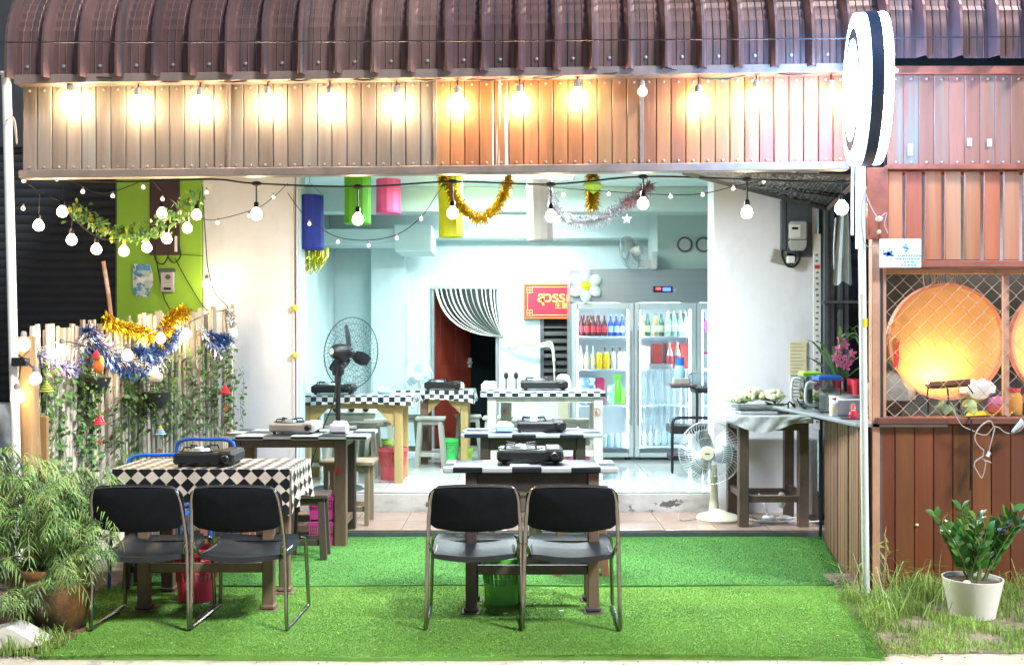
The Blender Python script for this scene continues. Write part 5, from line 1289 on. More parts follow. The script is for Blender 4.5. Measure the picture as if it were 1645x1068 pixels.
for row in range(2):
    for i, px in enumerate((971, 981, 991, 1001)[row:]):
        putb('wat', can(M('clear_water_bottle', (.45, .68, .82), .1, bump=0), .22, .033), px, 3, Yb + row * .09, f'water bottle, {ordn[i]} in the {("front", "rear")[row]} row at the bottom of the left fridge door', 'water bottles in the fridge')
for row in range(2):
    for i, px in enumerate((1036, 1046, 1056, 1066, 1076)):
        putb('wat2', can(M('small_water_bottle', (.55, .75, .85), .1, bump=0), .15, .026), px, 3, Yb + row * .1, f'small water bottle, {ordn[i]} in the {("front", "rear")[row]} row at the bottom of the middle door', 'small water bottles in the fridge', z=shz[3] + .10)
solo('paper_pack', MB().box(-.045, .045, -.03, .03, 0, .22, .01), M('greenish_pack', (.3, .6, .4), .4, var=.5, scale=18, patch=((.8, .85, .8), .5, .56, 14, (1, 1, 1))), 'small green and white pack beside the crimson pack on the third shelf', 'pack', loc=(X(980, Yb + .1), Yb + .1, shz[2] + .001))
part(FR, 'inner_crate', MB().box(X(1030, YR + .1), X(1100, YR + .1), YR + .08, YR + .3, shz[3] + .001, shz[3] + .09, .01), FRIDGEIN)
for i, px in enumerate((938, 949, 960, 972, 984, 996)):
    putb('rear', lambda: proto_bottle('drink_bottle', M('brown_beer', (.16, .05, .02), .15, bump=0), ALU, CREAMP, .245, .031), px, (0, 0, 0, 1, 1, 1)[i], YR + .30, f'brown bottle, {ordn[i % 3]} in the rear row of the {("top", "second")[i // 3]} shelf of the left fridge door', 'brown bottles in the rear of the fridge')
for i, px in enumerate((1040, 1062, 1078, 1088, 1098)):
    putb('rear2', lambda: proto_bottle('liquor_bottle', M('deep_green_bottle', (.03, .16, .08), .15, bump=0), REDPL, CREAMP, .25, .034), px, 0, YR + .28, f'dark green bottle, {ordn[i]} in the rear row of the middle door top shelf', 'green bottles in the rear of the fridge')
for i, px in enumerate((931, 950, 999)):
    solo('juice_box', MB().box(-.035, .035, -.03, .03, 0, .12 + .02 * i, .004), (BLUEPL, M('teal_box', (.05, .35, .4), .4), LIMEPL)[i], ('blue juice box at the left of the third fridge shelf', 'teal juice box behind the wrapped packs on the third fridge shelf', 'lime juice box right of the spray bottle in the fridge')[i], 'juice box', 'juice boxes', loc=(X(px, YR + .3), YR + .3, shz[2] + .001 + (.16 if i < 2 else .0)))
for i, px in enumerate((1121, 1130)): putb('dk', lambda: proto_bottle('drink_bottle', M('purple_drink', (.12, .03, .14), .15, bump=0), BLACKPL, None, .26), px, 0, Yb, f'{("left", "right")[i]} dark purple bottle in the right fridge door', 'purple bottles in the fridge')
solo('purple_bag', MB().box(-.05, .05, -.02, .02, 0, .17, .02), M('purple_pouch', (.35, .05, .35), .4), 'purple pouch on the top shelf of the right fridge door', 'pouch', loc=(X(1139, Yb - .03), Yb - .03, shz[0] + .001))
t = thing('hanging_card', 'grey and magenta card hanging at the right fridge door', 'card', W(1136, 570, YR - .03))
part(t, 'card', MB().box(X(1129, YR), X(1145, YR), YR - .03, YR - .026, Z(565, YR), Z(533, YR), .003), GREYP)
part(t, 'lower_strip', MB().box(X(1129, YR), X(1145, YR), YR - .031, YR - .025, Z(569, YR), Z(565, YR) - .001, .001), PINKPL)
# curtain-like frost streaks: hanging plastic strips inside middle door
for i, px in enumerate((1034, 1044, 1052, 1062, 1071, 1082, 1092, 1101)):
    part(FR, 'frosted_strip', MB().box(X(px, YR + .3), X(px + 3.5, YR + .3), YR + .30 + .02 * (i % 3), YR + .305 + .02 * (i % 3), shz[3] + .3, shz[1] - .02), ALU)

# daisy balloon
c = W(941, 459, YR - .08)
D = thing('daisy_balloon', 'white daisy shaped foil balloon with a smiling yellow centre on the fridge', 'balloon', (c.x, c.y, c.z - .17))
pm = MB()
for k in range(6):
    a = R(90 + 60 * k); m_ = Matrix.Translation(c + Vector((math.cos(a) * .105, 0, math.sin(a) * .105))) @ Matrix.Rotation(-a, 4, 'Y')
    q = MB().ball((0, 0, 0), 1, 14); q.v = [tuple(m_ @ Vector((x * .082, y * .04, z * .062))) for x, y, z in q.v]
    part(D, 'petal', q, M('foil_white', (.62, .70, .66), .22, metal=.15, var=.08))
part(D, 'centre', MB().lathe([(.0001, .058), (.03, .055), (.048, .04), (.052, .02)], c, 24, axis='y'), M('foil_yellow', (.75, .78, .03), .3))
fm = MB()
for s in (-1, 1): fm.ball(c + Vector((s * .014, -.060, .014)), .0055, 8, (.7, .5, 1.5))
fm.tube([c + Vector((.026 * math.cos(R(a)), -.060, .026 * math.sin(R(a)) + .002)) for a in range(205, 336, 13)], .0025, 5)
part(D, 'smile', fm, BLACKPL)

# ================================================================ RED SIGN
Ys = 11.86; a, b = W(842, 511, Ys), W(842, 457, Ys); sx1_ = a.x + 1.12
SGN = thing('shop_sign', 'crimson signboard with golden Thai lettering partly hidden by the fridge', 'sign', (a.x + .56, Ys, a.z))
part(SGN, 'board', MB().box(a.x, sx1_, Ys - .02, Ys + .02, a.z, b.z, .003), SIGNR)
part(SGN, 'frame', MB().box(a.x - .008, a.x + .012, Ys - .03, Ys + .02, a.z - .01, b.z + .01, .003).box(a.x + .0121, sx1_, Ys - .03, Ys + .02, b.z - .012, b.z + .01, .003).box(a.x + .0121, sx1_, Ys - .03, Ys + .02, a.z - .01, a.z + .012, .003), M('copper_frame', (.5, .17, .05), .4, metal=.3))
ln_ = MB(); yb_ = (Ys - .024, Ys - .0205)
for z in (b.z - .035, a.z + .032): ln_.box(a.x + .10, sx1_, *yb_, z, z + .008)
ln_.box(a.x + .035, a.x + .043, *yb_, a.z + .10, b.z - .10)
for zc in (a.z + .062, b.z - .066):
    for (u0, u1, v0, v1) in ((.03, .10, -.035, -.029), (.03, .10, .029, .035), (.03, .036, -.0285, .0285), (.094, .10, -.0285, .0285), (.036, .0935, -.003, .003), (.062, .068, -.028, -.0035), (.062, .068, .0035, .028)):
        ln_.box(a.x + u0, a.x + u1, *yb_, zc + v0, zc + v1)
part(SGN, 'gold_fretwork', ln_, GOLDP)
text(SGN, 'lettering', 'สุวรรณ์พ', .165, (X(863, Ys), Ys - .026, Z(485, Ys)), GOLDP, ext=.004, bold=.004)
text(SGN, 'lettering', '生意兴隆', .078, (X(891, Ys), Ys - .026, Z(495, Ys)), GOLDP, ext=.003, bold=.001)

# ================================================================ CURTAIN
Yc = YB - .06
CU = thing('door_curtain', 'black and white striped curtain swept aside across the doorway', 'curtain', W(806, 545, Yc))
part(CU, 'curtain_rod', MB().tube([W(694, 463, Yc), W(802, 463, Yc)], .008), ALU)
nS = 26; mbs = [MB(), MB()]; uu = [0]; rr = random.Random(77)
for i in range(nS): uu.append(uu[-1] + rr.uniform(.5, 1.6) * (1.15 if i % 2 else .9))
uu = [q / uu[-1] for q in uu]
for i in range(nS):
    u = uu[i]; u2 = uu[i + 1]
    def pth(u):
        a = W(699 + u * 99, 464, Yc + .012 * math.sin(u * 60))
        e = W(806, 541 - 2 * u, Yc - .03)
        m_ = W(712 + 84 * u, 540 - 40 * u ** .8 if u < .999 else 500, Yc - .02 + .015 * math.sin(u * 70))
        return bez(a, m_, e, 10)
    A1, A2 = pth(u), pth(u2 - .004)
    vs = [p for q in zip(A1, A2) for p in q]
    mbs[i % 2].add(vs, [(2 * k, 2 * k + 1, 2 * k + 3, 2 * k + 2) for k in range(10)])
part(CU, 'white_stripes', mbs[0], M('white_fabric', (.72, .74, .66), .8, bump=0)); part(CU, 'black_stripes', mbs[1], M('black_fabric', (.012, .02, .02), .8, bump=0))
for k in range(5):
    part(CU, 'trailing_string', MB().tube(poly([W(806, 540, Yc - .03), W(830, 548 + k, Yc - .05), W(862, 553 + k * 1.2, Yc - .06), W(884, 549 + k * 2, Yc - .08), W(889, 560 + k * 5, Yc - .09), W(891, 580 + k * 8, Yc - .09)], 4), .009, 5), MATS['white_fabric'] if k % 2 == 0 else M('olive_fabric', (.25, .26, .15), .8, bump=0))
part(CU, 'tie_knot', MB().ball(W(806, 541, Yc - .03), .022, 8), M('olive_fabric', (.25,) * 3))

# ================================================================ FANS
def cage(mb, Mx, r, depth, nr, nc, wr, back=True):
    sides = (1, -1) if back else (1,)
    for sg in sides:
        for k in range(nr):
            a = 2 * PI * k / nr; tw_ = .25
            pts = []
            for j in range(6):
                q = j / 5; rr_ = .05 * r / .25 + (r - .05 * r / .25) * q
                an = a + tw_ * (1 - q) * (1 if nr > 40 else .6)
                pts.append(Mx @ Vector((math.cos(an) * rr_, -sg * depth * math.sqrt(max(0, 1 - (q * .96) ** 2)), math.sin(an) * rr_)))
            mb.tube(pts, wr, 3, cap=False)
        for c_ in range(1, nc):
            q = c_ / nc; mb.tube([Mx @ Vector((math.cos(2 * PI * i / 36) * r * q, -sg * depth * math.sqrt(1 - (q * .96) ** 2), math.sin(2 * PI * i / 36) * r * q)) for i in range(36)], wr * 1.1, 3, closed=True)
    mb.tube([Mx @ Vector((math.cos(2 * PI * i / 48) * r, 0, math.sin(2 * PI * i / 48) * r)) for i in range(48)], wr * 3, 6, closed=True)
    return mb
def blade(mb, Mx, a, r0, r1, w0, tilt):
    vs = []; n = 6
    for k in (0, 1):
        for j in range(n + 1):
            q = j / n; r = r0 + (r1 - r0) * q; wd = w0 * (.45 + .75 * math.sin(PI * min(.92, .15 + q * .72)))
            for sgn in (-1, 1):
                lx = sgn * wd; v = Vector((r, lx * math.sin(tilt) + .02 * q + (.004 if k else 0), lx * math.cos(tilt) + .3 * wd * q))
                vs.append(Mx @ Matrix.Rotation(a, 4, 'Y') @ v)
    m_ = 2 * (n + 1); fs = []
    for j in range(n): fs += [(2 * j, 2 * j + 1, 2 * j + 3, 2 * j + 2), (m_ + 2 * j, m_ + 2 * j + 2, m_ + 2 * j + 3, m_ + 2 * j + 1), (2 * j, 2 * j + 2, m_ + 2 * j + 2, m_ + 2 * j), (2 * j + 1, m_ + 2 * j + 1, m_ + 2 * j + 3, 2 * j + 3)]
    fs += [(2 * n, 2 * n + 1, m_ + 2 * n + 1, m_ + 2 * n)]
    return mb.add(vs, fs)
# big black pedestal fan facing away
Yf = 8.72
hub = W(563, 567, Yf + .05); F1 = thing('pedestal_fan', 'big black pedestal fan with its wire cage facing into the shop', 'fan', (X(546, Yf - .1), Yf - .1, FL))
Fm = Matrix.Translation(hub) @ Matrix.Rotation(R(180 - 33), 4, 'Z') @ Matrix.Rotation(R(4), 4, 'X')
part(F1, 'cage', cage(MB(), Fm, .315, .085, 44, 6, .0014), M('cage_wire', (.05, .06, .07), .35, metal=.5, bump=0))
bm_ = MB(); [blade(bm_, Fm, R(a), .05, .25, .05, .5) for a in (-75, 45, 165)]
part(F1, 'blades', bm_, BLACKPL)
part(F1, 'hub', MB().lathe([(.0001, -.05), (.03, -.045), (.045, 0), (.03, .03)], n=16, axis='y', m=Fm), BLACKPL)
part(F1, 'motor_housing', MB().lathe([(.0001, -.24), (.04, -.235), (.062, -.20), (.075, -.12), (.07, -.06), (.04, -.03)], n=20, axis='y', m=Fm), BLACKM)
part(F1, 'nameplate', MB().lathe([(.0001, -.243), (.030, -.2415)], n=14, axis='y', m=Fm), M('silver_plate', (.6, .6, .58), .3, metal=.3))
pxm = X(543, Yf - .12)
part(F1, 'pole', MB().tube([(pxm, Yf - .12, FL + .03), (pxm, Yf - .12, Z(612, Yf))], .022, 12).tube([(pxm, Yf - .12, Z(612, Yf)), (pxm, Yf - .12, Z(588, Yf))], .030, 12), BLACKM)
part(F1, 'yoke', MB().box(pxm - .045, pxm + .045, Yf - .16, Yf - .06, Z(602, Yf), Z(586, Yf), .01), BLACKM)
part(F1, 'base', MB().lathe([(.0001, .035), (.05, .035), (.2, .022), (.225, .0)][::-1], (pxm, Yf - .12, FL), 36), M('fan_base_teal', (.03, .05, .055), .4))
part(F1, 'power_cord', MB().tube(poly([(pxm + .0, Yf - .16, Z(590, Yf)), (pxm - .02, Yf - .2, Z(640, Yf)), (pxm - .10, Yf - .2, Z(678, Yf)), (pxm - .2, Yf - .15, FL + .3), (pxm - .32, Yf + .1, FL + .01)]), .006), CORD)
# cream table fan on step
Yf = 8.02; hub = W(1140, 727, Yf); F2_ = thing('stand_fan', 'cream electric fan standing on the brown step before the prep table', 'fan', (X(1150, Yf), Yf + .05, ST))
Fm = Matrix.Translation(hub) @ Matrix.Rotation(R(-22), 4, 'Z')
part(F2_, 'front_cage', cage(MB(), Fm, .252, .075, 60, 4, .0017), M('pale_cage', (.5, .58, .58), .35, metal=.3, bump=0))
bm_ = MB(); [blade(bm_, Fm, R(a), .03, .20, .068, .55) for a in (10, 130, 250)]
part(F2_, 'blades', bm_, glass('smoky_blades', (.55, .62, .62), .12))
part(F2_, 'hub_badge', MB().lathe([(.0001, .092), (.05, .090), (.058, .08), (.05, .07)], n=20, axis='y', m=Fm), CREAM)
part(F2_, 'badge_mark', MB().box(-.02, .02, -.094, -.0925, -.004, .004, 0, Fm), BLACKPL)
part(F2_, 'motor_housing', MB().lathe([(.05, -.07), (.07, -.09), (.065, -.17), (.03, -.21), (.0001, -.215)], n=18, axis='y', m=Fm), CREAM)
bx = X(1147, Yf + .08)
part(F2_, 'column', MB().tube([(bx, Yf + .08, ST + .05), (bx, Yf + .08, ST + .18), (bx - .005, Yf + .08, ST + .44)], [.045, .032, .028], 14), CREAM)
part(F2_, 'base', MB().lathe([(.17, 0), (.175, .02), (.15, .045), (.08, .065), (.045, .085), (.0001, .09)], (bx + .02, Yf + .03, ST), 36), CREAM)
# wall fan
Yf = 10.6; hub = W(1012, 407, Yf); F3 = thing('wall_fan', 'grey wall fan tilted beside the pale duct above the fridge', 'fan', hub)
Fm = Matrix.Translation(hub) @ Matrix.Rotation(R(-128), 4, 'Z') @ Matrix.Rotation(R(18), 4, 'X')
Fm = Matrix.Translation(hub) @ Matrix.Rotation(R(-42 + 180 + 0), 4, 'Z') @ Matrix.Rotation(R(-10), 4, 'X')
Fm = Matrix.Translation(hub) @ Matrix.Rotation(R(-125), 4, 'Z') @ Matrix.Rotation(R(12), 4, 'X')
part(F3, 'cage', cage(MB(), Fm, .185, .07, 50, 4, .0012), M('grey_cage', (.22, .26, .27), .4, metal=.4, bump=0))
bm_ = MB(); [blade(bm_, Fm, R(a), .03, .15, .045, .55) for a in (30, 150, 270)]
part(F3, 'blades', bm_, GREYP)
part(F3, 'motor_housing', MB().lathe([(.04, -.03), (.055, -.05), (.05, -.14), (.02, -.16)], n=16, axis='y', m=Fm), GREYP)
part(F3, 'bracket', MB().box(X(1026, Yf), X(1056, Yf), Yf + .03, Yf + .09, Z(428, Yf), Z(417, Yf), .01).box(X(1047, Yf), X(1056, Yf) + .002, Yf, Yf + .14, Z(432, Yf), Z(404, Yf), .008), GREYP)
# small white fan at the back
Yf = 11.2; hub = W(672, 605, Yf); F4 = thing('small_fan', 'small white desk fan behind the far table by the door', 'fan', (hub.x, Yf, FL))
Fm = Matrix.Translation(hub)
part(F4, 'cage', cage(MB(), Fm, .165, .05, 40, 3, .0011), WHITEPL)
part(F4, 'hub', MB().lathe([(.0001, .06), (.035, .055), (.04, .04)], n=16, axis='y', m=Fm), WHITEPL)
bm_ = MB(); [blade(bm_, Fm, R(a), .03, .14, .045, .55) for a in (30, 150, 270)]
part(F4, 'blades', bm_, glass('clear_blades', (.75, .85, .88), .15))
part(F4, 'stand', MB().tube([(hub.x, Yf + .08, FL + .03), (hub.x, Yf + .08, hub.z)], .02, 10).lathe([(.14, 0), (.12, .03), (.0001, .035)], (hub.x, Yf + .06, FL), 20), WHITEPL)

# ================================================================ TROLLEY
Yt = 9.3
TR = thing('trolley', 'black tube trolley with a tray on top in front of the fridge', 'trolley', (X(1100, Yt), Yt, FL))
part(TR, 'tube_frame', MB().tube(poly(WP([(1080, 757), (1080, 690), (1082, 676), (1090, 671), (1140, 671)], Yt), 4), .014, 8), BLACKM)
part(TR, 'tube_frame', MB().tube(poly(WP([(1119, 700), (1120, 640), (1117, 625), (1106, 621), (1078, 621)], Yt), 4), .013, 8), BLACKM)
part(TR, 'tube_frame', MB().tube(poly(WP([(1145, 757), (1146, 690), (1144, 676), (1138, 671)], Yt + .3), 4), .014, 8), BLACKM)
part(TR, 'tray', MB().box(X(1076, Yt), X(1120, Yt), Yt - .02, Yt + .35, Z(621, Yt), Z(618, Yt), .004), M('brown_tray', (.10, .06, .06), .4))
part(TR, 'lower_shelf', MB().box(X(1078, Yt), X(1145, Yt), Yt, Yt + .32, Z(697, Yt), Z(684, Yt), .006), BLACKM)
part(TR, 'bracket_plate', MB().box(X(1079, Yt), X(1145, Yt), Yt + .02, Yt + .3, Z(740, Yt), Z(732, Yt), .004), BLACKM)
part(TR, 'caster', MB().ball(W(1080, 757, Yt), .022, 10, (.6, 1, 1)), BLACKPL); part(TR, 'caster', MB().ball(W(1145, 757, Yt + .3), .022, 10, (.6, 1, 1)), BLACKPL)
part(TR, 'side_tray', MB().box(X(1118, Yt), X(1165, Yt), Yt + .05, Yt + .35, Z(632, Yt), Z(626, Yt), .005), BLACKM)
solo('cutlery_tub', MB().box(-.075, .075, -.06, .06, 0, .06, .008), M('taupe_tub', (.3, .28, .24), .4), 'grey brown cutlery tub under the blue capped bottle on the trolley', 'tub', loc=(X(1094, Yt + .1), Yt + .1, Z(618, Yt) + .001))
bottle('water_bottle', 'pale blue bottle with a dark blue cap on the trolley', 'bottle', (X(1092, Yt + .1), Yt + .1, Z(618, Yt) + .062), [(.045, 0), (.046, .01), (.046, .10), (.035, .12)], M('pale_blue_bottle', (.25, .45, .65), .2, bump=0), BLUEPL, [(.042, .121), (.042, .19)])
solo('clear_food_box', MB().box(-.15, .15, -.1, .1, 0, .15, .01), CLEARP, 'clear plastic food box on the trolley beside the blue capped bottle', 'box', loc=(X(1134, Yt + .2), Yt + .2, Z(626, Yt) + .002))
ut = MB(); rr = random.Random(12)
for i in range(26): p = Vector((X(1134, Yt + .2) + rr.uniform(-.12, .12), Yt + .2 + rr.uniform(-.06, .06), Z(626, Yt) + .015)); ut.tube([p, p + Vector((rr.uniform(-.06, .06), rr.uniform(-.03, .03), rr.uniform(0, .06)))], .006, 5)
solo('cutlery', ut, GALV, 'jumbled spoons and cutlery lying in the clear food box', 'cutlery', kind='stuff')

# ================================================================ PREP TABLE ITEMS
zt_ = .932
SC = thing('kitchen_scale', 'flat grey kitchen scale tray on the prep table under the cauliflowers', 'tray', (X(1214, 7.95), 7.95, zt_))
q = SC.location.copy()
part(SC, 'base', MB().box(q.x - .15, q.x + .15, q.y - .11, q.y + .11, q.z, q.z + .03, .008), GREYP)
part(SC, 'upper_tray', MB().box(q.x - .17, q.x + .16, q.y - .12, q.y + .12, q.z + .045, q.z + .07, .008), M('dark_tray', (.13, .17, .16), .35))
part(SC, 'spacer', MB().box(q.x - .10, q.x + .10, q.y - .09, q.y + .09, q.z + .0305, q.z + .0445), GALV)
def cauli(c, r, label, seed):
    t = thing('cauliflower', label, 'vegetable', (c[0], c[1], c[2] - r * .8), 'cauliflower heads'); rr = random.Random(seed); mb = MB()
    for i in range(60):
        a = rr.uniform(0, 2 * PI); e = math.asin(rr.uniform(-.2, 1)); p = Vector((math.cos(a) * math.cos(e), math.sin(a) * math.cos(e), math.sin(e) * .75)) * r * .8
        mb.ball(Vector(c) + p, r * rr.uniform(.17, .27), 7)
    part(t, 'head', mb, CAUL)
    lm = MB()
    for i in range(6):
        a = rr.uniform(0, 2 * PI); m_ = orient(Vector(c) - Vector((0, 0, r * .45)), (math.cos(a), math.sin(a), rr.uniform(.0, .5)), rr.uniform(-.5, .5), r * 12)
        lm.add([(0, 0, 0), (.04, .03, .01), (.09, .025, .015), (.11, 0, .0), (.09, -.025, .015), (.04, -.03, .01)], [(0, 1, 2, 3), (0, 3, 4, 5)], m_)
    part(t, 'leaves', lm, CABB, kind='stuff')
zc_ = zt_ + .072
cauli((X(1184, 7.92), 7.92, zc_ + .045), .075, 'leftmost and lowest of the cauliflowers on the prep table', 1)
cauli((X(1210, 7.92), 7.94, zc_ + .068), .095, 'largest cauliflower, in the middle of the prep table', 2)
cauli((X(1243, 7.92), 7.92, zc_ + .062), .085, 'rightmost cauliflower next to the green stalks', 3)
solo('food_box', MB().box(-.10, .09, -.07, .07, 0, .055, .008), M('greenish_box', (.33, .4, .34), .35, var=.2), 'grey green food box behind the scale on the prep table', 'box', loc=(X(1262, 8.05), 8.05, zt_ + .002))
gs = MB(); rr = random.Random(4)
for i in range(14): p = Vector((X(1255, 7.95) + rr.uniform(-.08, .08), 7.98 + rr.uniform(-.05, .05), zt_ + .065)); gs.tube([p, p + Vector((rr.uniform(-.1, .1), rr.uniform(-.04, .04), rr.uniform(0, .04)))], .006, 5)
solo('green_stalks', gs, M('stalk_green', (.08, .26, .06), .5), 'dark green vegetable stalks beside the right cauliflower', 'vegetable', kind='stuff')
# pitchers
def pitcher(loc, label, lidm, h=.25, w_=.085, hs=-1, liq=.75):
    t = thing('pitcher', label, 'pitcher', loc, 'plastic pitchers'); L0 = Vector(loc); rot = Matrix.Translation(L0) @ Matrix.Rotation(R(45), 4, 'Z')
    part(t, 'jug', MB().lathe([(w_ * 1.15, 0), (w_ * 1.25, .01), (w_ * 1.33, h), (w_ * 1.28, h), (w_ * 1.2, .012), (.0001, .012)], n=4, m=rot), glass('milky_clear_plastic', (.80, .88, .88), .10), ang=20)
    part(t, 'contents', MB().lathe([(w_ * 1.13, .016), (w_ * 1.19, h * liq), (.0001, h * liq)], n=4, m=rot), M('pale_broth', (.72, .76, .60), .3, bump=0), ang=20)
    part(t, 'lid', MB().lathe([(w_ * 1.36, h + .001), (w_ * 1.4, h + .022), (w_ * 1.2, h + .035), (.0001, h + .035)], n=4, m=rot), lidm, ang=20)
    part(t, 'handle', MB().tube(poly([L0 + Vector((hs * w_ * .9, 0, h * .9)), L0 + Vector((hs * (w_ + .055), 0, h * .88)), L0 + Vector((hs * (w_ + .06), 0, h * .3)), L0 + Vector((hs * w_ * .85, 0, h * .22))]), .010, 7), M('milky_handle', (.55, .62, .6), .3))
pitcher((X(1328, 6.95), 6.95, 1.013), 'clear pitcher with a flat blue lid on the metal counter', BLUEPL, .225, .082)
pitcher((X(1301, 7.35), 7.35, 1.013), 'clear pitcher with a lime lid behind the blue lidded one', LIMEPL, .24, .07, -1, .6)
# socket block and wires on the counter edge
t = thing('power_block', 'grey socket block with cables on the counter edge before the lime lidded pitcher', 'socket', (X(1277, 7.6), 7.6, .955))
q = t.location.copy()
part(t, 'block', MB().box(q.x - .04, q.x + .05, q.y - .03, q.y + .03, q.z, q.z + .10, .008), M('beige_block', (.42, .42, .35), .5))
part(t, 'switch', MB().lathe([(.012, 0), (.012, .008)], (q.x - .02, q.y - .03, q.z + .07), 10, axis='y'), BLACKPL)
part(t, 'cable', MB().tube(poly(WP([(1266, 664), (1268, 645), (1282, 660), (1310, 672), (1330, 676)], 7.4)), .006).tube(poly(WP([(1280, 640), (1288, 652), (1310, 668)], 7.3)), .005), CORD)
# white tub with orchids and red cups
zk = 1.013
solo('white_bucket', MB().lathe([(.10, 0), (.115, .13), (.12, .13), (.11, .12), (.0001, .11)], n=20), WHITEPL, 'white tub behind the blue lidded pitcher under the orchids', 'tub', loc=(X(1366, 6.75), 6.85, zk))
OR_ = thing('orchid', 'pink orchids with long green leaves in a glass jar behind the pitcher', 'orchid', (X(1357, 6.9), 7.0, zk))
q = OR_.location.copy(); q.z += .14
part(OR_, 'glass_jar', MB().lathe([(.045, 0), (.05, .01), (.045, .09), (.05, .10)], q, 16), CLEARP)
part(OR_, 'stalk', MB().tube(poly([q, q + Vector((.0, 0, .15)), q + Vector((-.02, -.02, .32)), q + Vector((.03, -.03, .42))]), .004).tube(poly([q, q + Vector((.03, 0, .15)), q + Vector((.07, -.02, .3))]), .004), LEAFG)
pm = MB(); rr = random.Random(9)
for (dx_, dz_) in ((-.03, .30), (.0, .25), (-.05, .24), (.02, .33), (.05, .22), (-.01, .37), (.07, .27), (.03, .18), (-.02, .2)):
    cc = q + Vector((dx_, -.04, dz_))
    for k in range(5):
        a = R(72 * k + rr.uniform(0, 30)); pm.add([(0, 0, 0), (.014, .012, .004), (.032, .008, 0), (.036, 0, -.004), (.032, -.008, 0), (.014, -.012, .004)], [(0, 1, 2, 3), (0, 3, 4, 5)], orient(cc, (math.cos(a), -.35, math.sin(a)), rr.uniform(-.3, .3) + 1.57))
part(OR_, 'blossoms', pm, ORCH)
lm = MB()
for (a, e, l) in ((160, 40, .4), (150, 62, .42), (125, 70, .36), (60, 60, .3), (20, 40, .3), (175, 20, .3), (140, 50, .5), (100, 75, .5), (80, 30, .25)):
    dv = Vector((math.cos(R(a)) * math.cos(R(e)), -.15, math.sin(R(e)))); p = bez(q + Vector((0, 0, .05)), q + dv * l * .7 + Vector((0, 0, .1)), q + dv * l + Vector((0, 0, -.02)), 5)
    for i in range(5): lm.strip(p[i], p[i + 1], Vector((.3, .2, .9)).cross(dv).normalized() * .018 * (1 - abs(i - 1.8) / 4.2))
part(OR_, 'long_leaf', lm, LEAFG, kind='stuff')
for i, (px, Y, lb) in enumerate(((1344, 6.95, 'red cup left of the orchid jar'), (1377, 6.7, 'red cup right of the orchid jar beside the pole'), (1370, 6.95, 'red cup behind the orchid jar'))):
    bottle('cup', lb, 'cup', (X(px, Y), Y, zk + .135), [(.028, 0), (.038, .10), (.036, .10), (.026, .006)], REDPL, group='red cups')
solo('doll_stand', MB().lathe([(.0001, .0), (.075, 0), (.078, .006), (.0001, .006)], n=20), M('grill_black', (.05, .04, .04), .4), 'small round dark plate under the red figurine', 'plate', loc=(X(1369, 6.35), 6.35, zk))
DF = thing('figurine', 'tiny red dressed beckoning figurine at the counter edge by the white pole', 'figurine', (X(1369, 6.35), 6.33, zk + .007)); q = DF.location.copy()
part(DF, 'body', MB().lathe([(.0001, 0), (.024, 0), (.028, .018), (.020, .045), (.010, .052)], q, 14).tube([q + Vector((.018, 0, .035)), q + Vector((.032, -.005, .055))], .006).tube([q + Vector((-.018, 0, .035)), q + Vector((-.026, -.012, .02))], .006), REDPL)
part(DF, 'head', MB().ball(q + Vector((0, 0, .064)), .017, 12), M('figurine_skin', (.7, .35, .22), .5))
part(DF, 'hat', MB().lathe([(.018, 0), (.016, .008), (.008, .018), (.0001, .02)], q + Vector((0, 0, .072)), 12), REDPL)
part(DF, 'collar', MB().lathe([(.014, 0), (.016, .004), (.012, .006)], q + Vector((0, -.001, .048)), 12), WHITEPL)
solo('white_box', MB().box(-.08, .08, -.02, .02, 0, .11, .006), PAPER, 'white card standing behind the red figurine', 'card', loc=(X(1366, 6.6), 6.62, zk))
for i, (px, Y, m_, lb, h) in enumerate(((1290, 7.5, M('soy_sauce', (.05, .02, .01), .2, bump=0), 'dark sauce bottle behind the lime lidded pitcher', .2), (1349, 7.3, M('chili_sauce', (.55, .05, .02), .2, bump=0), 'red sauce bottle between the pitchers and the orchid', .2), (1350, 7.0, M('oil', (.6, .45, .05), .2, bump=0), 'yellow oil bottle at the foot of the orchid', .17), (1340, 6.6, WHITEPL, 'small white bottle before the orchid tub', .12))):
    bottle('sauce_bottle', lb, 'bottle', (X(px, Y), Y, zk), [(.028, 0), (.03, .01), (.03, h * .7), (.012, h * .85), (.012, h * .92)], m_, REDPL if i else BLACKPL, [(.014, h * .921), (.014, h)], [(.031, h * .2), (.031, h * .5)], CREAMP)
# under prep table: small white plugs/cords
t = thing('extension_lead', 'tangled white extension lead and adaptors on the step under the prep table', 'extension lead', (X(1245, 8.05), 8.0, ST))
q = t.location.copy()
part(t, 'lead', MB().tube(poly([q + Vector(v) for v in ((-.24, .1, .01), (-.15, -.06, .01), (0, -.09, .01), (.12, -.02, .01), (.2, .08, .01), (.05, .1, .012), (-.05, .02, .012), (-.1, -.03, .12), (-.14, .02, .22))]), .008)
     .tube(poly([q + Vector(v) for v in ((.0, -.08, .012), (.1, -.09, .012), (.3, -.07, .012), (.36, 0, .01))]), .006), WHITEPL)
part(t, 'adaptor', MB().box(q.x - .12, q.x - .02, q.y - .05, q.y + .01, q.z + .0, q.z + .05, .015), WHITEPL)
part(t, 'sandal', MB().ball(q + Vector((.06, -.03, .03)), .05, 10, (1.2, .8, .5)).ball(q + Vector((.04, .0, .17)), .045, 12, (.8, .4, 1.5)), WHITEPL)
solo('thin_wire_frame', MB().tube(poly([(X(1097, 8.2), 8.2, ST + .06), (X(1120, 8.1), 8.1, ST + .012), (X(1092, 8.0), 8.0, ST + .008), (X(1092, 8.2), 8.2, ST + .05)], 4), .003), GALV, 'bent wire lying on the step left of the cream fan', 'wire')

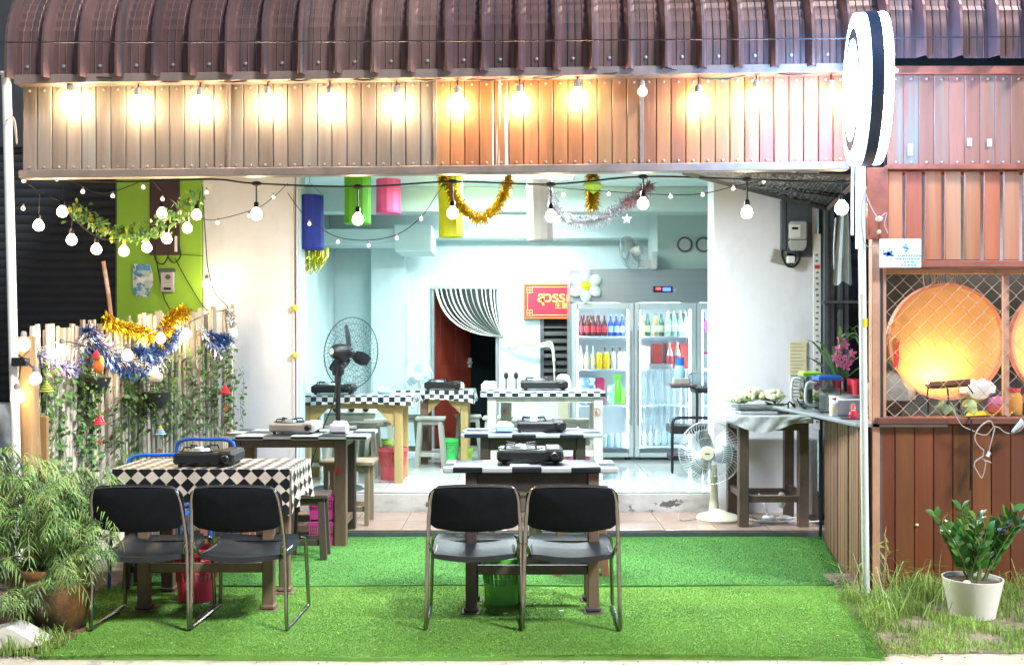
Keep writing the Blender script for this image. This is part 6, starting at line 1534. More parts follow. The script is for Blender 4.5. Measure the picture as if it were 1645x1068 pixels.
# ================================================================ HANGING DECORATIONS
Yh = 9.0
def lantern(px0, px1, py0, py1, Y, mat, label, tilt=0, ridge=True):
    c = W((px0 + px1) / 2, py1, Y); r = (px1 - px0) / 2 / FOC * Y; h = (py1 - py0) / FOC * Y
    t = thing('cylinder_lantern', label, 'lantern', (c.x, c.y, c.z), 'hanging cylinder lanterns', 0)
    Mx = Matrix.Translation(c) @ Matrix.Rotation(R(tilt), 4, 'Y')
    part(t, 'fabric_tube', MB().lathe([(r * .94, 0), (r, .012), (r * .98, h * .5), (r * 1.01, h), (r * .97, h), (r * .94, h * .5), (r * .92, .004)], n=12, m=Mx), mat, ang=20)
    part(t, 'wire_ring', MB().tube([Mx @ Vector((math.cos(2 * PI * i / 24) * r * .97, math.sin(2 * PI * i / 24) * r * .97, .003)) for i in range(24)], .004, 5, closed=True), mat)
    part(t, 'hanging_string', MB().tube([Mx @ Vector((-r, 0, h)), Mx @ Vector((0, 0, h + .12)), Mx @ Vector((r, 0, h))], .002, 4).tube([Mx @ Vector((0, 0, h + .12)), (c.x, c.y, 2.99)], .002, 4), CORD)
lantern(477, 521, 315, 401, 8.6, M('royal_blue_fabric', (.02, .04, .36), .6, var=.1, tl=.2), 'royal blue hanging cylinder lantern at the left of the opening', -1)
lantern(553, 596, 279, 360, 8.6, M('leaf_green_fabric', (.14, .55, .03), .6, var=.1, tl=.3), 'green hanging cylinder lantern right of the blue one')
lantern(604, 644, 270, 343, 9.2, M('hot_pink_fabric', (.85, .12, .32), .6, var=.1, tl=.3), 'pink hanging cylinder lantern')
lantern(705, 745, 280, 381, 8.6, M('yellow_fabric', (.70, .72, .015), .6, var=.1, tl=.3), 'yellow hanging cylinder lantern below the gold tinsel', -1)
lantern(847, 889, 290, 387, 8.6, M('ivory_fabric', (.52, .50, .46), .6, var=.06, tl=.3), 'ivory hanging cylinder lantern in front of the tube light', -1)

def tinsel(path, r, n, mat, seed, wd=.0022, parent=None, name='tinsel', label=None, cat='tinsel garland', group='tinsel garlands', core=.004, star=False):
    rr = random.Random(seed); pts = poly(path, 8); cum = [0]
    for i in range(1, len(pts)): cum.append(cum[-1] + (pts[i] - pts[i - 1]).length)
    t = parent or thing('tinsel_garland', label, cat, pts[0], group)
    mb = MB().tube(pts, core, 4)
    for i in range(n):
        s = rr.uniform(0, cum[-1]); k = next((j for j in range(1, len(cum)) if cum[j] >= s), len(cum) - 1)
        u = (s - cum[k - 1]) / max(1e-6, cum[k] - cum[k - 1]); p = pts[k - 1].lerp(pts[k], u)
        d = Vector((rr.gauss(0, 1), rr.gauss(0, 1), rr.gauss(0, 1))); d.normalize(); l = r * rr.uniform(.5, 1.1)
        sd_ = d.orthogonal().normalized() * wd * rr.uniform(.7, 1.6)
        mid = p + d * l * .55 + Vector((0, 0, l * .10)); mb.add([p - sd_, p + sd_, mid + sd_, mid - sd_, p + d * l - Vector((0, 0, l * .12))], [(0, 1, 2, 3), (3, 2, 4)])
    part(t, name + '_strands', mb, mat, kind='stuff', smooth=False)
    return t
tinsel([W(709, 282, 8.2), W(722, 300, 8.2), W(738, 330, 8.2), W(770, 352, 8.2), (W(795, 336, 8.2)), W(810, 310, 8.2), W(818, 280, 8.2)], .075, 1700, GOLDT, 1, .005, label='gold tinsel garland looping beside the yellow lantern')
tinsel([W(886, 312, 8.0), W(897, 345, 8.0), W(930, 357, 8.0), W(965, 352, 8.0), W(995, 335, 8.0), W(1018, 316, 8.0), W(1045, 300, 8.0)], .085, 1700, SILVT, 2, .004, label='silver tinsel garland hanging right of the ivory lantern')
t_ = tinsel([W(1002, 330, 7.98), W(1020, 322, 7.98), W(1044, 296, 7.98)], .08, 250, REDT, 22, .003, label='pinkish end of the tinsel garland near the bulb')
# gold diamond lantern
c = W(952, 308, 8.3)
t = thing('diamond_ornament', 'yellow green diamond shaped foil ornament with gold tinsel body', 'ornament', c)
tinsel([W(952, 280, 8.3), W(952, 335, 8.3)], .085, 900, GOLDT, 5, .005, parent=t)
part(t, 'foil_diamond', MB().lathe([(.0001, -.07), (.09, 0), (.0001, .07)], c - Vector((0, .06, -.04)), 4), M('lime_foil', (.5, .75, .05), .3, metal=.3))
# yellow metallic strands under blue lantern
t = thing('foil_tassel', 'yellow foil tassel loops hanging below the blue lantern', 'tassel', W(500, 400, 8.75)); mb = MB(); rr = random.Random(6)
for i in range(34):
    x = 480 + rr.uniform(0, 42); dp = rr.uniform(20, 48) * (1 - abs(x - 502) / 60)
    mb.tube([W(x - 6, 398, 8.75 + rr.uniform(-.04, .04)), W(x - 5, 398 + dp * .8, 8.72), W(x, 398 + dp, 8.7), W(x + 5, 398 + dp * .8, 8.72), W(x + 6, 398, 8.75 + rr.uniform(-.04, .04))], .006, 4)
part(t, 'foil_loops', mb, M('yellow_foil', (.62, .66, .03), .25, metal=.5, var=.5, scale=60, bump=0), kind='stuff')
# star ornaments (white, tiny)
def star(c, r, mat, label, group='star ornaments'):
    pts = []
    for k in range(10):
        a = PI / 2 + PI * k / 5; q = r if k % 2 == 0 else r * .42; pts.append((c.x + q * math.cos(a), c.z + q * math.sin(a)))
    solo('star_ornament', MB().prism(pts, c.y - .006, c.y + .006), mat, label, 'star', group, loc=c, smooth=False)
star(W(1007, 352, 7.95), .045, SILVT, 'silver star at the lower right of the silver garland'); star(W(782, 372, 8.15), .045, WHITEPL, 'white star below the gold garland'); star(W(335, 298, 8.1), .06, WHITEPL, 'white star at the right end of the green leaf garland')

# fluorescent tube
ct = W(740, 352, 10.9)
t = thing('fluorescent_lamp', 'lit fluorescent tube fitting on the shop ceiling behind the garlands', 'lamp', (ct.x + .6, 10.9, 2.86))
part(t, 'fitting', MB().box(ct.x, ct.x + 1.24, 10.87, 10.93, 2.88, 2.92, .005).tube([(ct.x + .3, 10.9, 2.92), (ct.x + .3, 10.9, 2.998)], .01).tube([(ct.x + .95, 10.9, 2.92), (ct.x + .95, 10.9, 2.998)], .01), WHITEPL)
part(t, 'tube', MB().tube([(ct.x + .02, 10.9, 2.855), (ct.x + 1.22, 10.9, 2.855)], .019, 12), TUBE_E)
al = bpy.data.lights.new('tube_light', 'AREA'); al.shape = 'RECTANGLE'; al.size = 1.2; al.size_y = .12; al.energy = 15; al.color = (.86, .98, 1.0)
ao = bpy.data.objects.new('tube_light', al); C.objects.link(ao); ao.parent = t; ao.location = (.02, 0, -.04)
t = thing('fluorescent_lamp', 'fluorescent tube fitting just inside the opening behind the lintel', 'lamp', (-.05, 8.76, 2.99))
part(t, 'fitting', MB().box(-.65, .55, 8.73, 8.79, 2.965, 2.997, .005), WHITEPL)
part(t, 'tube', MB().tube([(-.63, 8.76, 2.95), (.53, 8.76, 2.95)], .013, 12), TUBE_E)
al = bpy.data.lights.new('tube_light', 'AREA'); al.shape = 'RECTANGLE'; al.size = 1.2; al.size_y = .12; al.energy = 27; al.color = (.86, .98, 1.0)
ao = bpy.data.objects.new('tube_light', al); C.objects.link(ao); ao.parent = t; ao.location = (0, 0, -.07)
# second lit fitting just inside the front (hidden by the fascia)
t = thing('fluorescent_lamp', 'fluorescent tube fitting under the awning behind the fascia', 'lamp', (.2, 7.1, 2.80))
part(t, 'fitting', MB().box(-.42, .82, 7.07, 7.13, 2.805, 2.84, .005), WHITEPL)
part(t, 'tube', MB().tube([(-.40, 7.1, 2.782), (.80, 7.1, 2.782)], .016, 12), TUBE_E)
al = bpy.data.lights.new('tube_light', 'AREA'); al.shape = 'RECTANGLE'; al.size = 1.2; al.size_y = .12; al.energy = 42; al.color = (.84, .95, 1.0)
ao = bpy.data.objects.new('tube_light', al); C.objects.link(ao); ao.parent = t; ao.location = (0, 0, -.05)

# ================================================================ STRING LIGHTS
def bulb(parent, p, lit, r=.03, sock=True, watt=0, mat=None, up=.055, glow=True):
    p = Vector(p)
    gm = mat or (BULB_E if lit else BULB_OFF)
    b = part(parent, 'bulb', MB().lathe([(.0001, -r), (r * .6, -r * .82), (r * .95, -r * .35), (r, 0), (r * .88, r * .55), (r * .5, r * 1.0), (r * .40, r * 1.2)], p, 14), gm)
    if sock:
        part(b, 'socket', MB().lathe([(r * .42, r * 1.2), (r * .48, r * 1.25), (r * .48, r * 2.0), (r * .3, r * 2.3)], p, 10), SILVSOCK if sock != 'black' else BLACKPL)
    if lit and watt:
        off = Vector((0, 0, 0)); q = parent
        while q is not None: off += Vector(q.location); q = q.parent
        lamp(parent, p - off, watt, (1, .68, .37), .022)
    return b
# upper row of blazing bulbs on the fascia
Yu = 5.945
U = thing('string_lights', 'upper row of blazing warm bulbs hung along the plank fascia', 'string lights', (0, Yu, 3.05))
ub = [(113, 163), (222, 170), (322, 170), (430, 168), (530, 167), (637, 167), (735, 167), (835, 165), (928, 157), (1032, 148), (1122, 165), (1215, 158), (1335, 158)]
pts = [W(-30, 120, Yu + .05)]
for i, (px, py) in enumerate(ub):
    pts.append(W(px, py - 40, Yu + .05))
    if i + 1 < len(ub): pts.append(W((px + ub[i + 1][0]) / 2, py - 38, Yu - .04))
pts.append(W(1400, 128, Yu + .05))
part(U, 'cord', MB().tube(poly(pts, 4), .005, 5), CORD)
for i, (px, py) in enumerate(ub):
    lit = i != 9
    bulb(U, W(px, py, Yu), lit, .046 if lit else .03, True, TOPBULB_W, BULB_T if lit else None)
    part(U, 'drop_cord', MB().tube([W(px, py - 26, Yu), W(px, py - 40, Yu + .05)], .005, 5), CORD)
# long black festoon cable with hanging bulbs
Yl = 6.55
L2 = thing('string_lights', 'black festoon cable with seven round bulbs sagging across the opening', 'string lights', (0, Yl, 2.55))
hang = [(412, 295, 345, Yl), (575, 300, 353, Yl), (727, 292, 343, Yl), (885, 296, 348, Yl), (1033, 284, 328, Yl), (1200, 288, 342, 6.4), (1352, 293, 335, 6.25)]
cp_ = [W(35, 287, 6.3), W(200, 292, 6.4), W(340, 288, 6.5)] + [W(h[0], h[1], h[3]) for h in hang] + [W(1392, 285, 6.1)]
part(L2, 'cable', MB().tube(poly(cp_, 6), .006, 6), CORD)
for px, py, pb, Y in hang:
    part(L2, 'tee_joint', MB().ball(W(px, py, Y), .018, 8, (2.0, .8, .9)), CORD)
    part(L2, 'drop_cord', MB().tube([W(px, py, Y), W(px, pb - 20, Y)], .006, 5), CORD)
    bulb(L2, W(px, pb, Y), True, .037 if px < 1350 else .042, 'black', BULB_W * (.7 if px < 1350 else 1))
# cluster strings at left
L3 = thing('string_lights', 'drooping string of round bulbs in front of the dark shutter and lime pier', 'string lights', (-2.5, 6.7, 2.3))
cl = [(62, 363, 6.6, 318), (100, 341, 6.6, 305), (115, 386, 6.7, 340), (155, 401, 6.8, 372), (199, 404, 6.9, 385), (236, 398, 7.0, 382), (268, 384, 7.0, 368), (301, 367, 7.1, 350), (316, 346, 7.1, 330), (260, 343, 7.0, 318)]
part(L3, 'cord', MB().tube(poly([W(35, 288, 6.5), W(66, 310, 6.6), W(100, 325, 6.6), W(118, 350, 6.7), W(155, 380, 6.8), W(199, 386, 6.9), W(236, 380, 7.0), W(268, 366, 7.0), W(301, 350, 7.1), W(318, 328, 7.1), W(322, 305, 7.1)], 5), .0045, 5)
     .tube(poly([W(36, 288, 6.5), W(110, 291, 6.6), W(150, 308, 6.7), W(180, 309, 6.8), W(230, 290, 6.9)], 5), .0035, 5).tube(poly([W(242, 288, 6.9), W(262, 310, 7.0), W(290, 332, 7.0), W(320, 350, 7.1), W(352, 352, 7.2), W(412, 335, 7.3), W(440, 316, 7.4), W(462, 295, 7.6)], 5), .003, 5), CORD)
for px, py, Y, pt_ in cl:
    part(L3, 'drop_cord', MB().tube([W(px + 2, pt_ - 8, Y), W(px, py - 16, Y)], .003, 4), CORD)
    bulb(L3, W(px, py, Y), True, .034, 'black', BULB_W * .55)
for px, py, Y in ((38, 291, 6.5), (91, 288, 6.5), (133, 308, 6.6), (181, 315, 6.8), (230, 301, 6.9), (261, 320, 6.9), (332, 309, 7.1), (350, 358, 7.2), (400, 347, 7.3), (439, 317, 7.4), (37, 335, 6.5)):
    bulb(L3, W(px, py, Y), False, .014, True, 0, TINY)
# hanging single bulb against white pier and those on the bamboo
L4 = thing('string_lights', 'bulbs and pale cord strung along the top of the bamboo screen', 'string lights', (-2.4, 7, 1.6))
fb = [(332, 457, 8.2, 1), (100, 564, 6.35, 1), (205, 571, 6.9, 1), (258, 544, 7.3, 1), (299, 537, 7.6, 1), (38, 554, 6.0, 1), (28, 638, 5.9, 1), (57, 609, 5.9, 0), (375, 535, 8.1, 0)]
part(L4, 'cord', MB().tube(poly([W(325, 300, 7.9), W(330, 380, 8.0), W(334, 430, 8.2), W(345, 470, 8.1), W(366, 495, 8.1), W(340, 502, 8.0), W(310, 515, 7.8), W(299, 522, 7.6), W(258, 528, 7.3), W(230, 540, 7.1), W(205, 555, 6.9), W(160, 560, 6.6), W(100, 548, 6.35), W(60, 560, 6.1), W(38, 570, 5.95), W(30, 610, 5.9)], 5), .004, 5)
     .tube(poly([W(30, 570, 5.9), W(40, 578, 5.86), W(52, 590, 5.88)], 4), .006, 5), CORD)
for px, py, Y, lit in fb:
    bulb(L4, W(px, py, Y), lit, .035 if Y > 6.2 else .036, True, BULB_W * (.9 if Y < 6.2 else .6))
part(L4, 'socket_box', MB().box(X(23, 5.9), X(46, 5.9), 5.86, 5.92, Z(588, 5.9), Z(574, 5.9), .004), BLACKPL)
# thin fairy string across the interior
L5 = thing('fairy_lights', 'thin fairy light wire with tiny clear bulbs drooping across the opening', 'fairy lights', (0, 7.0, 2.4))
fp = [(462, 310), (480, 335), (500, 356), (540, 380), (590, 386), (640, 376), (678, 347), (702, 312), (715, 296)]
part(L5, 'wire', MB().tube(poly(WP(fp, 7.0), 5), .0028, 4).tube(poly(WP([(860, 296), (900, 302), (980, 308), (1075, 313), (1130, 311), (1178, 300), (1226, 290), (1290, 275)], 6.6), 5), .0028, 4), CORD)
for px, py, Y in ((497, 360, 7.0), (543, 389, 7.0), (592, 395, 7.0), (637, 383, 7.0), (676, 352, 7.0), (905, 313, 6.6), (978, 312, 6.6), (1078, 316, 6.6), (1129, 313, 6.6), (1178, 303, 6.6), (1227, 292, 6.6), (1275, 275, 6.4)):
    bulb(L5, W(px, py, Y), False, .013, True, 0, TINY)
# leafy garland with bulbs, upper left
G1 = thing('leaf_garland', 'green leaf garland with yellow leaves sagging between the left bulbs', 'garland', W(220, 370, 6.95))
gp = poly([W(118, 330, 6.8), W(140, 348, 6.8), W(170, 360, 6.9), W(205, 372, 6.9), W(232, 374, 6.95), W(262, 358, 7.0), (W(290, 335, 7.0)), W(318, 308, 7.05)], 8)
part(G1, 'vine', MB().tube(gp, .004, 4), STEM)
scatter_leaves(G1, 'green_leaves', gp, .05, .014, LEAFG, 1, 330, .032); scatter_leaves(G1, 'yellow_leaves', gp[:26], .05, .017, LEAFY, 2, 45, .03)
# overhead wire across awning
solo('overhead_wire', MB().tube(sag((-8, 5.4, Z(64, 5.4)), (8, 5.4, Z(38, 5.4)), .05), .004, 5), CORD, 'thin black overhead wire crossing in front of the awning roof', 'wire')

# ================================================================ BAMBOO SCREEN
BS = thing('bamboo_screen', 'screen of dry bamboo poles standing in front of the lime pier', 'fence', (-2.7, 7.2, 0))
rr = random.Random(21); n = 66
for i in range(n):
    u = (i + .5) / n; px = 52 + 326 * u; Y = 6.25 + 1.95 * u ** .85
    top = Z(527 - 37 * u + rr.uniform(-5, 7) + (8 if rr.random() < .15 else 0), Y); x = X(px, Y); r = rr.uniform(.013, .023)
    ln1 = rr.uniform(-.03, .03); ly = rr.uniform(-.03, .03)
    pts = []; z = -.02; k = 0; rs_ = []
    while z < top:
        q = z / top; p = (x + ln1 * q, Y + ly * q, z); pts.append(p); rs_.append(r * (1.14 if k % 2 else .97) * (1 - .1 * q)); z += .16 if k % 2 else .012; k += 1
    pts.append((x + ln1, Y + ly, top)); rs_.append(r * .88)
    part(BS, 'bamboo_pole', MB().tube(pts, rs_, 6), BAMB)
for z in (.5, 1.35): part(BS, 'tie_rail', MB().tube([(X(52, 6.42), 6.42, z), (X(215, 7.3), 7.42, z), (X(378, 8.34), 8.34, z)], .015, 6), BAMB)
solo('wooden_post', MB().tube([(X(50, 6.05), 6.05, -.02), (X(47, 6.05) , 6.05, .8), (X(40, 6.05), 6.05, Z(541, 6.05))], [.07, .068, .06], 12), POSTW, 'rough brown wooden post under the left socket box, before the bamboo', 'post')
solo('timber_board', MB().box(X(60, 6.15), X(78, 6.15), 6.13, 6.16, 0, Z(668, 6.15), .004), POSTW, 'upright brown board between the wooden post and the bamboo', 'board')
t = thing('leaning_stick', 'pale stick leaning up from the bamboo screen against the shutter', 'stick', W(178, 505, 7.6))
part(t, 'shaft', MB().tube([W(166, 420, 7.6), W(174, 470, 7.6), W(180, 520, 7.6)], .016, 8), M('pinkish_stick', (.40, .22, .15), .6, var=.2, patch=((.6, .5, .45), .5, .6, 6, (1, 1, 1))))
# big grey jar behind
solo('water_jar', MB().lathe([(.18, 0), (.30, .2), (.34, .45), (.30, .68), (.2, .82), (.16, .9)], n=28), M('grey_tank', (.20, .22, .23), .35, metal=.3, var=.2), 'grey rounded water jar at the left edge behind the bush', 'jar', loc=(X(-22, 6.5), 6.5, .2))
# tinsel on bamboo
def onf(px, py, d=-.07):
    u = min(1, max(0, (px - 52) / 326)); Y = 6.25 + 1.95 * u ** .85 + d; return W(px, py, Y)
def tin(pts, r, n, mat, seed, label, wd=.004): return tinsel([onf(*p) for p in pts], r, n, mat, seed, wd, label=label)
tin([(65, 570), (85, 585), (120, 592), (150, 575)], .075, 500, LILACT, 31, 'lilac and white tinsel low on the left of the bamboo screen')
tin([(140, 535), (152, 560), (175, 575), (198, 590), (225, 593), (232, 585)], .095, 1300, BLUET, 32, 'blue tinsel swag under the gold tinsel on the bamboo', .005)
tin([(145, 530), (160, 550), (185, 570), (215, 600)], .09, 450, LILACT, 33, 'lilac strands mixed along the blue swag')
tin([(172, 512), (185, 525), (205, 528), (228, 535), (248, 540), (262, 555)], .075, 1000, GOLDT, 34, 'gold tinsel over the top of the bamboo screen, left swag', .006)
tin([(262, 535), (278, 510), (290, 500), (298, 508)], .085, 620, GOLDT, 35, 'gold tinsel tuft above the lime pier edge, at its right', .006)
tin([(222, 565), (240, 572), (258, 560), (272, 545), (284, 535)], .09, 1000, BLUET, 36, 'blue tinsel rising to the right gold tuft', .005)
tin([(255, 565), (272, 555), (282, 540)], .08, 350, SILVT, 37, 'silver tinsel beside the right gold tuft')
tin([(120, 560), (140, 545), (165, 560), (190, 580), (215, 582), (245, 585), (262, 570)], .10, 900, SILVT, 45, 'silver tinsel woven through the blue swags of the bamboo screen', .004)
tin([(335, 540), (350, 548), (362, 545)], .08, 450, BLUET, 38, 'short blue tinsel at the right end of the bamboo screen', .005)
tin([(322, 530), (338, 550), (350, 570), (368, 560), (372, 520), (368, 500)], .07, 600, SILVT, 39, 'silver tinsel at the right end of the bamboo screen')
tin([(78, 600), (95, 598), (112, 600)], .05, 160, REDT, 40, 'short pinkish tinsel at the left of the bamboo screen')
# ivy
IV = thing('ivy', 'trailing artificial ivy vines hanging over the bamboo screen', 'ivy', onf(220, 560))
rr = random.Random(41); lp = []; vm_ = MB(); lf = MB()
base = [(0, 0, 0), (.014, .017, .003), (.032, .013, 0), (.042, 0, -.006), (.032, -.013, 0), (.014, -.017, .003)]
vines = [(72, 560, 690), (85, 590, 760), (118, 600, 660), (132, 600, 720), (150, 640, 770), (182, 640, 730), (205, 610, 650), (214, 600, 760), (228, 610, 740), (236, 620, 700), (246, 600, 690), (262, 580, 700), (275, 570, 700), (285, 560, 690), (298, 560, 700), (308, 570, 700), (318, 555, 690),
         (328, 545, 700), (337, 560, 690), (345, 580, 700), (352, 560, 700), (362, 545, 690), (370, 560, 690), (377, 590, 690), (388, 590, 692), (195, 670, 780), (172, 700, 790), (100, 640, 780), (66, 640, 760), (160, 600, 640)]
vines += [(rr.randint(66, 380), rr.randint(555, 640), rr.randint(645, 770)) for _ in range(26)]
for (px, a, b) in vines:
    Y0 = onf(px, 0, -.05).y; p = [W(px + rr.uniform(-4, 4), y, Y0 - rr.uniform(0, .06)) for y in range(a, b, 18)]
    if len(p) < 2: continue
    vm_.tube(p, .0018, 4)
    for y in np.arange(a, b, 5.2):
        pp_ = W(px + rr.uniform(-6, 6), y, Y0 - rr.uniform(.0, .08))
        lf.add(base, [(0, 1, 2, 3), (0, 3, 4, 5)], orient(pp_, (rr.choice((-1, 1)) * rr.uniform(.3, 1), rr.uniform(-.9, -.1), rr.uniform(-1, .1)), rr.uniform(-.8, .8), rr.uniform(.75, 1.3)))
part(IV, 'vine', vm_, STEM, kind='stuff'); part(IV, 'leaves', lf, LEAFG, kind='stuff', smooth=False)
# hanging pots with toys
def hpot(px, py, label, r, topc):
    c = onf(px, py, -.21); r *= 1.15; t = thing('hanging_pot', label, 'hanging pot', c, 'hanging pots on the bamboo screen')
    part(t, 'pot', MB().lathe([(r * .6, -r * 1.1), (r * .95, -r * .2), (r, r * .1), (r * .9, r * .1), (.0001, 0)], c, 16), M('wicker_black', (.02, .025, .02), .6, bump=.6, bscale=90))
    scatter_leaves(t, 'leaves', [c + Vector((0, 0, r * .0)), c + Vector((0, -.02, -r * .4))], .035, .010, LEAFG, int(px), 150, r * .5)
    part(t, 'hanger', MB().tube([c + Vector((-r * .9, 0, 0)), c + Vector((0, 0, r * 2.4)), c + Vector((r * .9, 0, 0))], .002, 4), CORD)
    return t, c
t, c = hpot(157, 608, 'black wicker pot with a red and yellow toy bird, left on the bamboo screen', .075, None)
part(t, 'bird_body', MB().ball(c + Vector((.01, -.01, .085)), .045, 12, (.8, .8, 1.1)), M('toy_orange', (.75, .2, .04), .5)); part(t, 'bird_crest', MB().lathe([(.03, 0), (.022, .03), (.0001, .06)], c + Vector((-.005, -.01, .14)), 12), REDPL)
part(t, 'bird_wing', MB().ball(c + Vector((.028, -.01, .12)), .03, 10, (.5, .8, 1.3)), M('toy_yellow', (.8, .6, .03), .5))
t, c = hpot(252, 632, 'black pot with a white and blue toy bird head, centre of the bamboo screen', .085, None)
part(t, 'bird_head', MB().ball(c + Vector((-.01, -.02, .12)), .055, 14, (1.1, .9, .85)), M('toy_cream', (.65, .6, .5), .6)); part(t, 'blue_face', MB().ball(c + Vector((-.04, -.04, .12)), .035, 12, (.7, .7, 1)), M('toy_blue', (.15, .4, .7), .5))
part(t, 'eye', MB().ball(c + Vector((-.028, -.074, .13)), .006, 8), BLACKPL)
def bell(px, py, m1, m2, label, tag_=None):
    c = onf(px, py, -.2); t = thing('wind_chime', label, 'wind chime', c, 'dome wind chimes'); mb = MB(); mb2 = MB()
    for k in range(5):
        a, b = .045 - .009 * k, .045 - .009 * (k + 1); (mb if k < 3 else mb2).lathe([(a * .9, .015 * k), (a, .015 * k + .005), (b, .015 * k + .014)], c, 16)
    part(t, 'dome', mb, m1); part(t, 'dome_top', mb2, m2)
    part(t, 'string', MB().tube([c + Vector((0, 0, .07)), c + Vector((0, 0, .16))], .002, 4).tube([c, c - Vector((0, 0, .10))], .0015, 4), CORDW)
    if tag_: q = c - Vector((0, 0, .12)); part(t, 'tag', MB().prism([(q.x + .024 * math.cos(R(90 + 72 * k / 2)) * (1 if k % 2 == 0 else .55), q.z + .024 * math.sin(R(90 + 72 * k / 2)) * (1 if k % 2 == 0 else .55)) for k in range(10)], q.y - .003, q.y + .003), tag_)
bell(160, 682, REDPL, REDPL, 'red dome wind chime with a brown star tag, left on the bamboo', M('tag_brown', (.4, .12, .06), .5))
bell(362, 632, REDPL, REDPL, 'red dome wind chime at the right end of the bamboo', M('tag_red', (.45, .12, .06), .5))
bell(257, 698, LBLUE, M('toy_yellow', (1,) * 3), 'blue dome wind chime with yellow top above the blue chair', M('tag_orange', (.6, .25, .12), .5))
bell(75, 630, LEAFY, LEAFY, 'lime green dome wind chime at the left end of the bamboo')
# beads on the opening edge
t = thing('bead_string', 'string with yellow green bead ornaments along the left edge of the opening', 'bead string', W(473, 600, 8.4))
part(t, 'string', MB().tube([W(472, 300, 8.4), W(475, 690, 8.4)], .003, 4), M('red_thread', (.4, .08, .06), .6))
for y in (495, 571): part(t, 'bead', MB().ball(W(474, y, 8.4), .024, 10, (1, 1, 1.2)), M('bead_yellow', (.7, .65, .03), .4))

# ================================================================ FEATHERY BUSH IN TERRACOTTA POT
Yb_ = 5.15
PB = thing('terracotta_pot', 'large terracotta pot under the feathery bush at lower left', 'plant pot', (X(78, Yb_), Yb_ + .05, 0))
c = PB.location.copy()
part(PB, 'vessel', MB().lathe([(.13, 0), (.17, .03), (.20, .14), (.205, .24), (.19, .30), (.205, .32), (.205, .345), (.18, .345), (.17, .30), (.0001, .28)], c, 32), TERRA)
BU = thing('feathery_shrub', 'large shrub with feathery drooping green leaves at the lower left', 'shrub', (c.x, c.y, .28))
rr = random.Random(51); stm = MB(); fl = MB(); fd = MB()
def frond(mb, p, dv, l, dens=11, lw_=.0045, droop=.5):
    dv = Vector(dv).normalized(); side = dv.cross(Vector((0, 0, 1)));
    if side.length < .1: side = Vector((1, 0, 0))
    side.normalize(); end = p + dv * l + Vector((0, 0, -droop * l)); pts = bez(p, p + dv * l * .6 + Vector((0, 0, .05 * l)), end, dens)
    for i in range(dens): mb.strip(pts[i], pts[i + 1], side * .0015)
    for i in range(1, dens + 1):
        q = i / dens; ll = l * .62 * math.sin(PI * (.22 + .68 * q)) 
        for sg in (-1, 1):
            d2 = (side * sg * .8 + (pts[i] - pts[i - 1]).normalized() * .55 + Vector((0, 0, rr.uniform(-.7, .1)))).normalized()
            a = pts[i]; m_ = a + d2 * ll * .5; e = a + d2 * ll + Vector((0, 0, -ll * rr.uniform(.25, .6))); wv = Vector((rr.uniform(-.3, .3), -.5, 1)).cross(d2).normalized() * lw_
            mb.add([a, m_ - wv, m_ + wv, e], [(0, 1, 2), (1, 3, 2)])
tips = []
for i in range(44):
    a = rr.uniform(0, 2 * PI); spread = rr.uniform(.05, .36); h = rr.uniform(.12, .66) * (1 - spread * .7)
    e = Vector((c.x + math.cos(a) * spread * 1.15 + .0, c.y + math.sin(a) * spread * .75, .33 + h)); p = bez((c.x + rr.uniform(-.06, .06), c.y + rr.uniform(-.05, .05), .29), Vector((c.x + math.cos(a) * spread * .3, c.y, .33 + h * .7)), e, 6)
    stm.tube(p, [.006, .006, .005, .004, .004, .003, .002], 5); tips += [(p[k], k) for k in (2, 3, 4, 5, 6)]
# branches that reach right and left
for (ex, ez, ey) in ((188, 880, -.15), (185, 840, -.1), (170, 800, .05), (140, 770, .1), (100, 752, .1), (60, 765, .1), (60, 960, -.28), (90, 935, -.28), (130, 925, -.22), (5, 925, -.25), (20, 790, 0), (-20, 830, 0), (10, 900, -.2), (0, 750, .1), (30, 950, -.2), (120, 910, -.25), (-30, 900, -.1), (150, 790, 0), (35, 715, .1), (70, 740, .0)):
    e = W(ex - 25, ez + 5, Yb_ + ey); p = bez((c.x, c.y, .29), Vector(((c.x + e.x) / 2, c.y, e.z + .05)), e, 7)
    stm.tube(p, .004, 5); tips += [(p[k], k) for k in (3, 4, 5, 6, 7)]
for (p, k) in tips:
    for j in range(1 if k < 4 else (2 if k < 6 else 3)):
        a = rr.uniform(0, 2 * PI); dv = Vector((math.cos(a), math.sin(a) * .8 - .25, rr.uniform(-.2, .7)))
        frond(fl if rr.random() < .7 else fd, p, dv, rr.uniform(.07, .15), 6, rr.uniform(.0028, .0052), rr.uniform(.3, 1.3))
part(BU, 'stems', stm, STEM, kind='stuff'); part(BU, 'foliage', fl, BUSH, kind='stuff', smooth=False); part(BU, 'dark_foliage', fd, BUSHD, kind='stuff', smooth=False)  # darker leaf colour goes to a random share of fronds
